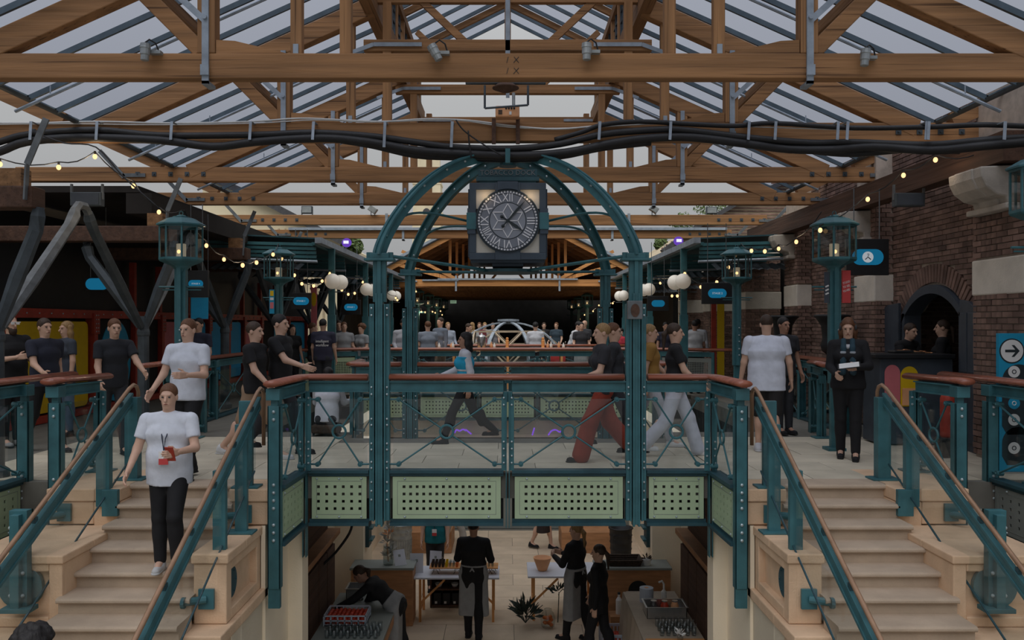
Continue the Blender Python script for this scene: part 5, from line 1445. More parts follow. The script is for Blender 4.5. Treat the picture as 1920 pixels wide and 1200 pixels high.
# black cast-stone urns on pedestals by the brick wall
def urn(x, y, label, s_=1.0):
    t = thing('stone_urn', (x, y, 0), label, 'urn', 'black urns by the brick wall')
    MB().box(x - .24, x + .24, y - .24, y + .24, 0, .10).box(x - .2, x + .2, y - .2, y + .2, .1, .78).box(x - .24, x + .24, y - .24, y + .24, .78, .88).build('pedestal', 'black_paint', t, bevel=.01)
    MB().lathe((x, y, .88), [(.17, 0), (.17, .06), (.07, .14), (.06, .22), (.10, .30), (.17, .36), (.19, .46), (.16, .56), (.18, .78), (.25, .90), (.30, .94), (.30, .97), (.24, .98)], 20).build('bowl', 'black_paint', t, smooth=True)
urn(5.55, 14.6, 'tall black urn in front of the brick wall beside the lantern post')
urn(5.35, 16.6, 'black urn farther off behind the man in the white T-shirt')
# red extinguisher behind the rail
fx = thing('fire_extinguisher', (5.62, 10.9, 0), 'red fire extinguisher behind the pointed handrail end', 'extinguisher')
MB().lathe((5.62, 10.9, 0.25), [(.08, 0), (.09, .03), (.09, .5), (.06, .58), (.025, .6), (.025, .66)], 14).build('cylinder', 'red_paint', fx, smooth=True)
MB().box(5.56, 5.70, 10.88, 10.92, .91, .95).tube([(5.64, 10.88, .9), (5.72, 10.86, .8), (5.73, 10.86, .45)], .012, 6).box(5.5, 5.74, 10.8, 11.0, 0, .25).build('valve', 'black_paint', fx)

# ================================================================== far hall, distant buildings
hall = thing('ceiling', (0, 40, 3.2), kind='structure')
HY = 33.0
MB().box(-6.4, 6.4, HY + .3, 55, 3.19, 3.24).build('ceiling_board', 'timber_pale_x', hall)
for k in range(26): MB().box(-6.4, 6.4, HY + .5 + k * .8, HY + .58 + k * .8, 3.16, 3.19).build('ceiling_batten', 'timber_y', hall)
MB().box(-6.4, 6.4, HY, HY + .25, 3.14, 3.40).build('fascia_beam', 'timber_pale_x', hall, bevel=.01)
MB().box(-3.3, -1.9, HY - .08, HY, 3.34, 3.40).box(-6.2, -3.5, HY - .08, HY, 3.30, 3.36).box(-2.7, 2.7, HY - .1, HY - .02, 3.38, 3.44).box(3.5, 6.2, HY - .08, HY, 3.30, 3.36).build('fascia_gutter', 'iron_strap', hall)
for s in (-1, 1):
    # gable roof: boarded slope, rafters, near barge board
    z0, z1 = 3.40, 6.35
    MB().add([(s * 5.6, HY, z0), (0, HY, z1), (0, 54, z1), (s * 5.6, 54, z0), (s * 5.6, HY, z0 + .06), (0, HY, z1 + .06), (0, 54, z1 + .06), (s * 5.6, 54, z0 + .06)],
             [(0, 1, 2, 3), (4, 7, 6, 5), (0, 4, 5, 1), (1, 5, 6, 2), (2, 6, 7, 3), (3, 7, 4, 0)]).build('roof_board', 'slate', hall)
    for k in range(9):
        y = HY + .1 + k * 1.6
        MB().bar((s * 5.5, y, z0 - .05), (0, y, z1 - .12), .12, .18).build('rafter', 'timber_pale_x' if k == 0 else 'timber_x', hall)
    MB().bar((s * 5.75, HY - .1, z0 + .04), (0, HY - .1, z1 + .08), .05, .1).build('barge_flashing', 'iron_strap', hall)
    for k in range(7):
        f = (k + .5) / 7
        MB().bar((s * 5.5 * (1 - f), HY + .2, z0 + (z1 - z0) * f - .02), (s * 5.5 * (1 - f), 46, z0 + (z1 - z0) * f - .02), .07, .07).build('purlin', 'iron_strap' if k % 2 else 'timber_y', hall)
    MB().bar((s * 4.5, HY + .1, 4.05), (s * 2.1, HY + .1, 3.40), .08, .14).build('brace', 'timber_pale', hall)
    MB().bar((s * 4.1, HY + .06, 4.5), (s * 2.0, HY + .06, 3.42), .10, .12).build('brace', 'timber_pale_x', hall)
    for k in range(7):
        x = s * (1.15 + .09 * k); y = HY + 9 - k * 1.35
        MB().box(x - .05 + s * .1 * k, x + .05 + s * .1 * k, y - .05, y + .05, 3.24, 5.3 - .05 * k).build('hall_post', 'timber_pale', hall)
    MB().box(s * 2.0 - .035, s * 2.0 + .035, HY - .06, HY - .03, 2.95, 3.55).build('iron_strap', 'iron_strap', hall)
    MB().bar((s * .15, HY + 6, 4.4), (s * 1.0, HY + 6, 3.4), .08, .1).build('brace', 'timber_pale', hall)
    MB().box(s * 6.4, s * 6.6, HY, 55, 0, 3.4).build('hall_side', 'dark_interior', hall)
for k, px in enumerate((850, 1077)):
    p = W(px, 566, 50); t = thing('exit_sign', p, ('green lit exit sign on the dark hall wall near the far lanterns', 'dim exit sign on the dark hall wall on the brick side')[k], 'sign')
    MB().box(p.x - .18, p.x + .18, 50, 50.05, p.z - .09, p.z + .09).build('case', 'exit_green' if k == 0 else 'pottery', t)
    place(text_mb('EXIT', .14, .004), (p.x, 49.995, p.z)).build('lettering', 'white_print', t, fixn=False)
    MB().tube([(p.x, 50.02, p.z), (p.x, 50.02, 3.2)], .01, 4).build('hanger', 'iron_dark', t)
# church tower
tw = thing('church_tower', W(800, 606, 130), 'distant pale stone church tower seen between the beams left of the clock', 'tower')
c = W(800, 606, 130); z = lambda py: W(0, py, 130).z
wx = 27 * 130 / FPX
MB().box(c.x - wx, c.x + wx, 130, 134, 0, z(405)).build('shaft', 'tower_stone', tw)
MB().box(c.x - wx * 1.1, c.x + wx * 1.1, 129.8, 134.2, z(405), z(398)).build('cornice', 'tower_stone', tw)
MB().box(c.x - wx * .95, c.x + wx * .95, 130, 134, z(398), z(345)).build('stage', 'tower_stone', tw)
MB().box(c.x - wx * 1.0, c.x + wx * 1.0, 129.9, 134, z(345), z(341)).build('cornice', 'tower_stone', tw)
for k in range(4):
    x = c.x - wx * .7 + k * wx * .46; MB().box(x - .5, x + .5, 130.2, 131.4, z(341), z(285)).build('pinnacle', 'tower_stone', tw)
MB().box(c.x - wx * .6, c.x + wx * .6, 131.4, 133.5, z(341), z(280)).build('lantern_stage', 'tower_stone', tw)
MB().prism([(c.x - 5 * .081 + 10 * .081 * 0, z(402))] + [(c.x + .6 * math.cos(math.pi * (1 - i / 10)), z(400) + .75 * math.sin(math.pi * (1 - i / 10))) for i in range(11)], 'y', 129.7, 130.0).build('arched_window', 'slate', tw)
# buildings with gables left and right beyond the canopies
lb_ = thing('gable_building', (-14, 48, 0), 'cream gabled building behind the beams on the shopfront side', 'building')
pl = [W(380, 470, 48), W(380, 330, 48), W(495, 380, 48), W(590, 430, 48), W(668, 470, 48)]
MB().prism([(p.x, p.z) for p in pl] + [(pl[-1].x, 0), (pl[0].x, 0)], 'y', 48, 58).build('wall', 'tower_stone', lb_)
for k in range(3):
    a, b = pl[1 + k], pl[2 + k]; MB().bar(a + Vector((0, -.3, .1)), b + Vector((0, -.3, .1)), .6, .35).build('roof_edge', 'slate', lb_)
for k in range(9):
    p = W(510 + k * 12, 432, 47.9); MB().box(p.x - .04, p.x + .04, 47.88, 48.0, 0, p.z + .1).build('wall_rib', 'pale_brick', lb_)
rb_ = thing('gable_building', (14, 46, 0), 'tiled brick gable behind the beams on the brick wall side', 'building')
pl = [W(1215, 490, 44), W(1240, 475, 44), W(1300, 431, 44), W(1380, 384, 44), W(1500, 330, 44), W(1520, 480, 44)]
MB().prism([(p.x, p.z) for p in pl] + [(pl[-1].x, 0), (pl[0].x, 0)], 'y', 44, 56).build('wall', 'pale_brick', rb_)
for k in range(1, 4): MB().bar(pl[k] + Vector((0, -.2, .06)), pl[k + 1] + Vector((0, -.2, .06)), .5, .22).build('roof_edge', 'slate', rb_)
for k in range(26):
    z = 5.2 + k * .16; xa = pl[2].x + (z - pl[2].z) / (pl[3].z - pl[2].z) * (pl[3].x - pl[2].x)
    if z < 9 : MB().box(max(xa, pl[1].x), 17, 43.95, 44.0, z, z + .09).build('brick_course', 'brick', rb_)
# bits of tree behind the gables
def tree(px, py, Y, R, label, seed):
    rnd = random.Random(seed); c = W(px, py, Y)
    t = thing('tree', (c.x, Y, 0), label, 'tree')
    MB().cyl((c.x, Y, 0), (c.x, Y, c.z), .18, 8, .08).build('trunk', 'timber_dark', t)
    mb = MB()
    for i in range(500):
        d = Vector((rnd.gauss(0, 1), rnd.gauss(0, 1), rnd.gauss(0, 1))); d = d.normalized() * R * rnd.random() ** .4
        p = c + d; u = Vector((rnd.gauss(0, 1), rnd.gauss(0, 1), rnd.gauss(0, 1))).normalized(); v = u.orthogonal().normalized()
        s_ = .12; mb.add([p - u * s_, p + v * s_ * .6, p + u * s_, p - v * s_ * .6], [(0, 1, 2, 3)])
    tag(mb.build('foliage', 'leaf_tree', t, fixn=False), kind='stuff')
tree(1335, 396, 60, 1.3, 'green tree top behind the tiled gable beside the small floodlight', 1)
tree(1282, 425, 58, 1.0, 'green tree top behind the farthest tie beam on the brick side', 2)
tree(1240, 458, 52, .45, 'small tuft of green above the brick gable edge', 3)
tree(660, 462, 40, .5, 'small brownish tree top beside the purple floodlight left of the clock', 4)

# ================================================================== second bridge beyond the void, dome kiosk, bar
Y2 = 20.3
sb = thing('far_railing', (0, Y2, 0), 'long teal railing of the far bridge with green perforated panels', 'railing')
handrail(sb, [(-6.0, Y2 - .9), (-4.6, Y2 - .6), (-3.6, Y2), (3.6, Y2), (4.6, Y2 - .6), (6.0, Y2 - .9)])
for x0, x1 in ((-3.5, -2.2), (-2.1, -.75), (-.65, .65), (.75, 2.1), (2.2, 3.5)):
    bay(sb, (x0, Y2, 0), (x1, Y2, 0), 14)
for x in (-3.55, -2.15, -.7, .7, 2.15, 3.55): post(sb, x, Y2)
for s in (-1, 1):
    a, b = (s * 4.72, Y2 - .68, 0), (s * 3.6, Y2 - .02, 0)
    if s > 0: a, b = b, a
    M = Matrix.Translation((a[0], a[1], 0)) @ Matrix.Rotation(math.atan2(b[1] - a[1], b[0] - a[0]), 4, 'Z')
    pf = perf(.03, 1.3, .15, .9, 26, 14, .028).xf(M).build('perforated_panel', 'green_panel' if s < 0 else 'grey_panel', sb, fixn=False)
    MB().box(0, 1.33, -.02, .02, .93, 1.04).box(0, .06, -.03, .03, 0, 1.0).box(1.27, 1.33, -.03, .03, 0, 1.0).xf(M).build('panel_frame', 'teal', sb)
fr2 = thing('far_railing', (0, 24.5, 0), 'farthest teal railing in front of the bar crowd', 'railing')
handrail(fr2, [(-3.6, 23.6), (3.6, 23.6)])
for x0, x1 in ((-3.5, -1.2), (-1.1, 1.1), (1.2, 3.5)): bay(fr2, (x0, 23.6, 0), (x1, 23.6, 0), 0, fascia=False)
for x in (-3.55, -1.15, 1.15, 3.55): post(fr2, x, 23.6, zb=0, foot=True)
# neon squiggles in the undercroft below the far bridge
for k, pts in enumerate(([(852, 812), (856, 806), (862, 808), (868, 805), (874, 808)], [(873, 805), (880, 811), (884, 814)], [(1028, 816), (1034, 808), (1042, 806), (1050, 810), (1056, 804)], [(998, 816), (1002, 802)], [(917, 800), (921, 816)])):
    o = MB().tube(px_path(pts, 20.3), .02, 6).build('neon_tube', 'neon_violet', None)
    tag(o, ('looping violet neon tube seen between the legs of the woman in the blue vest', 'straight violet neon stroke beside the looping one', 'curling violet neon tube under the far bridge near the red trousers', 'upright pink neon stroke under the far bridge', 'upright blue neon stroke under the far bridge')[k], 'neon')
# timber lattice dome
dm_ = thing('lattice_dome', (0, 27, 0), 'low lattice dome of pale battens with grey ribs behind the bar', 'dome')
DCX, DCY = 0.02, 27.0
DRb, DZ0, DZ1 = 1.75, 0.4, 1.74
def dome_pt(u, a): # u 0 crown .. 1 base
    r = DRb * math.sin(u * math.pi / 2); zz = DZ0 + (DZ1 - DZ0) * math.cos(u * math.pi / 2) ** .9
    return Vector((DCX + r * math.cos(a), DCY + r * math.sin(a), zz))
for k in range(8):
    a = math.pi / 8 + k * math.pi / 4
    MB().sweep([dome_pt(i / 10, a) for i in range(1, 11)], [(-.05, -.02), (.05, -.02), (.05, .02), (-.05, .02)]).build('rib', 'iron_strap', dm_)
for ui in (.45, .72, 1.0):
    for k in range(16):
        a, b = k * math.pi / 8, (k + 1) * math.pi / 8
        MB().bar(dome_pt(ui, a), dome_pt(ui, b), .04, .04).build('batten', 'batten_pale', dm_)
for u0, u1 in ((.45, .72), (.72, 1.0)):
    for k in range(16):
        a = k * math.pi / 8; b = a + math.pi / 8
        if k % 2: MB().bar(dome_pt(u0, a), dome_pt(u1, b), .04, .04).build('batten', 'batten_pale', dm_)
        else: MB().bar(dome_pt(u1, a), dome_pt(u0, b), .04, .04).build('batten', 'batten_pale', dm_)
MB().lathe((DCX, DCY, DZ1 - .06), [(.22, 0), (.24, .08), (.34, .09), (.34, .15), (.1, .16)], 8).build('crown_cap', 'iron_strap', dm_)
MB().lathe((DCX, DCY, 0), [(1.78, 0), (1.78, .4), (1.7, .42)], 16).build('plinth', 'dark_interior', dm_)
# bar table with urn, bottles and boxes
bt = thing('bar_table', (0, 22.4, 0), 'long bar table with pale front in front of the lattice dome', 'table')
MB().box(-2.9, 2.9, 22.1, 22.7, .98, 1.03).build('top', 'timber_pale_x', bt)
for x in (-2.8, -1.4, 0, 1.4, 2.8):
    for y in (22.15, 22.65): MB().box(x - .03, x + .03, y - .03, y + .03, 0, .98).build('leg', 'timber_pale', bt)
def bottle(x, y, z, h, r, m, label):
    t = thing('bottle', (x, y, z), label, 'bottle', 'bottles and cartons on the bar table')
    MB().lathe((x, y, z), [(r, 0), (r, h * .62), (r * .4, h * .78), (r * .4, h * .95)], 10).build('body', m, t, smooth=True)
    MB().lathe((x, y, z), [(r * .45, h * .93), (r * .45, h)], 8).build('cap', 'white_print', t)
ur = thing('steel_urn', (W(903, 0, 22.4).x, 22.4, 1.03), 'tall steel urn on the bar table beside the dome', 'urn')
MB().lathe((W(903, 0, 22.4).x, 22.4, 1.03), [(.10, 0), (.11, .02), (.11, .32), (.09, .36), (.03, .38), (.02, .42)], 16).build('body', 'steel', ur, smooth=True)
MB().box(W(903, 0, 22.4).x - .02, W(903, 0, 22.4).x + .02, 22.22, 22.3, 1.08, 1.12).build('tap', 'ink', ur)
for k in range(14):
    px = (824, 832, 846, 850, 915, 921, 927, 960, 1027, 1033, 1039, 1048, 1056, 1060)[k]
    bottle(W(px, 0, 22.4).x, 22.3 + (k % 3) * .08, 1.03, .17 + .03 * (k % 2), .035, ('white_print', 'clear_glass', 'pottery')[k % 3], ('white bottle', 'clear bottle', 'tan bottle')[k % 3] + ' on the bar table, %s from its shopfront end' % ('first second third fourth fifth sixth seventh eighth ninth tenth eleventh twelfth thirteenth fourteenth'.split()[k]))
for k, px in enumerate((951, 1018)):
    x = W(px, 0, 22.4).x; t = thing('pepper_mill', (x, 22.4, 1.03), 'tall pale wooden pillar on the bar table ' + ('at the middle of the dome' if k == 0 else 'under the man in the dark cap'), 'post')
    MB().lathe((x, 22.4, 1.03), [(.05, 0), (.05, .05), (.04, .06), (.045, .22), (.03, .25), (.04, .28), (.02, .31)], 10).build('body', 'timber_pale', t)
for k, px in enumerate((1063, 1110)):
    p = W(px, 672, 19.0)
t = thing('folding_chair', (1.35, 23.0, 0), 'red chair behind the far railing', 'chair')
MB().box(1.15, 1.55, 22.95, 23.35, .44, .48).build('seat', 'red_vinyl', t)
MB().box(1.15, 1.55, 22.92, 22.96, .55, .9).build('backrest', 'red_vinyl', t)
for dx in (1.17, 1.53):
    for dy in (22.96, 23.33): MB().box(dx - .015, dx + .015, dy - .015, dy + .015, 0, .46 if dy > 23 else .6).build('leg', 'red_vinyl', t)
# ================================================================== things in the undercroft
TT = -2.30                                  # table top height there
def counter(x0, x1, label, discx=None):
    t = thing('plywood_counter', ((x0 + x1) / 2, 14.0, LOW), label, 'counter')
    MB().box(x0 + .02, x1 - .02, 13.82, 14.28, LOW, -2.29).build('body', 'ply', t, bevel=.005)
    MB().box(x0, x1, 13.8, 14.3, -2.29, -2.25).build('top', 'grey_panel', t, bevel=.006)
    if discx is not None: MB().cyl((discx, 13.815, -2.62), (discx, 13.83, -2.62), .16, 28).build('black_disc', 'black_paint', t)
    return t
counter(-2.56, -1.52, 'plywood counter behind the bending woman')
counter(1.42, 2.66, 'plywood counter with a black disc behind the woman in a suit', W(1197, 0, 13.8).x)
def table_front(x0, x1, y0, y1, label, draped=False):
    t = thing('prep_table', ((x0 + x1) / 2, (y0 + y1) / 2, LOW), label, 'table')
    MB().box(x0, x1, y0, y1, TT - .04, TT).build('top', 'linen' if draped else 'grey_panel', t, bevel=.008)
    if draped:
        vs_ = []; fs_ = []; n = 26
        for j in range(n + 1):
            f = j / n; y = y0 + (y1 - y0) * f; w_ = .03 * math.sin(f * 40) + .02
            vs_ += [(x0 - .005, y, TT - .005), (x0 - .02 - w_ * .6, y, TT - .4), (x0 - .03 - w_, y, TT - .78)]
        for j in range(n):
            for k in range(2): fs_.append((3 * j + k, 3 * j + 3 + k, 3 * j + 4 + k, 3 * j + 1 + k))
        MB().add(vs_, fs_).build('cloth', 'linen', t, smooth=True)
        MB().box(x0 + .05, x1, y1 - .02, y1 + .02, TT - .6, TT).build('cloth_end', 'linen', t)
    else:
        MB().box(x0 + .02, x1, y0 + .02, y1 - .02, TT - .16, TT - .04).build('apron', 'ply', t)
    for x in (x0 + .06, x1 - .06):
        for y in (y0 + .06, y1 - .06): MB().box(x - .03, x + .03, y - .03, y + .03, LOW, TT - .04).build('leg', 'ply', t)
    return t
table_front(-2.50, -1.58, 10.7, 12.7, 'grey prep table holding the white crate of tomatoes')
table_front(1.72, 2.50, 10.7, 12.75, 'linen draped prep table holding the steel tray', True)
# crate of tomatoes
def crate(x, y, z, w_, d_, h_, label, fill=True):
    t = thing('plastic_crate', (x, y, z), label, 'crate')
    for zz0, zz1 in ((0, .02), (h_ * .42, h_ * .56), (h_ * .88, h_)):
        MB().box(x - w_ / 2, x + w_ / 2, y - d_ / 2, y - d_ / 2 + .012, z + zz0, z + zz1).box(x - w_ / 2, x + w_ / 2, y + d_ / 2 - .012, y + d_ / 2, z + zz0, z + zz1).box(x - w_ / 2, x - w_ / 2 + .012, y - d_ / 2, y + d_ / 2, z + zz0, z + zz1).box(x + w_ / 2 - .012, x + w_ / 2, y - d_ / 2, y + d_ / 2, z + zz0, z + zz1).build('band', 'crate_plastic', t)
    for k in range(7):
        xx = x - w_ / 2 + .006 + k * (w_ - .012) / 6
        MB().box(xx - .01, xx + .01, y - d_ / 2, y - d_ / 2 + .012, z, z + h_ * .9).box(xx - .01, xx + .01, y + d_ / 2 - .012, y + d_ / 2, z, z + h_ * .9).build('upright', 'crate_plastic', t)
        yy = y - d_ / 2 + .006 + k * (d_ - .012) / 6
        MB().box(x - w_ / 2, x - w_ / 2 + .012, yy - .01, yy + .01, z, z + h_ * .9).box(x + w_ / 2 - .012, x + w_ / 2, yy - .01, yy + .01, z, z + h_ * .9).build('upright', 'crate_plastic', t)
    MB().box(x - w_ / 2, x + w_ / 2, y - d_ / 2, y + d_ / 2, z, z + .015).build('base', 'crate_plastic', t)
    if fill:
        mb = MB(); rnd = random.Random(5)
        nx, ny = 9, 7
        for i in range(nx):
            for j in range(ny):
                mb.ball((x - w_ / 2 + .05 + i * (w_ - .1) / (nx - 1), y - d_ / 2 + .05 + j * (d_ - .1) / (ny - 1), z + h_ * .62 + rnd.uniform(-.006, .008)), .03, 8, 6)
        mb.box(x - w_ / 2 + .02, x + w_ / 2 - .02, y - d_ / 2 + .02, y + d_ / 2 - .02, z + .015, z + h_ * .55)
        o = mb.build('tomatoes', 'tomato_red', None, smooth=True)
        tag(o, 'rows of small red tomatoes filling the ' + ('crate under the bending woman' if z > -3 else 'crate on the undercroft floor'), 'tomatoes', kind='stuff')
crate(-2.16, 11.5, TT, .56, .42, .14, 'white plastic crate of tomatoes under the bending woman')
crate(W(1150, 0, 12.6).x, 12.75, LOW, .34, .5, .34, 'white plastic crate of red tomatoes on the undercroft floor')
# rows of upturned glasses
def glasses(x0, y0, nx, ny, dx, dy, label, group):
    g0 = None
    for i in range(nx):
        for j in range(ny):
            if g0 is None:
                g0 = MB().lathe((0, 0, 0), [(.026, 0), (.03, .02), (.034, .12), (.0335, .12), (.028, .02), (.024, .006)], 10).build('drinking_glass', 'tumbler_glass', None, smooth=True)
                o = g0
            else:
                o = g0.copy(); col.objects.link(o)
            o.location = (x0 + i * dx + (.02 if j % 2 else 0), y0 + j * dy, TT)
            tag(o, label, 'glass', group)
glasses(-2.30, 10.86, 8, 4, .088, .09, 'clear drinking glass in the rows in front of the tomato crate', 'glasses before the tomato crate')
glasses(1.98, 10.95, 6, 5, .082, .085, 'clear drinking glass in the rows in front of the steel tray', 'glasses before the steel tray')
# steel pans
def pan(x, y, z, w_, d_, h_, label):
    t = thing('steel_pan', (x, y, z), label, 'pan')
    for a in (MB().box(x - w_ / 2, x + w_ / 2, y - d_ / 2, y - d_ / 2 + .008, z, z + h_), MB().box(x - w_ / 2, x + w_ / 2, y + d_ / 2 - .008, y + d_ / 2, z, z + h_),
              MB().box(x - w_ / 2, x - w_ / 2 + .008, y - d_ / 2, y + d_ / 2, z, z + h_), MB().box(x + w_ / 2 - .008, x + w_ / 2, y - d_ / 2, y + d_ / 2, z, z + h_)):
        a.build('side', 'steel', t)
    MB().box(x - w_ / 2, x + w_ / 2, y - d_ / 2, y + d_ / 2, z, z + .006).build('bottom', 'steel', t)
    r = MB(); e = .02
    r.box(x - w_ / 2 - e, x + w_ / 2 + e, y - d_ / 2 - e, y - d_ / 2, z + h_, z + h_ + .008).box(x - w_ / 2 - e, x + w_ / 2 + e, y + d_ / 2, y + d_ / 2 + e, z + h_, z + h_ + .008)
    r.box(x - w_ / 2 - e, x - w_ / 2, y - d_ / 2, y + d_ / 2, z + h_, z + h_ + .008).box(x + w_ / 2, x + w_ / 2 + e, y - d_ / 2, y + d_ / 2, z + h_, z + h_ + .008)
    r.build('rim', 'steel', t)
pan(-2.22, 12.5, TT, .24, .3, .16, 'deep steel pan behind the tomato crate')
pan(2.16, 11.75, TT, .54, .36, .15, 'wide steel tray holding jars on the draped table')
for k, (dx, m_) in enumerate(((-.15, 'clear_glass'), (0, 'tomato_red'), (.14, 'pottery'))):
    t = thing('jar', (2.16 + dx, 11.75, TT + .006), ('clear', 'red', 'brown')[k] + ' jar standing in the wide steel tray', 'jar')
    MB().lathe((2.16 + dx, 11.75, TT + .008), [(.05, 0), (.055, .02), (.055, .12), (.04, .15), (.04, .17)], 14).build('body', m_, t, smooth=True)
    MB().lathe((2.16 + dx, 11.75, TT + .178), [(.042, 0), (.042, .015)], 12).build('lid', 'steel', t)
t = thing('paper_roll', (2.0, 12.3, TT), 'blue paper roll on the draped table', 'paper roll')
MB().lathe((2.0, 12.3, TT), [(.1, 0), (.1, .2), (.03, .2), (.03, .19)], 20).build('roll', 'crate_plastic', t); MB().lathe((2.0, 12.3, TT + .195), [(.03, 0), (.03, .008)], 12).build('core', 'pottery', t)
t = thing('mixer_tap', (2.25, 12.3, TT), 'pale bottle with a bent pump spout on the draped table', 'bottle')
MB().lathe((2.25, 12.3, TT), [(.04, 0), (.04, .14), (.015, .17), (.015, .25)], 12).build('body', 'white_print', t); MB().tube([(2.25, 12.3, TT + .25), (2.22, 12.28, TT + .30), (2.17, 12.25, TT + .29)], .014, 8).build('spout', 'white_print', t)
t = thing('wood_board', (2.12, 10.62, TT), 'pale wooden board at the near end of the draped table', 'board')
MB().box(1.74, 2.48, 10.5, 10.78, TT, TT + .03).build('board', 'timber_pale_x', t, bevel=.006)
def leaves(parent, c, R, n, m, seed, size=.03, up=.5, name='leaf'):
    rnd = random.Random(seed); c = Vector(c)
    for i in range(n):
        d = Vector((rnd.gauss(0, 1), rnd.gauss(0, 1), abs(rnd.gauss(0, 1)) * up)); d = d.normalized() * R * (.5 + .5 * rnd.random())
        p = c + d; u = (d.normalized() + Vector((rnd.uniform(-.4, .4), rnd.uniform(-.4, .4), rnd.uniform(-.2, .5)))).normalized(); v = u.orthogonal().normalized(); w_ = u.cross(v)
        s_ = size * rnd.uniform(.7, 1.4)
        MB().add([p - u * s_ * 1.6, p + v * s_ * .5 + w_ * s_ * .12, p + u * s_ * 1.8, p - v * s_ * .5 + w_ * s_ * .12, p - w_ * s_ * .08], [(0, 1, 4), (1, 2, 4), (2, 3, 4), (3, 0, 4)]).build(name, m, parent, fixn=False)
t = thing('flower_posy', (2.15, 10.9, TT), 'little white flowers at the near end of the draped table', 'flowers')
MB().lathe((2.15, 10.64, TT + .03), [(.03, 0), (.04, .06), (.03, .1)], 10).build('pot', 'clear_glass', t)
leaves(t, (2.15, 10.64, TT + .13), .07, 22, 'white_print', 3, .02, 1.0, 'petal')
# vase with bleached leaves on the plywood counter
t = thing('leaf_vase', (W(728, 0, 14).x, 14.0, -2.25), 'tall glass vase of bleached white leaves on the plywood counter', 'vase')
vx = W(728, 0, 14).x
MB().lathe((vx, 14.0, -2.25), [(.07, 0), (.085, .02), (.085, .32), (.08, .32), (.08, .03)], 16).build('jar', 'clear_glass', t, smooth=True)
MB().tube([(vx, 14, -2.2), (vx - .02, 14, -1.9), (vx + .01, 14, -1.65)], .008, 6).build('stem', 'pottery', t)
for k in range(5): leaves(t, (vx + .03 * math.sin(k * 2), 14.0, -2.1 + k * .11), .10, 16, 'leaf_pale', 20 + k, .03, .6)
leaves(t, (vx, 14.0, -1.75), .10, 16, 'pottery', 31, .025, .6)
# menu cards
def card(px, py, Y, w_, h_, lean, rz, z, label):
    x = W(px, 0, Y).x; t = thing('menu_card', (x, Y, z), label, 'card')
    M = Matrix.Translation((x, Y, z)) @ Matrix.Rotation(rz, 4, 'Z') @ Matrix.Rotation(lean, 4, 'X')
    MB().box(-w_ / 2, w_ / 2, -.003, .003, 0.0, h_).xf(M).build('sheet', 'white_top', t)
    MB().box(-.02, .02, -.006, -.003, h_ * .55, h_ * .7).xf(M).build('crest', 'grey_panel', t)
    MB().tube([M @ Vector((0, .004, h_ * .6)), M @ Vector((0, .12, .0))], .004, 4).build('prop', 'iron_dark', t)
card(752, 0, 13.95, .2, .26, -.5, .5, -2.25, 'leaning white menu card beside the leaf vase')
card(781, 0, 14.25, .22, .32, -.1, 0, -2.46, 'upright white menu card on the trestle table')
card(816, 0, 14.55, .21, .28, -.15, -.25, -2.46, 'white menu card behind the tray of drinks')
# trestle tables
def trestle(x0, x1, y0, y1, label, m='white_top'):
    t = thing('trestle_table', ((x0 + x1) / 2, (y0 + y1) / 2, LOW), label, 'table')
    z = -2.46
    MB().box(x0, x1, y0, y1, z - .03, z).build('top', m, t, bevel=.004)
    for x in (x0 + .1, x1 - .1):
        for y in (y0 + .05, y1 - .05): MB().box(x - .02, x + .02, y - .02, y + .02, LOW, z - .03).build('leg', 'timber_pale', t)
        MB().box(x - .015, x + .015, y0 + .05, y1 - .05, LOW + .18, LOW + .22).build('stretcher', 'timber_pale', t)
    MB().bar((x0 + .1, y0 + .06, LOW + .3), (x0 + .5, y0 + .06, z - .05), .03, .03).build('brace', 'timber_pale', t)
    MB().bar((x1 - .1, y0 + .06, LOW + .3), (x1 - .5, y0 + .06, z - .05), .03, .03).build('brace', 'timber_pale', t)
trestle(-1.54, -.14, 13.98, 14.68, 'white trestle table with trays of drinks beside the standing waiter')
trestle(.33, 1.5, 14.05, 14.9, 'white trestle table holding the clay bowl')
def tray(x0, x1, y, z, label, cups, label_cup):
    t = thing('serving_tray', ((x0 + x1) / 2, y, z), label, 'tray')
    MB().box(x0, x1, y - .15, y + .15, z + .10, z + .12).build('board', 'timber_pale_x', t)
    for xx in (x0 + .1, x1 - .1):
        MB().tube([(xx - .06, y - .1, z), (xx, y - .1, z + .1), (xx + .06, y - .1, z)], .005, 4).tube([(xx - .06, y + .1, z), (xx, y + .1, z + .1), (xx + .06, y + .1, z)], .005, 4).build('stand', 'ink', t)
    protos_ = {}
    nx = int((x1 - x0 - .04) / .058)
    for i in range(nx):
        for j in range(4):
            m_ = cups[min(len(cups) - 1, i * len(cups) // nx)]
            if m_ not in protos_:
                c0 = MB().lathe((0, 0, 0), [(.018, 0), (.024, .07), (.022, .07), (.014, .01)], 8).build('shot_cup', m_, None); o = c0; protos_[m_] = c0
            else: o = protos_[m_].copy(); col.objects.link(o)
            o.location = (x0 + .05 + i * .058, y - .11 + j * .072, z + .12)
            nm = {'wicker': 'dark drink', 'yellow_vinyl': 'yellow drink', 'tumbler_glass': 'clear drink', 'orange_vinyl': 'orange drink'}[m_]
            tag(o, 'small cup of %s %s' % (nm, label_cup), 'cup', '%s cups %s' % (nm, label_cup))
tray(-1.30, -.74, 14.28, -2.46, 'wooden tray of dark and yellow drinks on the trestle table', ['wicker', 'wicker', 'yellow_vinyl', 'tumbler_glass', 'orange_vinyl'], 'on the tray beside the menu cards')
tray(-.42, -.16, 14.28, -2.46, 'small tray of clear drinks behind the standing waiter', ['tumbler_glass'], 'on the tray behind the standing waiter')
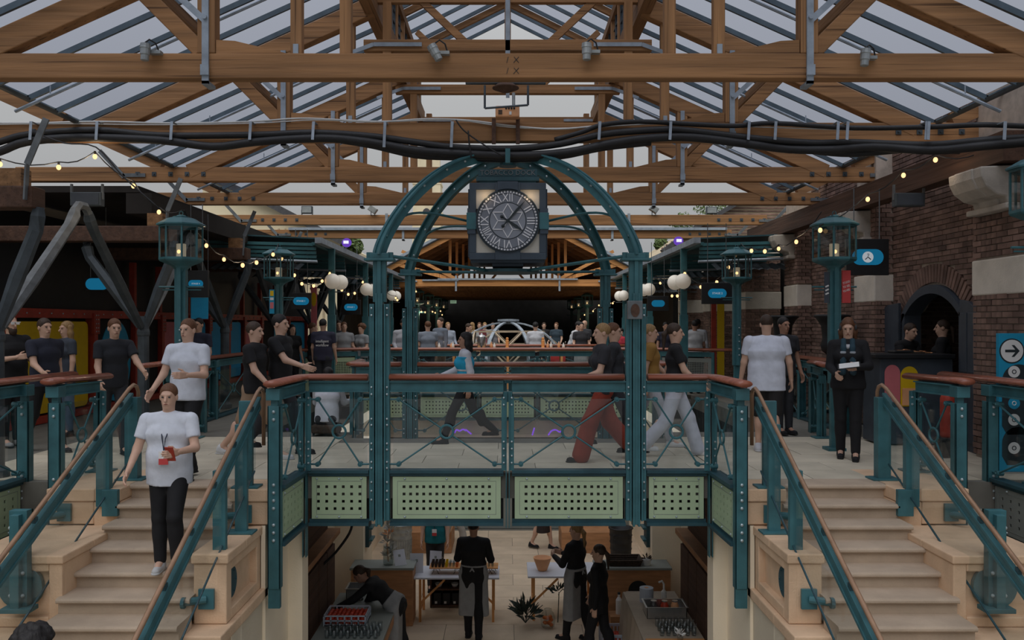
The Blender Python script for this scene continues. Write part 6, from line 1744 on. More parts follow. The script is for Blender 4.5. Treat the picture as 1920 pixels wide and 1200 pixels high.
# low shelf unit under the table
t = thing('shelf_unit', (-1.05, 14.9, LOW), 'low brown shelf unit under the trestle table', 'shelf')
for z in (LOW + .02, LOW + .3, LOW + .56): MB().box(-1.34, -.78, 14.72, 15.1, z, z + .025).build('shelf', 'timber_dark', t)
for x in (-1.34, -.80): MB().box(x, x + .025, 14.72, 15.1, LOW, LOW + .58).build('side', 'timber_dark', t)
MB().box(-1.34, -.78, 15.08, 15.1, LOW, LOW + .58).build('back', 'timber_dark', t)
t = thing('bucket', (-.98, 14.9, LOW + .585), 'white bucket on the low shelf unit', 'bucket'); MB().lathe((-.98, 14.88, LOW + .585), [(.06, 0), (.075, .17), (.07, .17), (.055, .01)], 16).build('pail', 'white_print', t); MB().ring((-.98, 14.88, LOW + .75), .076, .004, 'z', 16, 4).build('rim', 'white_print', t)
t = thing('paper_bag', (-1.2, 14.9, LOW + .585), 'crumpled brown bag on the low shelf unit', 'bag'); MB().lathe((-1.2, 14.88, LOW + .585), [(.08, 0), (.1, .06), (.09, .14), (.06, .2), (.075, .24)], 9).build('bag', 'wicker', t)
for k in range(3):
    x = -1.22 + k * .16; t = thing('black_box', (x, 14.9, LOW + .05), ('first', 'second', 'third')[k] + ' black box on the bottom of the low shelf unit', 'box'); MB().box(x - .065, x + .065, 14.76, 15.0, LOW + .046, LOW + .24).build('body', 'black_paint', t, bevel=.01); MB().box(x - .04, x, 14.755, 14.76, LOW + .06, LOW + .1).build('sticker', 'white_print', t)
for k in range(2):
    x = -1.2 + k * .28; t = thing('white_bowl', (x, 14.9, LOW + .33), ('first', 'second')[k] + ' white bowl on the middle shelf of the low unit', 'bowl'); MB().lathe((x, 14.86, LOW + .326), [(.04, 0), (.07, .06), (.065, .06), (.035, .01)], 14).build('bowl', 'white_print', t, smooth=True)
# clay bowl, basket, heather pot
t = thing('clay_bowl', (W(1017, 0, 14.4).x, 14.4, -2.46), 'tall flared clay bowl on the white trestle table', 'bowl')
MB().lathe((W(1017, 0, 14.4).x, 14.4, -2.46), [(.07, 0), (.085, .02), (.15, .2), (.155, .22), (.14, .22), (.07, .03)], 24).build('bowl', 'pottery', t, smooth=True)
t = thing('wicker_basket', (W(1170, 0, 14.05).x, 14.05, -2.25), 'dark shallow wicker basket on the plywood counter', 'basket')
bx = W(1170, 0, 14.05).x
for k in range(4):
    z = -2.245 + k * .03; e = .24 + k * .012
    MB().tube([(bx - e, 13.9 - k * .006, z), (bx + e, 13.9 - k * .006, z)], .016, 6).tube([(bx + e, 13.9, z), (bx + e, 14.22, z)], .016, 6).tube([(bx + e, 14.22 + k * .006, z), (bx - e, 14.22 + k * .006, z)], .016, 6).tube([(bx - e, 14.22, z), (bx - e, 13.9, z)], .016, 6).build('weave', 'wicker', t)
MB().box(bx - .23, bx + .23, 13.9, 14.2, -2.25, -2.235).build('base', 'wicker', t)
t = thing('heather_pot', (W(1212, 0, 14).x, 13.98, -2.25), 'small heather plant in a white pot on the plywood counter', 'plant')
MB().lathe((W(1212, 0, 14).x, 13.98, -2.25), [(.06, 0), (.08, .1), (.07, .1), (.05, .02)], 14).build('pot', 'white_print', t)
leaves(t, (W(1212, 0, 14).x, 13.98, -2.15), .09, 30, 'wicker', 8, .02, 1.0, 'sprig')
t = thing('white_bottle', (W(1156, 0, 13.9).x, 13.6, LOW), 'white bottle standing beside the plywood counter', 'bottle')
MB().lathe((W(1156, 0, 13.9).x, 13.6, LOW + .28), [(.05, 0), (.05, .22), (.02, .27), (.02, .31)], 12).build('body', 'white_print', t); MB().lathe((W(1156, 0, 13.9).x, 13.6, LOW + .59), [(.022, 0), (.022, .03)], 10).build('cap', 'ink', t)
MB().box(W(1156, 0, 13.9).x - .15, W(1156, 0, 13.9).x + .15, 13.45, 13.75, LOW, LOW + .28).build('plinth', 'ply', t)
# dried plants and jar on the floor
t = thing('dried_plant', (W(985, 0, 14).x, 13.9, LOW), 'spray of dark dried leaves on the undercroft floor by the table leg', 'plant')
px_ = W(985, 0, 14).x
for k in range(9):
    a = k * .7; MB().tube([(px_, 13.9, LOW + .03), (px_ + .15 * math.cos(a), 13.9 + .12 * math.sin(a), LOW + .2), (px_ + .28 * math.cos(a), 13.9 + .2 * math.sin(a), LOW + .32)], .006, 5).build('stem', 'leaf_dark', t)
leaves(t, (px_, 13.9, LOW + .16), .28, 70, 'leaf_dark', 12, .05, .9)
t = thing('dried_plant', (W(1050, 0, 14).x, 14.0, LOW), 'taller dried sprig behind the jar of oranges', 'plant')
MB().tube([(W(1046, 0, 14).x, 14.0, LOW), (W(1046, 0, 14).x + .02, 14.0, LOW + .5)], .008, 5).build('stem', 'leaf_dark', t)
leaves(t, (W(1046, 0, 14).x, 14.0, LOW + .5), .16, 26, 'leaf_dark', 13, .035, .9)
t = thing('orange_jar', (W(1027, 0, 13.8).x, 13.75, LOW), 'round glass jar of orange slices on the undercroft floor', 'jar')
MB().lathe((W(1027, 0, 13.8).x, 13.75, LOW), [(.07, 0), (.11, .04), (.12, .15), (.1, .24), (.06, .28), (.06, .31)], 16).build('glass', 'clear_glass', t, smooth=True)
for k in range(10):
    a = k * 1.3; MB().ball((W(1027, 0, 13.8).x + .055 * math.cos(a), 13.75 + .05 * math.sin(a), LOW + .05 + .016 * k), (.035, .035, .03), 8, 6).build('slice', 'orange_vinyl', t)
# bins
def bin_(x, y, r, h, m, label, ribs):
    t = thing('dustbin', (x, y, LOW), label, 'bin')
    prof = [(r * .86, 0)]
    for k in range(5): prof += [(r * (.88 + .02 * k), h * (.1 + k * .17)), (r * (.88 + .02 * k) + .012, h * (.13 + k * .17)), (r * (.885 + .02 * k), h * (.16 + k * .17))]
    prof += [(r, h - .03), (r + .02, h - .02), (r + .02, h), (r - .02, h), (r - .04, h * .3)]
    MB().lathe((x, y, LOW), prof, 28).build('drum', m, t, smooth=True)
    if ribs:
        for k in range(28): a = 2 * math.pi * k / 28; MB().bar((x + r * .9 * math.cos(a), y + r * .9 * math.sin(a), LOW + .05), (x + r * .95 * math.cos(a), y + r * .95 * math.sin(a), LOW + h * .6), .02, .02).build('flute', m, t)
    for s in (-1, 1): MB().ring((x + s * r * .6, y - r * .78, LOW + h * .8), .045, .008, 'y', 12, 5).build('handle', m, t)
bin_(W(752, 0, 17.6).x, 17.6, .23, .78, 'zinc', 'ridged galvanised dustbin behind the leaf vase', True)
bin_(W(1164, 0, 17.2).x, 17.2, .23, .80, 'black_paint', 'black dustbin behind the wicker basket', False)
# plywood partition steps at the far end
for k, (x0, x1) in enumerate(((-2.4, -1.2), (1.15, 2.3))):
    t = thing('plywood_bench', ((x0 + x1) / 2, 18.4, LOW), 'plywood stepped bench at the back of the undercroft ' + ('behind the galvanised dustbin' if k == 0 else 'behind the black dustbin'), 'bench')
    MB().box(x0, x1, 18.2, 18.8, LOW, LOW + .45).build('lower_step', 'ply', t, bevel=.01); MB().box(x0, x1, 18.8, 19.3, LOW, LOW + .9).build('upper_step', 'ply', t, bevel=.01)
# teal wall brackets and a black cable on the plaster
for s, lb in ((-1, 'teal clamp strip on the plaster wall behind the leaf vase'), (1, 'teal clamp strip on the plaster wall behind the heather pot')):
    t = thing('wall_clamp', (s * 2.4, 14.28, -2), lb, 'bracket')
    MB().box(s * 2.36, s * 2.42, 14.5, 14.8, -2.1, -.7).build('plate', 'teal_dark', t)
    for k in range(6): MB().box(s * 2.30, s * 2.36, 14.5, 14.8, -2.0 + k * .2, -1.97 + k * .2).build('rung', 'teal', t)
o = MB().tube(px_path([(662, 975), (655, 1000), (630, 1035), (605, 1060), (600, 1075)], 12.0), .018, 8).build('cable', 'black_rubber', None, smooth=True); tag(o, 'black cable hanging across the dark cupboard under the bridge', 'cable')
# ================================================================== people
def smin(a, b, k):
    h = np.clip(.5 + .5 * (b - a) / k, 0, 1)
    return b + (a - b) * h - k * h * (1 - h)
class SDF:
    """smooth union of round cones and ellipsoids, meshed with surface nets"""
    def __init__(s): s.pr = []; s.cut = []
    def cone(s, a, b, ra, rb, k=.02, xw=1.0): s.pr.append(('c', np.array(a, float), np.array(b, float), ra, rb, k, xw)); return s
    def ell(s, c, r, k=.02, R=None): s.pr.append(('e', np.array(c, float), np.array(r, float), R, 0, k, 1)); return s
    def plane(s, p, n): s.cut.append((np.array(p, float), np.array(n, float) / np.linalg.norm(n))); return s
    def bounds(s):
        lo = np.full(3, 1e9); hi = -lo
        for t, a, b, ra, rb, k, xw in s.pr:
            if t == 'c':
                r = max(ra, rb); e = np.array([r * xw, r * max(1, 1), r])
                if xw > 1: pass
                for p in (a, b): lo = np.minimum(lo, p - e); hi = np.maximum(hi, p + e)
                if xw != 1.0:
                    for p in (a, b): lo[0] = min(lo[0], p[0] - r * xw); hi[0] = max(hi[0], p[0] + r * xw)
            else: m = max(b); lo = np.minimum(lo, a - m); hi = np.maximum(hi, a + m)
        return lo, hi
    def ev(s, P):
        d = None
        for t, a, b, ra, rb, k, xw in s.pr:
            if t == 'c':
                Q = P; a_, b_ = a, b
                if xw != 1.0:
                    cx = (a[0] + b[0]) / 2
                    Q = P.copy(); Q[:, 0] = (Q[:, 0] - cx) / xw + cx
                    a_ = a.copy(); b_ = b.copy(); a_[0] = (a_[0] - cx) / xw + cx; b_[0] = (b_[0] - cx) / xw + cx
                ba = b_ - a_; L = ba @ ba + 1e-12
                h = np.clip((Q - a_) @ ba / L, 0, 1)
                v = np.linalg.norm(Q - a_ - h[:, None] * ba, axis=1) - (ra + (rb - ra) * h)
            else:
                q = P - a
                if ra is not None: q = q @ ra
                k0 = np.linalg.norm(q / b, axis=1); k1 = np.linalg.norm(q / (b * b), axis=1) + 1e-9
                v = k0 * (k0 - 1) / k1
            d = v if d is None else smin(d, v, k)
        for p, n in s.cut: d = np.maximum(d, -((P - p) @ n))
        return d
    def mesh(s, res):
        lo, hi = s.bounds(); lo = lo - 2 * res; hi = hi + 2 * res
        n = np.ceil((hi - lo) / res).astype(int) + 1
        xs = [lo[i] + res * np.arange(n[i]) for i in range(3)]
        v = np.full(n, .3)
        for pr in s.pr:                                     # each shape only touches the cells near it
            one = SDF(); one.pr = [pr]; l_, h_ = one.bounds(); m = max(pr[5] * 1.5, 2.5 * res)
            a = np.clip(np.floor((l_ - m - lo) / res).astype(int), 0, n); b = np.clip(np.ceil((h_ + m - lo) / res).astype(int) + 1, 0, n)
            sl = tuple(slice(a[i], b[i]) for i in range(3))
            if min(b - a) <= 0: continue
            G = np.stack(np.meshgrid(*[xs[i][sl[i]] for i in range(3)], indexing='ij'), -1)
            d = one.ev(G.reshape(-1, 3)).reshape(G.shape[:3])
            v[sl] = smin(v[sl], d, pr[5])
        if s.cut:
            G = np.stack(np.meshgrid(*xs, indexing='ij'), -1)
            for p, nn in s.cut: v = np.maximum(v, -((G - p) @ nn))
        ins = v < 0
        c = [ins[i:n[0] - 1 + i, j:n[1] - 1 + j, k:n[2] - 1 + k] for i in (0, 1) for j in (0, 1) for k in (0, 1)]
        cnt = sum(x.astype(np.int8) for x in c)
        act = (cnt > 0) & (cnt < 8)
        idx = np.argwhere(act)
        if len(idx) == 0: return [], []
        num = -np.ones(act.shape, int); num[tuple(idx.T)] = np.arange(len(idx))
        acc = np.zeros((len(idx), 3)); w = np.zeros(len(idx))
        cor = [(i, j, k) for i in (0, 1) for j in (0, 1) for k in (0, 1)]
        for a in range(8):
            for b in range(a + 1, 8):
                ca, cb = np.array(cor[a]), np.array(cor[b])
                if np.abs(ca - cb).sum() != 1: continue
                va = v[tuple((idx + ca).T)]; vb = v[tuple((idx + cb).T)]
                m = (va < 0) != (vb < 0)
                t = np.where(m, va / np.where(m, va - vb, 1), 0)
                acc += np.where(m[:, None], ca + t[:, None] * (cb - ca), 0); w += m
        V = lo + (idx + acc / w[:, None]) * res
        F = []
        for ax in range(3):
            u, t = (ax + 1) % 3, (ax + 2) % 3
            sl0 = [slice(None)] * 3; sl1 = [slice(None)] * 3
            sl0[ax] = slice(0, n[ax] - 1); sl1[ax] = slice(1, n[ax])
            e = ins[tuple(sl0)] != ins[tuple(sl1)]
            I = np.argwhere(e)
            I = I[(I[:, u] > 0) & (I[:, t] > 0) & (I[:, u] < n[u] - 1) & (I[:, t] < n[t] - 1)]
            if len(I) == 0: continue
            fl = ins[tuple(I.T)]
            q = []
            for du, dt in ((0, 0), (1, 0), (1, 1), (0, 1)):
                J = I.copy(); J[:, u] -= du; J[:, t] -= dt; q.append(num[tuple(J.T)])
            q = np.stack(q, 1)
            q[~fl] = q[~fl][:, ::-1]
            F += [tuple(r) for r in q[:, ::-1].tolist()]
        return [tuple(p) for p in V.tolist()], F

SKIN = {'light': (.58, .36, .26), 'mid': (.40, .22, .15), 'dark': (.11, .055, .035)}
for k_, c_ in SKIN.items(): mat('skin_' + k_, c_, .55, var=.08, scale=8)
HAIRC = {'brown': (.045, .026, .016), 'dark': (.012, .010, .010), 'blonde': (.30, .18, .075), 'grey': (.16, .145, .13), 'auburn': (.12, .05, .022)}
for k_, c_ in HAIRC.items(): mat('hair_' + k_, c_, .6, var=.3, scale=30, stretch=(3, 3, .5), bump=.3, bscale=30)
CLOTH = {}
def cloth(rgb):
    key = 'cloth_%d_%d_%d' % tuple(int(c * 999) for c in rgb)
    if key not in MATS: mat(key, rgb, .85, var=.10, scale=10, bump=.15, bscale=25)
    return key
WHITE_ = (.60, .61, .66); BLACK_ = (.012, .012, .014); CHAR = (.03, .032, .038); GREYB = (.22, .25, .29)

def person(label, x, y, z, face=0, h=1.75, top=WHITE_, sleeve='short', bottom=BLACK_, legs='trousers', shoes=BLACK_, hair='brown', hairstyle='short', skin='light',
           lean=0, thigh=(0, 0), knee=(0, 0), arm=((4, 8), (4, 8)), elbow=(15, 15), inward=(0, 0), head=(0, 0), bulk=1.0, female=False, res=.015, hem=.86, flare=1.0,
           extras=(), sit=0.0, fingers=True, side=0):
    """one person: a continuous body mesh with clothes and hair over it. face 0 looks to the camera, 90 to the right, 180 away"""
    s = h / 1.75
    R = math.radians
    D = lambda a: Vector((0, -math.sin(R(a)), -math.cos(R(a))))              # swing forward from hanging down
    hip = Vector((0, 0, 0)); Lth, Lsh = .43 * s, .42 * s
    J = {}
    feet = []
    for i, sg in ((0, 1), (1, -1)):
        hp = hip + Vector((sg * .088 * s, 0, -.02 * s)); kn = hp + D(thigh[i]) * Lth; an = kn + D(thigh[i] - knee[i]) * Lsh
        J['hip%d' % i], J['knee%d' % i], J['ank%d' % i] = hp, kn, an
        feet.append(an.z)
    base = min(feet) - .085 * s + sit
    up = Vector((math.sin(R(side)), -math.sin(R(lean)), math.cos(R(lean)))).normalized(); fwd = Vector((0, -math.cos(R(lean)), -math.sin(R(lean))))
    wst = hip + up * .14 * s; ch = hip + up * .36 * s; nk = hip + up * .535 * s
    hd = nk + (up * .8 + Vector((0, -math.sin(R(lean + head[0])) * .25, math.cos(R(lean + head[0])) * .2))).normalized() * .158 * s
    sw = (.165 if female else .185) * s * (1 + (bulk - 1) * .5)
    for i, sg in ((0, 1), (1, -1)):
        sh = hip + up * .475 * s + Vector((sg * sw, 0, 0))
        f, o = arm[i]
        ud = Vector((sg * math.sin(R(o)), -math.sin(R(f)) * math.cos(R(o)), -math.cos(R(f)) * math.cos(R(o))))
        el = sh + ud * .275 * s
        fa = f + elbow[i]
        fd = Vector((sg * math.sin(R(o * .5)), -math.sin(R(fa)), -math.cos(R(fa))))
        fd = (fd + Vector((-sg * math.tan(R(inward[i])), 0, 0))).normalized()
        wr = el + fd * .25 * s
        J['sh%d' % i], J['el%d' % i], J['wr%d' % i], J['fd%d' % i] = sh, el, wr, fd
    b = bulk
    # ---- body, skin
    B = SDF()
    def torso(S_, g, low=True):
        S_.cone(hip + Vector((0, .0, 0)), wst, (.105 if not female else .108) * s * b + g, (.098 if not female else .085) * s * b + g, .05, 1.5)
        S_.cone(wst, ch, (.098 if not female else .085) * s * b + g, (.112 if not female else .10) * s * b + g, .05, 1.48)
        S_.cone(ch, hip + up * .45 * s, .11 * s * b + g, .072 * s + g, .05, 1.58)
        S_.cone(J['sh0'], J['sh1'], .055 * s + g, .055 * s + g, .05)
        for sg in (0, 1): S_.cone(nk - up * .035 * s, nk.lerp(J['sh%d' % sg], .72) - up * .03 * s, .050 * s + g, .048 * s + g, .04)
        if female:
            for sg in (1, -1): S_.ell(ch + fwd * .085 * s + Vector((sg * .065 * s, 0, -.02 * s)), (.06 * s + g, .055 * s + g, .06 * s + g), .04)
        elif b > 1.1: S_.ell(wst + fwd * .05 * s, (.15 * s * b, .11 * s * b + g, .14 * s), .06)
    torso(B, -.008)
    B.cone(nk - up * .07 * s, nk + up * .06 * s, .056 * s, .052 * s, .03)
    for i in (0, 1):
        B.cone(J['hip%d' % i], J['knee%d' % i], .082 * s * b, .055 * s, .03); B.cone(J['knee%d' % i], J['ank%d' % i] , .054 * s, .037 * s, .02)
        kn, an = J['knee%d' % i], J['ank%d' % i]
        cal = kn.lerp(an, .3) + Vector((0, .02 * s, 0)); B.ell(cal, (.05 * s, .052 * s, .11 * s), .03)
        B.cone(J['sh%d' % i], J['el%d' % i], .050 * s * (b * .5 + .5), .040 * s, .03); B.cone(J['el%d' % i], J['wr%d' % i], .041 * s, .027 * s, .02)
        B.cone(J['ank%d' % i], J['ank%d' % i] + Vector((0, -.11 * s, -.045 * s)), .036 * s, .03 * s, .02)
    v1, f1 = B.mesh(res)
    V, F = list(v1), list(f1)
    def join(v, f):
        o = len(V); V.extend(v); F.extend([tuple(i + o for i in q) for q in f])
    # ---- head
    yaw = R(head[1]); cy_, sy_ = math.cos(yaw), math.sin(yaw); pit = R(lean * .45 + head[0])
    RM = np.array((Matrix.Rotation(yaw, 3, 'Z') @ Matrix.Rotation(pit, 3, 'X')))
    H = lambda a, b_, c: np.array(hd) + RM @ (np.array((a, b_, c)) * s)
    hs = SDF(); RT = RM
    hs.ell(H(0, .012, .03), np.array((.073, .092, .088)) * s, .02, RT)
    hs.ell(H(0, -.02, -.04), np.array((.056, .068, .075)) * s, .03, RT)
    hs.ell(H(0, -.045, -.095), np.array((.03, .03, .022)) * s, .025, RT)
    hs.cone(H(0, -.085, .012), H(0, -.107, -.028), .010 * s, .015 * s, .012)
    hs.cone(H(-.035, -.078, .028), H(.035, -.078, .028), .012 * s, .012 * s, .015)
    hs.cone(H(-.018, -.085, -.062), H(.018, -.085, -.062), .009 * s, .009 * s, .012)
    for sg in (1, -1): hs.ell(H(sg * .074, .012, -.005), np.array((.010, .022, .032)) * s, .008, RT)
    hs.cone(H(0, .02, -.05), np.array(nk + up * .02 * s), .052 * s, .055 * s, .03)
    join(*hs.mesh(min(res, .0085) if res < .02 else .016))
    # ---- hands
    for i, sg in ((0, 1), (1, -1)):
        wr, fd = J['wr%d' % i], J['fd%d' % i]
        latv = Vector((0, -1, 0)) if abs(fd.y) < .7 else Vector((0, 0, 1))
        latv = (latv - fd * latv.dot(fd)).normalized(); nrm = fd.cross(latv) * sg
        hh = SDF(); kn_ = []
        for q in range(4):
            o = (q - 1.5) * .019 * s; kp = wr + fd * .088 * s + latv * -o; hh.cone(wr + latv * -o * .6 - fd * .01, kp, .017 * s, .0125 * s, .012)
            if res < .02 and fingers:
                ln = (.070, .078, .072, .056)[q] * s; d1 = (fd + nrm * .35).normalized(); d2 = (fd + nrm * 1.1).normalized()
                m_ = kp + d1 * ln * .52; hh.cone(kp, m_, .0098 * s, .009 * s, .004); hh.cone(m_, m_ + d2 * ln * .5, .009 * s, .0075 * s, .004)
        if not (res < .02 and fingers): hh.cone(wr + fd * .08 * s, wr + (fd + nrm * .4).normalized() * .15 * s, .022 * s, .018 * s, .02)
        tb = wr + fd * .025 * s + latv * .026 * s; tm_ = tb + (fd * .6 + latv * .75 + nrm * .3).normalized() * .04 * s
        hh.cone(tb, tm_, .013 * s, .011 * s, .01); hh.cone(tm_, tm_ + (fd * .9 + latv * .3 + nrm * .4).normalized() * .035 * s, .011 * s, .008 * s, .006)
        join(*hh.mesh(.0058 if (res < .02 and fingers) else .014))
    rot = Matrix.Rotation(R(face), 4, 'Z')
    org = Vector((x, y, z))
    root = thing('person', org, label, 'person')
    XF = Matrix.Translation(org) @ rot @ Matrix.Translation((0, 0, -base))
    def put(v, f, name, m, par=root, smooth=True):
        mb = MB(); mb.v = [tuple(XF @ Vector(p)) for p in v]; mb.f = list(f)
        return mb.build(name, m, par, smooth=smooth, fixn=False)
    put(V, F, 'body', 'skin_' + skin)
    # ---- clothes
    cr = res if res > .02 else .013
    if top is not None:
        T_ = SDF(); torso(T_, .014 * s)
        hemp = hip + up * (hem - .93) * s
        T_.cone(hip + up * (hem - .96) * s, wst, (.132 if not female else .130) * s * b, .108 * s * b, .05, 1.46)
        T_.plane(hemp, up)
        put(*T_.mesh(cr), 'shirt', cloth(top))
        S_ = SDF()
        for i in (0, 1):
            sh, el, wr = J['sh%d' % i], J['el%d' % i], J['wr%d' % i]
            if sleeve == 'short':
                S1 = SDF(); e = sh.lerp(el, .72); S1.cone(sh, e, .070 * s * (b * .5 + .5), .064 * s, .02); S1.plane(e - (el - sh).normalized() * .02, sh - el)
                put(*S1.mesh(cr), 'sleeve', cloth(top))
            elif sleeve == 'long':
                S1 = SDF(); S1.cone(sh, el, .066 * s * (b * .5 + .5), .054 * s, .02); S1.cone(el, wr, .054 * s, .038 * s, .02)
                put(*S1.mesh(cr), 'sleeve', cloth(top))
    if legs in ('trousers', 'shorts', 'wide'):
        L_ = SDF()
        L_.cone(hip + Vector((0, .01, -.01)), wst - up * .03 * s, .112 * s * b, .104 * s * b, .05, 1.42)
        for i in (0, 1):
            hp, kn, an = J['hip%d' % i], J['knee%d' % i], J['ank%d' % i]
            L_.ell(hp + Vector((0, .05 * s, .0)), (.075 * s * b, .075 * s, .09 * s), .05)
            if legs == 'shorts':
                e = hp.lerp(kn, .92); L_.cone(hp, e, .098 * s * b, .098 * s, .03)
            elif legs == 'wide':
                L_.cone(hp, kn, .10 * s * b, .10 * s * flare, .04); L_.cone(kn, an, .10 * s * flare, .105 * s * flare, .03)
            else:
                L_.cone(hp, kn, .094 * s * b, .069 * s, .04); L_.cone(kn, an + (kn - an).normalized() * .02, .069 * s, .056 * s, .02); L_.ell(kn.lerp(an, .3) + Vector((0, .016 * s, 0)), (.066 * s, .072 * s, .14 * s), .03)
        put(*L_.mesh(cr), 'trousers' if legs != 'shorts' else 'shorts', cloth(bottom))
    elif legs == 'skirt':
        K_ = SDF(); m0 = (J['knee0'] + J['knee1']) / 2
        K_.cone(wst - up * .02, hip, .10 * s, .115 * s, .04, 1.4); K_.cone(hip, m0 + Vector((0, 0, -.18 * s)), .115 * s, .15 * s * flare, .04, 1.35); K_.plane(m0 + Vector((0, 0, -.12 * s)), (0, 0, 1))
        put(*K_.mesh(cr), 'skirt', cloth(bottom))
    for i in (0, 1):
        an = J['ank%d' % i]; f_ = SDF(); zf = an.z - .085 * s
        f_.cone(an + Vector((0, .03 * s, -.045 * s)), an + Vector((0, -.15 * s, -.058 * s)), .044 * s, .036 * s, .02, 1.0)
        f_.cone(an + Vector((0, .01, .0)), an + Vector((0, -.02, -.05 * s)), .045 * s, .043 * s, .03)
        f_.plane((0, 0, zf), (0, 0, 1))
        sh_ = put(*f_.mesh(.012 if res < .02 else res), 'shoe', cloth(shoes))
        if res < .02:
            so = SDF(); so.cone((an.x, an.y + .035 * s, zf + .012), (an.x, an.y - .155 * s, zf + .012), .047 * s, .04 * s, .02); so.plane((0, 0, zf), (0, 0, 1)); so.plane((0, 0, zf + .02), (0, 0, -1))
            put(*so.mesh(.010), 'sole', cloth((.5, .5, .5) if max(shoes) > .3 else (.02, .02, .02)), sh_)
    # ---- hair
    if hairstyle != 'bald':
        h_ = SDF(); g = .012 * s
        hm = 'hair_' + hair
        cap = SDF(); cap.ell(H(0, .018, .042), np.array((.080, .098, .090)) * s, .02, RT)
        if hairstyle in ('curly', 'afro'): cap.ell(H(0, .02, .055), np.array((.10, .11, .10)) * s, .03, RT)
        if hairstyle == 'curly':
            rq = random.Random(label)
            for q in range(60):
                d_ = np.array((rq.gauss(0, 1), rq.gauss(.3, 1), abs(rq.gauss(0, 1)))); d_ /= np.linalg.norm(d_); cap.ell(H(*(np.array((0, .02, .05)) + d_ * np.array((.098, .108, .10)))), np.array((.022, .022, .022)) * s, .01)
        n1 = RM @ np.array((0, .80, .62)); cap.plane(H(0, -.045, .030), n1)
        put(*cap.mesh(.010 if res < .02 else .016), 'hair', hm)
        if hairstyle in ('long', 'bob'):
            ln = {'long': .34, 'bob': .16}[hairstyle]
            lg = SDF(); dn = np.array((0, 0, -1.0))
            for sg in (-1, 0, 1):
                a0 = H(sg * .055, .045 if sg == 0 else .025, .03); a1 = H(sg * .070, .075 if sg == 0 else .03, -.07); a2 = a1 + dn * ln * s * .6 + np.array(RM @ np.array((sg * .01, .02, 0))) * s
                lg.cone(a0, a1, .045 * s, .04 * s, .03); lg.cone(a1, a2, .04 * s, .028 * s, .03)
            put(*lg.mesh(.011 if res < .02 else .018), 'long_hair', hm)
        if hairstyle in ('ponytail', 'bun'):
            pt = SDF(); a0 = H(0, .10, .03)
            if hairstyle == 'bun': pt.ell(H(0, .115, .02), np.array((.035, .03, .035)) * s)
            else:
                a1 = H(0, .14, -.02); a2 = a1 + np.array((0, .01, -.2 * s)); pt.cone(a0, a1, .028 * s, .032 * s, .02); pt.cone(a1, a2, .032 * s, .014 * s, .02)
            put(*pt.mesh(.010 if res < .02 else .016), 'ponytail', hm)
    if 'beard' in extras:
        bd = SDF(); bd.ell(H(0, -.05, -.095), np.array((.052, .048, .062)) * s, .02, RT); bd.cone(H(-.05, -.02, -.04), H(0, -.07, -.085), .022 * s, .026 * s, .02); bd.cone(H(.05, -.02, -.04), H(0, -.07, -.085), .022 * s, .026 * s, .02)
        put(*bd.mesh(.010), 'beard', 'hair_' + hair)
    if 'glasses' in extras:
        mb = MB()
        for sg in (1, -1): mb.box(*[c for c in (sg * .012 if sg > 0 else -.058, .058 if sg > 0 else -.012, -.107, -.1, -.004, .034)])
        mb.box(-.075, .075, -.1, -.095, .022, .034)
        mb.v = [tuple(H(a / 1, b_, c)) for a, b_, c in mb.v]
        for sg in (1, -1): mb.cyl(H(sg * .076, -.095, .026), H(sg * .08, .02, .02), .006, 6)
        put(mb.v, mb.f, 'spectacles', 'white_print', smooth=False)
    # ---- face
    if res < .02 and hairstyle is not None:
        for sg in (1, -1):
            e = MB().ball((0, 0, 0), (.011 * s, .006 * s, .007 * s), 8, 6); e.v = [tuple(np.array(hd) + RM @ (np.array((sg * .031, -.0835, .006)) * s + np.array(p))) for p in e.v]
            put(e.v, e.f, 'eye', 'ink')
        e = MB().ball((0, 0, 0), (.020 * s, .006 * s, .006 * s), 8, 6); e.v = [tuple(np.array(hd) + RM @ (np.array((0, -.090, -.060)) * s + np.array(p))) for p in e.v]
        put(e.v, e.f, 'mouth', cloth((.25, .09, .07)))
    # ---- extras
    def chest(u, f, lx): return hip + up * u * s + fwd * f * s + Vector((lx * s, 0, 0))
    if 'lanyard' in extras:
        mb = MB().tube([chest(.50, .03, .06), chest(.46, .085, .05), chest(.33, .15 * b, .015), chest(.22, .155 * b, 0)], .006, 4).tube([chest(.50, .03, -.06), chest(.46, .085, -.05), chest(.33, .15 * b, -.015), chest(.22, .155 * b, 0)], .006, 4)
        ly = put(mb.v, mb.f, 'lanyard', cloth((.03, .035, .06)), smooth=False)
        c = chest(.15, .165 * b, 0); mb = MB().box(c.x - .042, c.x + .042, c.y - .006, c.y + .002, c.z - .06, c.z + .06)
        put(mb.v, mb.f, 'badge', 'white_print', ly, smooth=False)
        mb = MB().box(c.x - .042, c.x + .042, c.y - .008, c.y - .003, c.z - .06, c.z - .005); put(mb.v, mb.f, 'badge_print', 'red_vinyl', ly, smooth=False)
    if 'apron' in extras or 'apron_back' in extras:
        K_ = SDF(); m0 = (J['knee0'] + J['knee1']) / 2
        K_.cone(wst + up * .0, hip, .132 * s, .150 * s, .04, 1.45); K_.cone(hip, m0 + Vector((0, -.02, -.20 * s)), .150 * s, .165 * s, .04, 1.4)
        K_.plane(m0 + Vector((0, 0, -.16 * s)), (0, 0, 1)); K_.plane(wst + up * .02, -up)
        K_.plane(hip + Vector((0, .075, 0)), (0, -1, 0.0))
        ap = put(*K_.mesh(.013), 'apron', cloth((.30, .305, .31)))
        bw = SDF(); bw.cone(wst + Vector((0, .13, -.03)), wst + Vector((.03, .14, -.07)), .012, .01); bw.cone(wst + Vector((0, .13, -.03)), wst + Vector((-.03, .14, -.07)), .012, .01)
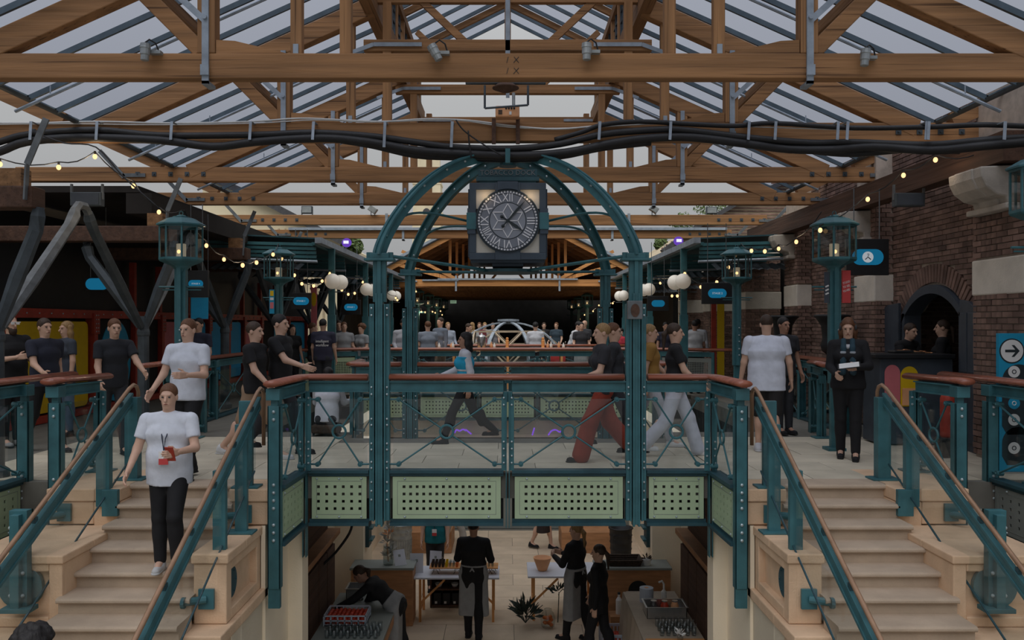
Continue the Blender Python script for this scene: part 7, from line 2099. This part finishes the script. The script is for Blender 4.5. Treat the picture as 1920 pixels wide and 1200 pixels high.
        put(*bw.mesh(.006), 'bow', cloth((.30, .305, .31)), ap)
        K2 = SDF(); K2.cone(wst - up * .02, wst + up * .02, .134 * s, .130 * s, .02, 1.46); K2.plane(wst - up * .02, up); K2.plane(wst + up * .015, -up)
        put(*K2.mesh(.01), 'waistband', cloth((.30, .305, .31)), ap)
    if 'vest' in extras:
        T_ = SDF(); torso(T_, .026 * s); T_.plane(hip + up * (-.10) * s, up); T_.plane(hip + up * .44 * s, -up)
        ve = put(*T_.mesh(.013), 'vest', cloth((.02, .34, .56)))
        for q in (.02, .22):
            T2 = SDF(); torso(T2, .031 * s); T2.plane(hip + up * q * s, up); T2.plane(hip + up * (q + .03) * s, -up); put(*T2.mesh(.012), 'reflective_band', cloth((.55, .57, .6)), ve)
    if 'bag' in extras:
        c = hip + Vector((.17 * s, .02, .02)); bg_ = SDF(); bg_.cone(c + Vector((0, -.10, -.05)), c + Vector((0, .10, -.05)), .075, .075, .03); bg_.cone(c + Vector((0, -.09, .06)), c + Vector((0, .09, .06)), .06, .06, .03)
        bb = put(*bg_.mesh(.014), 'shoulder_bag', cloth((.06, .032, .02)))
        mb = MB().tube([c + Vector((0, -.08, .1)), chest(.40, .12, .02), chest(.53, .02, -.09), chest(.42, -.12, .0), c + Vector((0, .08, .1))], .012, 5); put(mb.v, mb.f, 'strap', cloth((.06, .032, .02)), bb)
    if 'headphones' in extras:
        mb = MB(); pts = [H(.088 * math.cos(t), .01, .02 + .10 * math.sin(t)) for t in [math.pi * i / 12 for i in range(13)]]
        mb.tube([Vector(p) for p in pts], .010, 6)
        hp_ = put(mb.v, mb.f, 'headphones', cloth((.05, .055, .06)))
        for sg in (1, -1):
            e = SDF(); e.ell(H(sg * .088, .01, .0), np.array((.018, .035, .042)) * s, .01, RT); put(*e.mesh(.008), 'ear_cup', cloth((.05, .055, .06)), hp_)
    if 'scarf' in extras:
        sc_ = None
        for sg in (1, -1):
            q = SDF(); q.cone(chest(.53, .05, .05 * sg), chest(.44, .10, .05 * sg), .035, .035, .02); q.cone(chest(.44, .10, .05 * sg), chest(.14, .15, .06 * sg), .035, .04, .02)
            sc_ = put(*q.mesh(.011), 'scarf', cloth((.02, .05, .07)))
            for w_ in (.40, .31, .22):
                q2 = SDF(); q2.cone(chest(w_, .115, .055 * sg), chest(w_ - .03, .12, .055 * sg), .041, .041, .01); q2.plane(chest(w_, .1, 0), -up); q2.plane(chest(w_ - .03, .1, 0), up)
                put(*q2.mesh(.009), 'scarf_stripe', cloth((.3, .33, .36)), sc_)
    if 'collar' in extras:
        q = SDF(); q.cone(chest(.52, .02, .06), chest(.45, .105, .0), .022, .02, .02); q.cone(chest(.52, .02, -.06), chest(.45, .105, .0), .022, .02, .02); put(*q.mesh(.009), 'collar', cloth((.4, .41, .43)))
    if 'cap' in extras:
        q = SDF(); q.ell(H(0, .01, .05), np.array((.084, .10, .085)) * s, .02, RT); q.plane(H(0, 0, .035), RM @ np.array((0, 0, 1.0))); cc = put(*q.mesh(.012), 'cap', cloth(BLACK_))
        q = SDF(); q.ell(H(0, -.11, .045), np.array((.07, .07, .012)) * s, .01, RT); put(*q.mesh(.010), 'brim', cloth(BLACK_), cc)
    root['hand0'] = tuple(XF @ (J['wr0'] + J['fd0'] * .09 * s)); root['hand1'] = tuple(XF @ (J['wr1'] + J['fd1'] * .09 * s))
    return root

def held(name, hand_of, k, size, m, label, cat, rot=(0, 0, 0), off=(0, 0, 0), screen_m=None):
    c = Vector(hand_of['hand%d' % k]) + Vector(off)
    t = thing(name, c, label, cat)
    M = Matrix.Translation(c) @ Matrix.Rotation(rot[2], 4, 'Z') @ Matrix.Rotation(rot[0], 4, 'X') @ Matrix.Rotation(rot[1], 4, 'Y')
    a, b, d = size
    MB().box(-a / 2, a / 2, -b / 2, b / 2, -d / 2, d / 2).xf(M).build('body', m, t, bevel=.003)
    if screen_m: MB().box(-a * .44, a * .44, -b / 2 * .92, b / 2 * .92, d / 2, d / 2 + .002).xf(M).build('face', screen_m, t)
    return t

STR = dict(thigh=(24, -16), knee=(8, 26), arm=((-18, 6), (22, 6)), elbow=(18, 25))     # mid stride
STR2 = dict(thigh=(-18, 22), knee=(24, 6), arm=((22, 6), (-18, 6)), elbow=(25, 18))
def at(px, Y): return (px - 952) * Y / FPX
# --- upper deck, front
person('bearded man in black with white-framed glasses and folded arms at the picture edge', at(20, 11.9), 11.9, 0, face=62, h=1.80, top=BLACK_, bottom=BLACK_, shoes=(.3, .3, .3), hair='brown', hairstyle='bald', extras=('beard', 'glasses'), bulk=1.18,
       arm=((20, 5), (20, 5)), elbow=(80, 80), inward=(35, 35))
person('man in a dark T-shirt walking past the yellow panel', at(84, 11.4), 11.4, 0, face=60, h=1.79, top=(.02, .023, .04), bottom=BLACK_, hair='brown', thigh=(20, -14), knee=(8, 24), arm=((-10, 6), (25, 6)), elbow=(25, 40))
w = person('woman with long fair hair and a lanyard in front of the yellow panel', at(124, 13.0), 13.0, 0, face=-35, h=1.72, top=(.045, .055, .075), bottom=(.10, .15, .22), hair='blonde', hairstyle='long', female=True, extras=('lanyard',), arm=((2, 10), (2, 8)), elbow=(8, 40))
person('man in black leaning on the stair handrail in front of the blue oval', at(212, 11.2), 11.2, 0, face=40, h=1.77, top=(.02, .022, .028), bottom=CHAR, hair='auburn', thigh=(14, -10), knee=(4, 18), arm=((35, 12), (10, 6)), elbow=(25, 30), lean=6, bulk=.95)
p1 = person('person in a white T-shirt at the head of the steps, one arm bent', at(352, 9.35), 9.35, 0, face=-12, h=1.75, top=(.60, .63, .70), bottom=BLACK_, hair='auburn', thigh=(14, -8), knee=(10, 16), arm=((12, 10), (15, 12)), elbow=(80, 30), inward=(20, 0), bulk=1.05)
ZST = -RISE * 5
p2 = person('person in a loose white T-shirt and black trousers coming down the steps', at(318, 7.95), 7.95, -.592, face=6, h=1.72, top=(.62, .65, .72), bottom=(.012, .012, .014), shoes=(.5, .5, .5), hair='auburn', thigh=(22, 2), knee=(34, 6), arm=((18, 14), (10, 16)), elbow=(70, 30), inward=(30, 0), lean=3, bulk=1.12, hem=.80, extras=('lanyard',))
held('phone', p2, 0, (.075, .01, .15), 'red_paint', 'red phone in the hand of the person coming down the steps', 'phone', (0.5, 0, 0))
person('dark-haired walker in black with tan shorts and a brown shoulder bag', at(478, 10.7), 10.7, 0, face=80, h=1.76, top=BLACK_, bottom=(.30, .20, .13), legs='shorts', shoes=(.6, .6, .6), hair='brown', extras=('bag',), **STR)
person('taller walker in a black T-shirt reaching an arm forward', at(524, 11.1), 11.15, 0, face=78, h=1.84, top=BLACK_, bottom=CHAR, hair='dark', thigh=(20, -16), knee=(8, 26), arm=((-8, 6), (38, 4)), elbow=(18, 35))
person('woman in a blue vest over white sleeves walking across the bridge', at(872, 12.2), 12.2, 0, face=-82, h=1.63, top=(.6, .62, .68), sleeve='long', bottom=BLACK_, hair='dark', hairstyle='bob', female=True, extras=('vest',), thigh=(28, -20), knee=(10, 28), arm=((-14, 6), (24, 8)), elbow=(20, 45), skin='mid')
person('person in wide rust-red trousers and dark top walking across the bridge', at(1128, 10.65), 10.65, 0, face=-80, h=1.74, top=(.03, .03, .036), bottom=(.26, .04, .022), legs='wide', hair='blonde', hairstyle='short', female=True, flare=1.05, thigh=(24, -18), knee=(8, 24), arm=((18, 8), (-16, 8)), elbow=(55, 20))
person('walker in a dark jacket and trousers behind the rust-red trousers', at(1152, 11.35), 11.4, 0, face=84, h=1.74, top=CHAR, sleeve='long', bottom=CHAR, hair='auburn', **STR2)
person('walker in white trousers and a black top beside the intercom column', at(1266, 11.0), 11.0, 0, face=82, h=1.74, top=BLACK_, bottom=(.58, .60, .68), legs='wide', flare=.85, shoes=(.66, .66, .66), hair='brown', hairstyle='ponytail', female=True, **STR)
person('walker with an ochre top half hidden behind the intercom column', at(1222, 11.8), 11.9, 0, face=84, h=1.72, top=(.32, .17, .04), bottom=(.45, .47, .52), shoes=(.66, .66, .66), hair='blonde', **STR2)
person('broad man in a white T-shirt and black shorts seen from behind', at(1437, 11.3), 11.3, 0, face=172, h=1.80, top=(.60, .63, .72), bottom=(.016, .014, .014), legs='shorts', shoes=(.55, .56, .6), hair='brown', bulk=1.28, thigh=(8, -10), knee=(4, 16), arm=((6, 14), (0, 16)), elbow=(12, 15), hem=.78, head=(12, 0))
person('dark-haired person in charcoal partly behind the broad man', at(1470, 13.2), 13.2, 0, face=20, h=1.78, top=CHAR, bottom=CHAR, hair='dark', skin='mid')
w = person('woman in a black blazer with headphones and striped scarf holding a tablet', at(1590, 10.75), 10.75, 0, face=-22, h=1.76, top=(.010, .010, .012), sleeve='long', bottom=(.010, .010, .012), hair='auburn', hairstyle='bob', female=True, extras=('headphones', 'scarf', 'collar'),
           arm=((14, 14), (8, 8)), elbow=(74, 62), inward=(38, 20), thigh=(6, -4), knee=(2, 6), head=(16, 0), bulk=1.08)
held('tablet', w, 0, (.26, .18, .012), 'black_paint', 'dark tablet in the hands of the woman in a blazer', 'tablet', (0.30, -.15, -.35), (-.06, -.05, .03), 'white_print')
st_ = thing('low_stool', (at(612, 13.1), 13.1, 0), 'low brown stool under the seated person in white behind the front railing', 'stool')
MB().box(at(612, 13.1) - .2, at(612, 13.1) + .2, 12.95, 13.3, .03, .16).build('seat', 'wicker', st_, bevel=.02)
for dx in (-.17, .17):
    for dy in (12.98, 13.27): MB().box(at(612, 13.1) + dx - .015, at(612, 13.1) + dx + .015, dy - .015, dy + .015, 0, .03).build('foot', 'ink', st_)
person('person in a white top sitting low with their back turned behind the front railing', at(612, 13.1), 13.12, 0, face=176, h=1.68, top=(.6, .62, .68), sleeve='long', bottom=CHAR, hair='dark', thigh=(122, 126), knee=(146, 150), arm=((30, 10), (30, 10)), elbow=(60, 60), lean=8)
# --- in the arched doorway
person('person in black bending at the counter inside the arched doorway', 5.95, 12.98, 0, face=25, h=1.72, top=BLACK_, sleeve='long', bottom=BLACK_, hair='brown', lean=18, arm=((25, 10), (25, 10)), elbow=(30, 30), female=True)
person('woman with a ponytail in black inside the arched doorway', 6.47, 12.7, 0, face=-120, h=1.74, top=BLACK_, sleeve='long', bottom=BLACK_, hair='brown', hairstyle='ponytail', female=True)
# --- left bay and far crowd
person('man with glasses and a lanyard in a dark T-shirt under the second screen', at(372, 15.5), 15.5, 0, face=-10, h=1.78, top=(.025, .028, .05), bottom=CHAR, hair='dark', extras=('lanyard',), res=.018)
CR = dict(res=.022, fingers=False)
prp = person('man in a purple and navy T-shirt with white words across the back', at(606, 18.6), 18.6, 0, face=175, h=1.78, top=(.03, .03, .055), bottom=CHAR, hair='dark', bulk=1.12, res=.018)
for k, tx in enumerate(('intelligent', 'workflow')):
    m_ = text_mb(tx, .085, .004); m_.xf(Matrix.Translation((at(602, 18.3), 18.405, 1.32 - k * .085)) @ Matrix.Diagonal((.85, 1, 1, 1))).build('lettering', 'white_print', prp, fixn=False)
person('woman with long dark hair in black near the blue panels', at(548, 19.5), 19.5, 0, face=40, h=1.66, top=BLACK_, bottom=BLACK_, hair='dark', hairstyle='long', female=True, **CR)
person('woman in grey check beside the dark-haired woman', at(533, 20.0), 20.0, 0, face=30, h=1.72, top=(.15, .16, .18), sleeve='long', bottom=CHAR, hair='blonde', **CR)
person('person in black half hidden behind the purple T-shirt', at(585, 19.6), 19.7, 0, face=120, h=1.70, top=BLACK_, bottom=CHAR, hair='auburn', **CR)
person('man in a grey T-shirt with folded hands by the first globe post', at(645, 21.3), 21.3, 0, face=20, h=1.72, top=(.30, .31, .33), bottom=CHAR, hair='auburn', elbow=(70, 70), **CR)
person('man in a dark shirt with a lanyard behind the first globe post', at(634, 21.9), 22.0, 0, face=10, h=1.76, top=CHAR, bottom=CHAR, hair='brown', extras=('lanyard',), **CR)
person('woman with curly red hair and a patterned top looking at her hands', at(671, 20.9), 21.4, 0, face=-30, h=1.66, top=(.28, .30, .32), bottom=BLACK_, hair='auburn', hairstyle='curly', female=True, elbow=(80, 80), **CR)
w = person('bearded man in a light grey hoodie looking at a phone', at(744, 19.9), 21.2, 0, face=8, h=1.80, top=(.36, .37, .41), sleeve='long', bottom=CHAR, hair='dark', extras=('beard',), elbow=(85, 60), inward=(15, 15), head=(18, 0), skin='mid', res=.018)
held('phone', w, 0, (.07, .01, .14), 'black_paint', 'black phone in the hand of the man in the grey hoodie', 'phone', (.6, 0, 0))
person('man with grey hair and a blue-grey T-shirt seen from behind by the rear column', at(790, 20.0), 21.6, 0, face=200, h=1.74, top=(.20, .23, .28), bottom=CHAR, hair='auburn', bulk=1.08, **CR)
person('dark-haired man in a denim-blue shirt beside the rear column', at(807, 20.0), 22.9, 0, face=-40, h=1.84, top=(.13, .16, .21), sleeve='long', bottom=(.3, .27, .22), hair='brown', **CR)
BGp = [(840, 27.5, 'fair man in a light blue shirt behind the bar', (.3, .34, .42), 'blonde', 'short', 20), (866, 24.7, 'man in a dark jacket leaning towards the bar', (.04, .045, .05), 'brown', 'short', 60), (886, 29.5, 'person with long pale hair behind the steel urn', (.5, .5, .5), 'blonde', 'long', 150),
       (899, 30.5, 'man in a burgundy shirt behind the steel urn', (.16, .03, .04), 'auburn', 'short', 0), (909, 31.2, 'fair person behind the man in burgundy', (.3, .28, .26), 'blonde', 'short', 10), (924, 31.5, 'person seen through the lattice dome', (.2, .2, .22), 'brown', 'short', 0),
       (1020, 31.8, 'brown-haired person in black behind the lattice dome', BLACK_, 'brown', 'short', 0), (1043, 31.6, 'person in dark blue at the end of the bar', (.03, .05, .07), 'auburn', 'short', -20), (1071, 25.0, 'tall man in a white shirt leaning over the far tables', (.6, .62, .66), 'dark', 'short', 60),
       (1096, 26.5, 'bald man in dark clothes beside the tall man in white', CHAR, 'brown', 'short', -40), (1090, 24.4, 'woman in a grey apron over black in front of the far tables', (.03, .03, .035), 'dark', 'bun', 5), (1004, 24.6, 'man in a pale shirt and dark cap in front of the dome', (.55, .57, .62), 'dark', 'short', 175)]
for px, Y, lb, tc_, hc, hstyle, fc in BGp:
    ex = ()
    if 'apron' in lb: ex = ('apron',)
    if 'cap' in lb and 'dark cap' in lb: ex = ('cap',)
    person(lb, at(px, Y), Y, 0, face=fc, h=1.68 + (.1 if 'tall' in lb else .04), top=tc_, sleeve='long' if 'shirt' in lb or 'jacket' in lb else 'short', bottom=CHAR, hair=hc, hairstyle=hstyle if 'bald' not in lb else 'bald', elbow=(50, 60), res=.024, fingers=False, extras=ex, lean=(20 if 'leaning' in lb else 0))
person('man in a striped white shirt seen from behind by the yellow banner', at(1326, 19.6), 20.9, 0, face=178, h=1.76, top=(.48, .49, .51), bottom=BLACK_, hair='dark', skin='mid', elbow=(40, 40), **CR)
person('man in a white shirt with a teal lanyard beside the yellow banner', at(1341, 20.5), 22.4, 0, face=150, h=1.80, top=(.5, .53, .6), sleeve='long', bottom=CHAR, hair='dark', skin='dark', **CR)
person('person in dark clothes standing far off under the brick wall screen', at(1251, 23), 23.2, 0, face=0, h=1.72, top=(.03, .03, .05), bottom=CHAR, hair='dark', skin='mid', **CR)
person('person in red behind the front column on the brick side', at(1167, 24), 24.4, 0, face=-60, h=1.55, top=(.4, .03, .05), bottom=CHAR, hair='dark', **CR)
# --- undercroft
b1 = person('woman in black with a grey apron bending over the crate of tomatoes', at(745, 12.1), 12.05, LOW, face=-98, h=1.72, top=BLACK_, sleeve='long', bottom=BLACK_, hair='brown', hairstyle='ponytail', female=True, lean=52, arm=((50, 12), (18, 8)), elbow=(14, 12), extras=('apron',), head=(10, 0), thigh=(8, -6), knee=(0, 4), skin='mid')
person('waiter in black with a grey apron standing with his back turned', at(888, 13.3), 13.3, LOW, face=172, h=1.84, top=BLACK_, sleeve='long', bottom=BLACK_, hair='dark', extras=('apron',), elbow=(75, 75), inward=(25, 25), arm=((10, 14), (10, 14)), thigh=(4, -4), knee=(2, 4), skin='mid')
person('waitress in black with a grey apron and fair ponytail, arms folded', at(1080, 13.2), 13.2, LOW, face=-128, h=1.82, top=BLACK_, sleeve='long', bottom=BLACK_, hair='blonde', hairstyle='ponytail', female=True, extras=('apron',), elbow=(85, 85), inward=(30, 30), arm=((20, 12), (20, 12)), thigh=(10, -10), knee=(4, 6))
person('woman in a black trouser suit walking past the plywood counter', at(1122, 12.3), 12.3, LOW, face=-112, h=1.72, top=(.010, .010, .012), sleeve='long', bottom=(.010, .010, .012), hair='brown', hairstyle='ponytail', female=True, hem=.78, bulk=1.08, arm=((-6, 8), (8, 8)), elbow=(10, 20), thigh=(14, -10), knee=(4, 14))
person('person in a teal T-shirt with a lanyard behind the trestle table', at(815, 15.6), 15.7, LOW, face=0, h=1.74, top=(.01, .16, .19), bottom=CHAR, hair='brown', extras=('lanyard',))
person('passer-by in pale clothes behind the person in teal', at(848, 18.0), 18.2, LOW, face=80, h=1.76, top=(.4, .33, .28), bottom=(.35, .33, .30), shoes=(.6, .6, .6), hair='brown', **{**STR, 'res': .02})
person('passer-by in a dark skirt and strappy heels at the back of the undercroft', at(1018, 18.6), 18.6, LOW, face=60, h=1.70, top=BLACK_, bottom=(.03, .022, .02), legs='skirt', hair='dark', hairstyle='long', female=True, thigh=(14, -10), knee=(6, 14), res=.018)
person('dark curly-haired person at the foot of the steps, only the head in view', at(82, 5.0), 4.9, -1.78, face=170, h=1.72, top=CHAR, bottom=CHAR, hair='dark', hairstyle='curly')

# tidy helper properties
for o in bpy.data.objects:
    for k_ in ('_o', 'hand0', 'hand1'):
        if k_ in o: del o[k_]
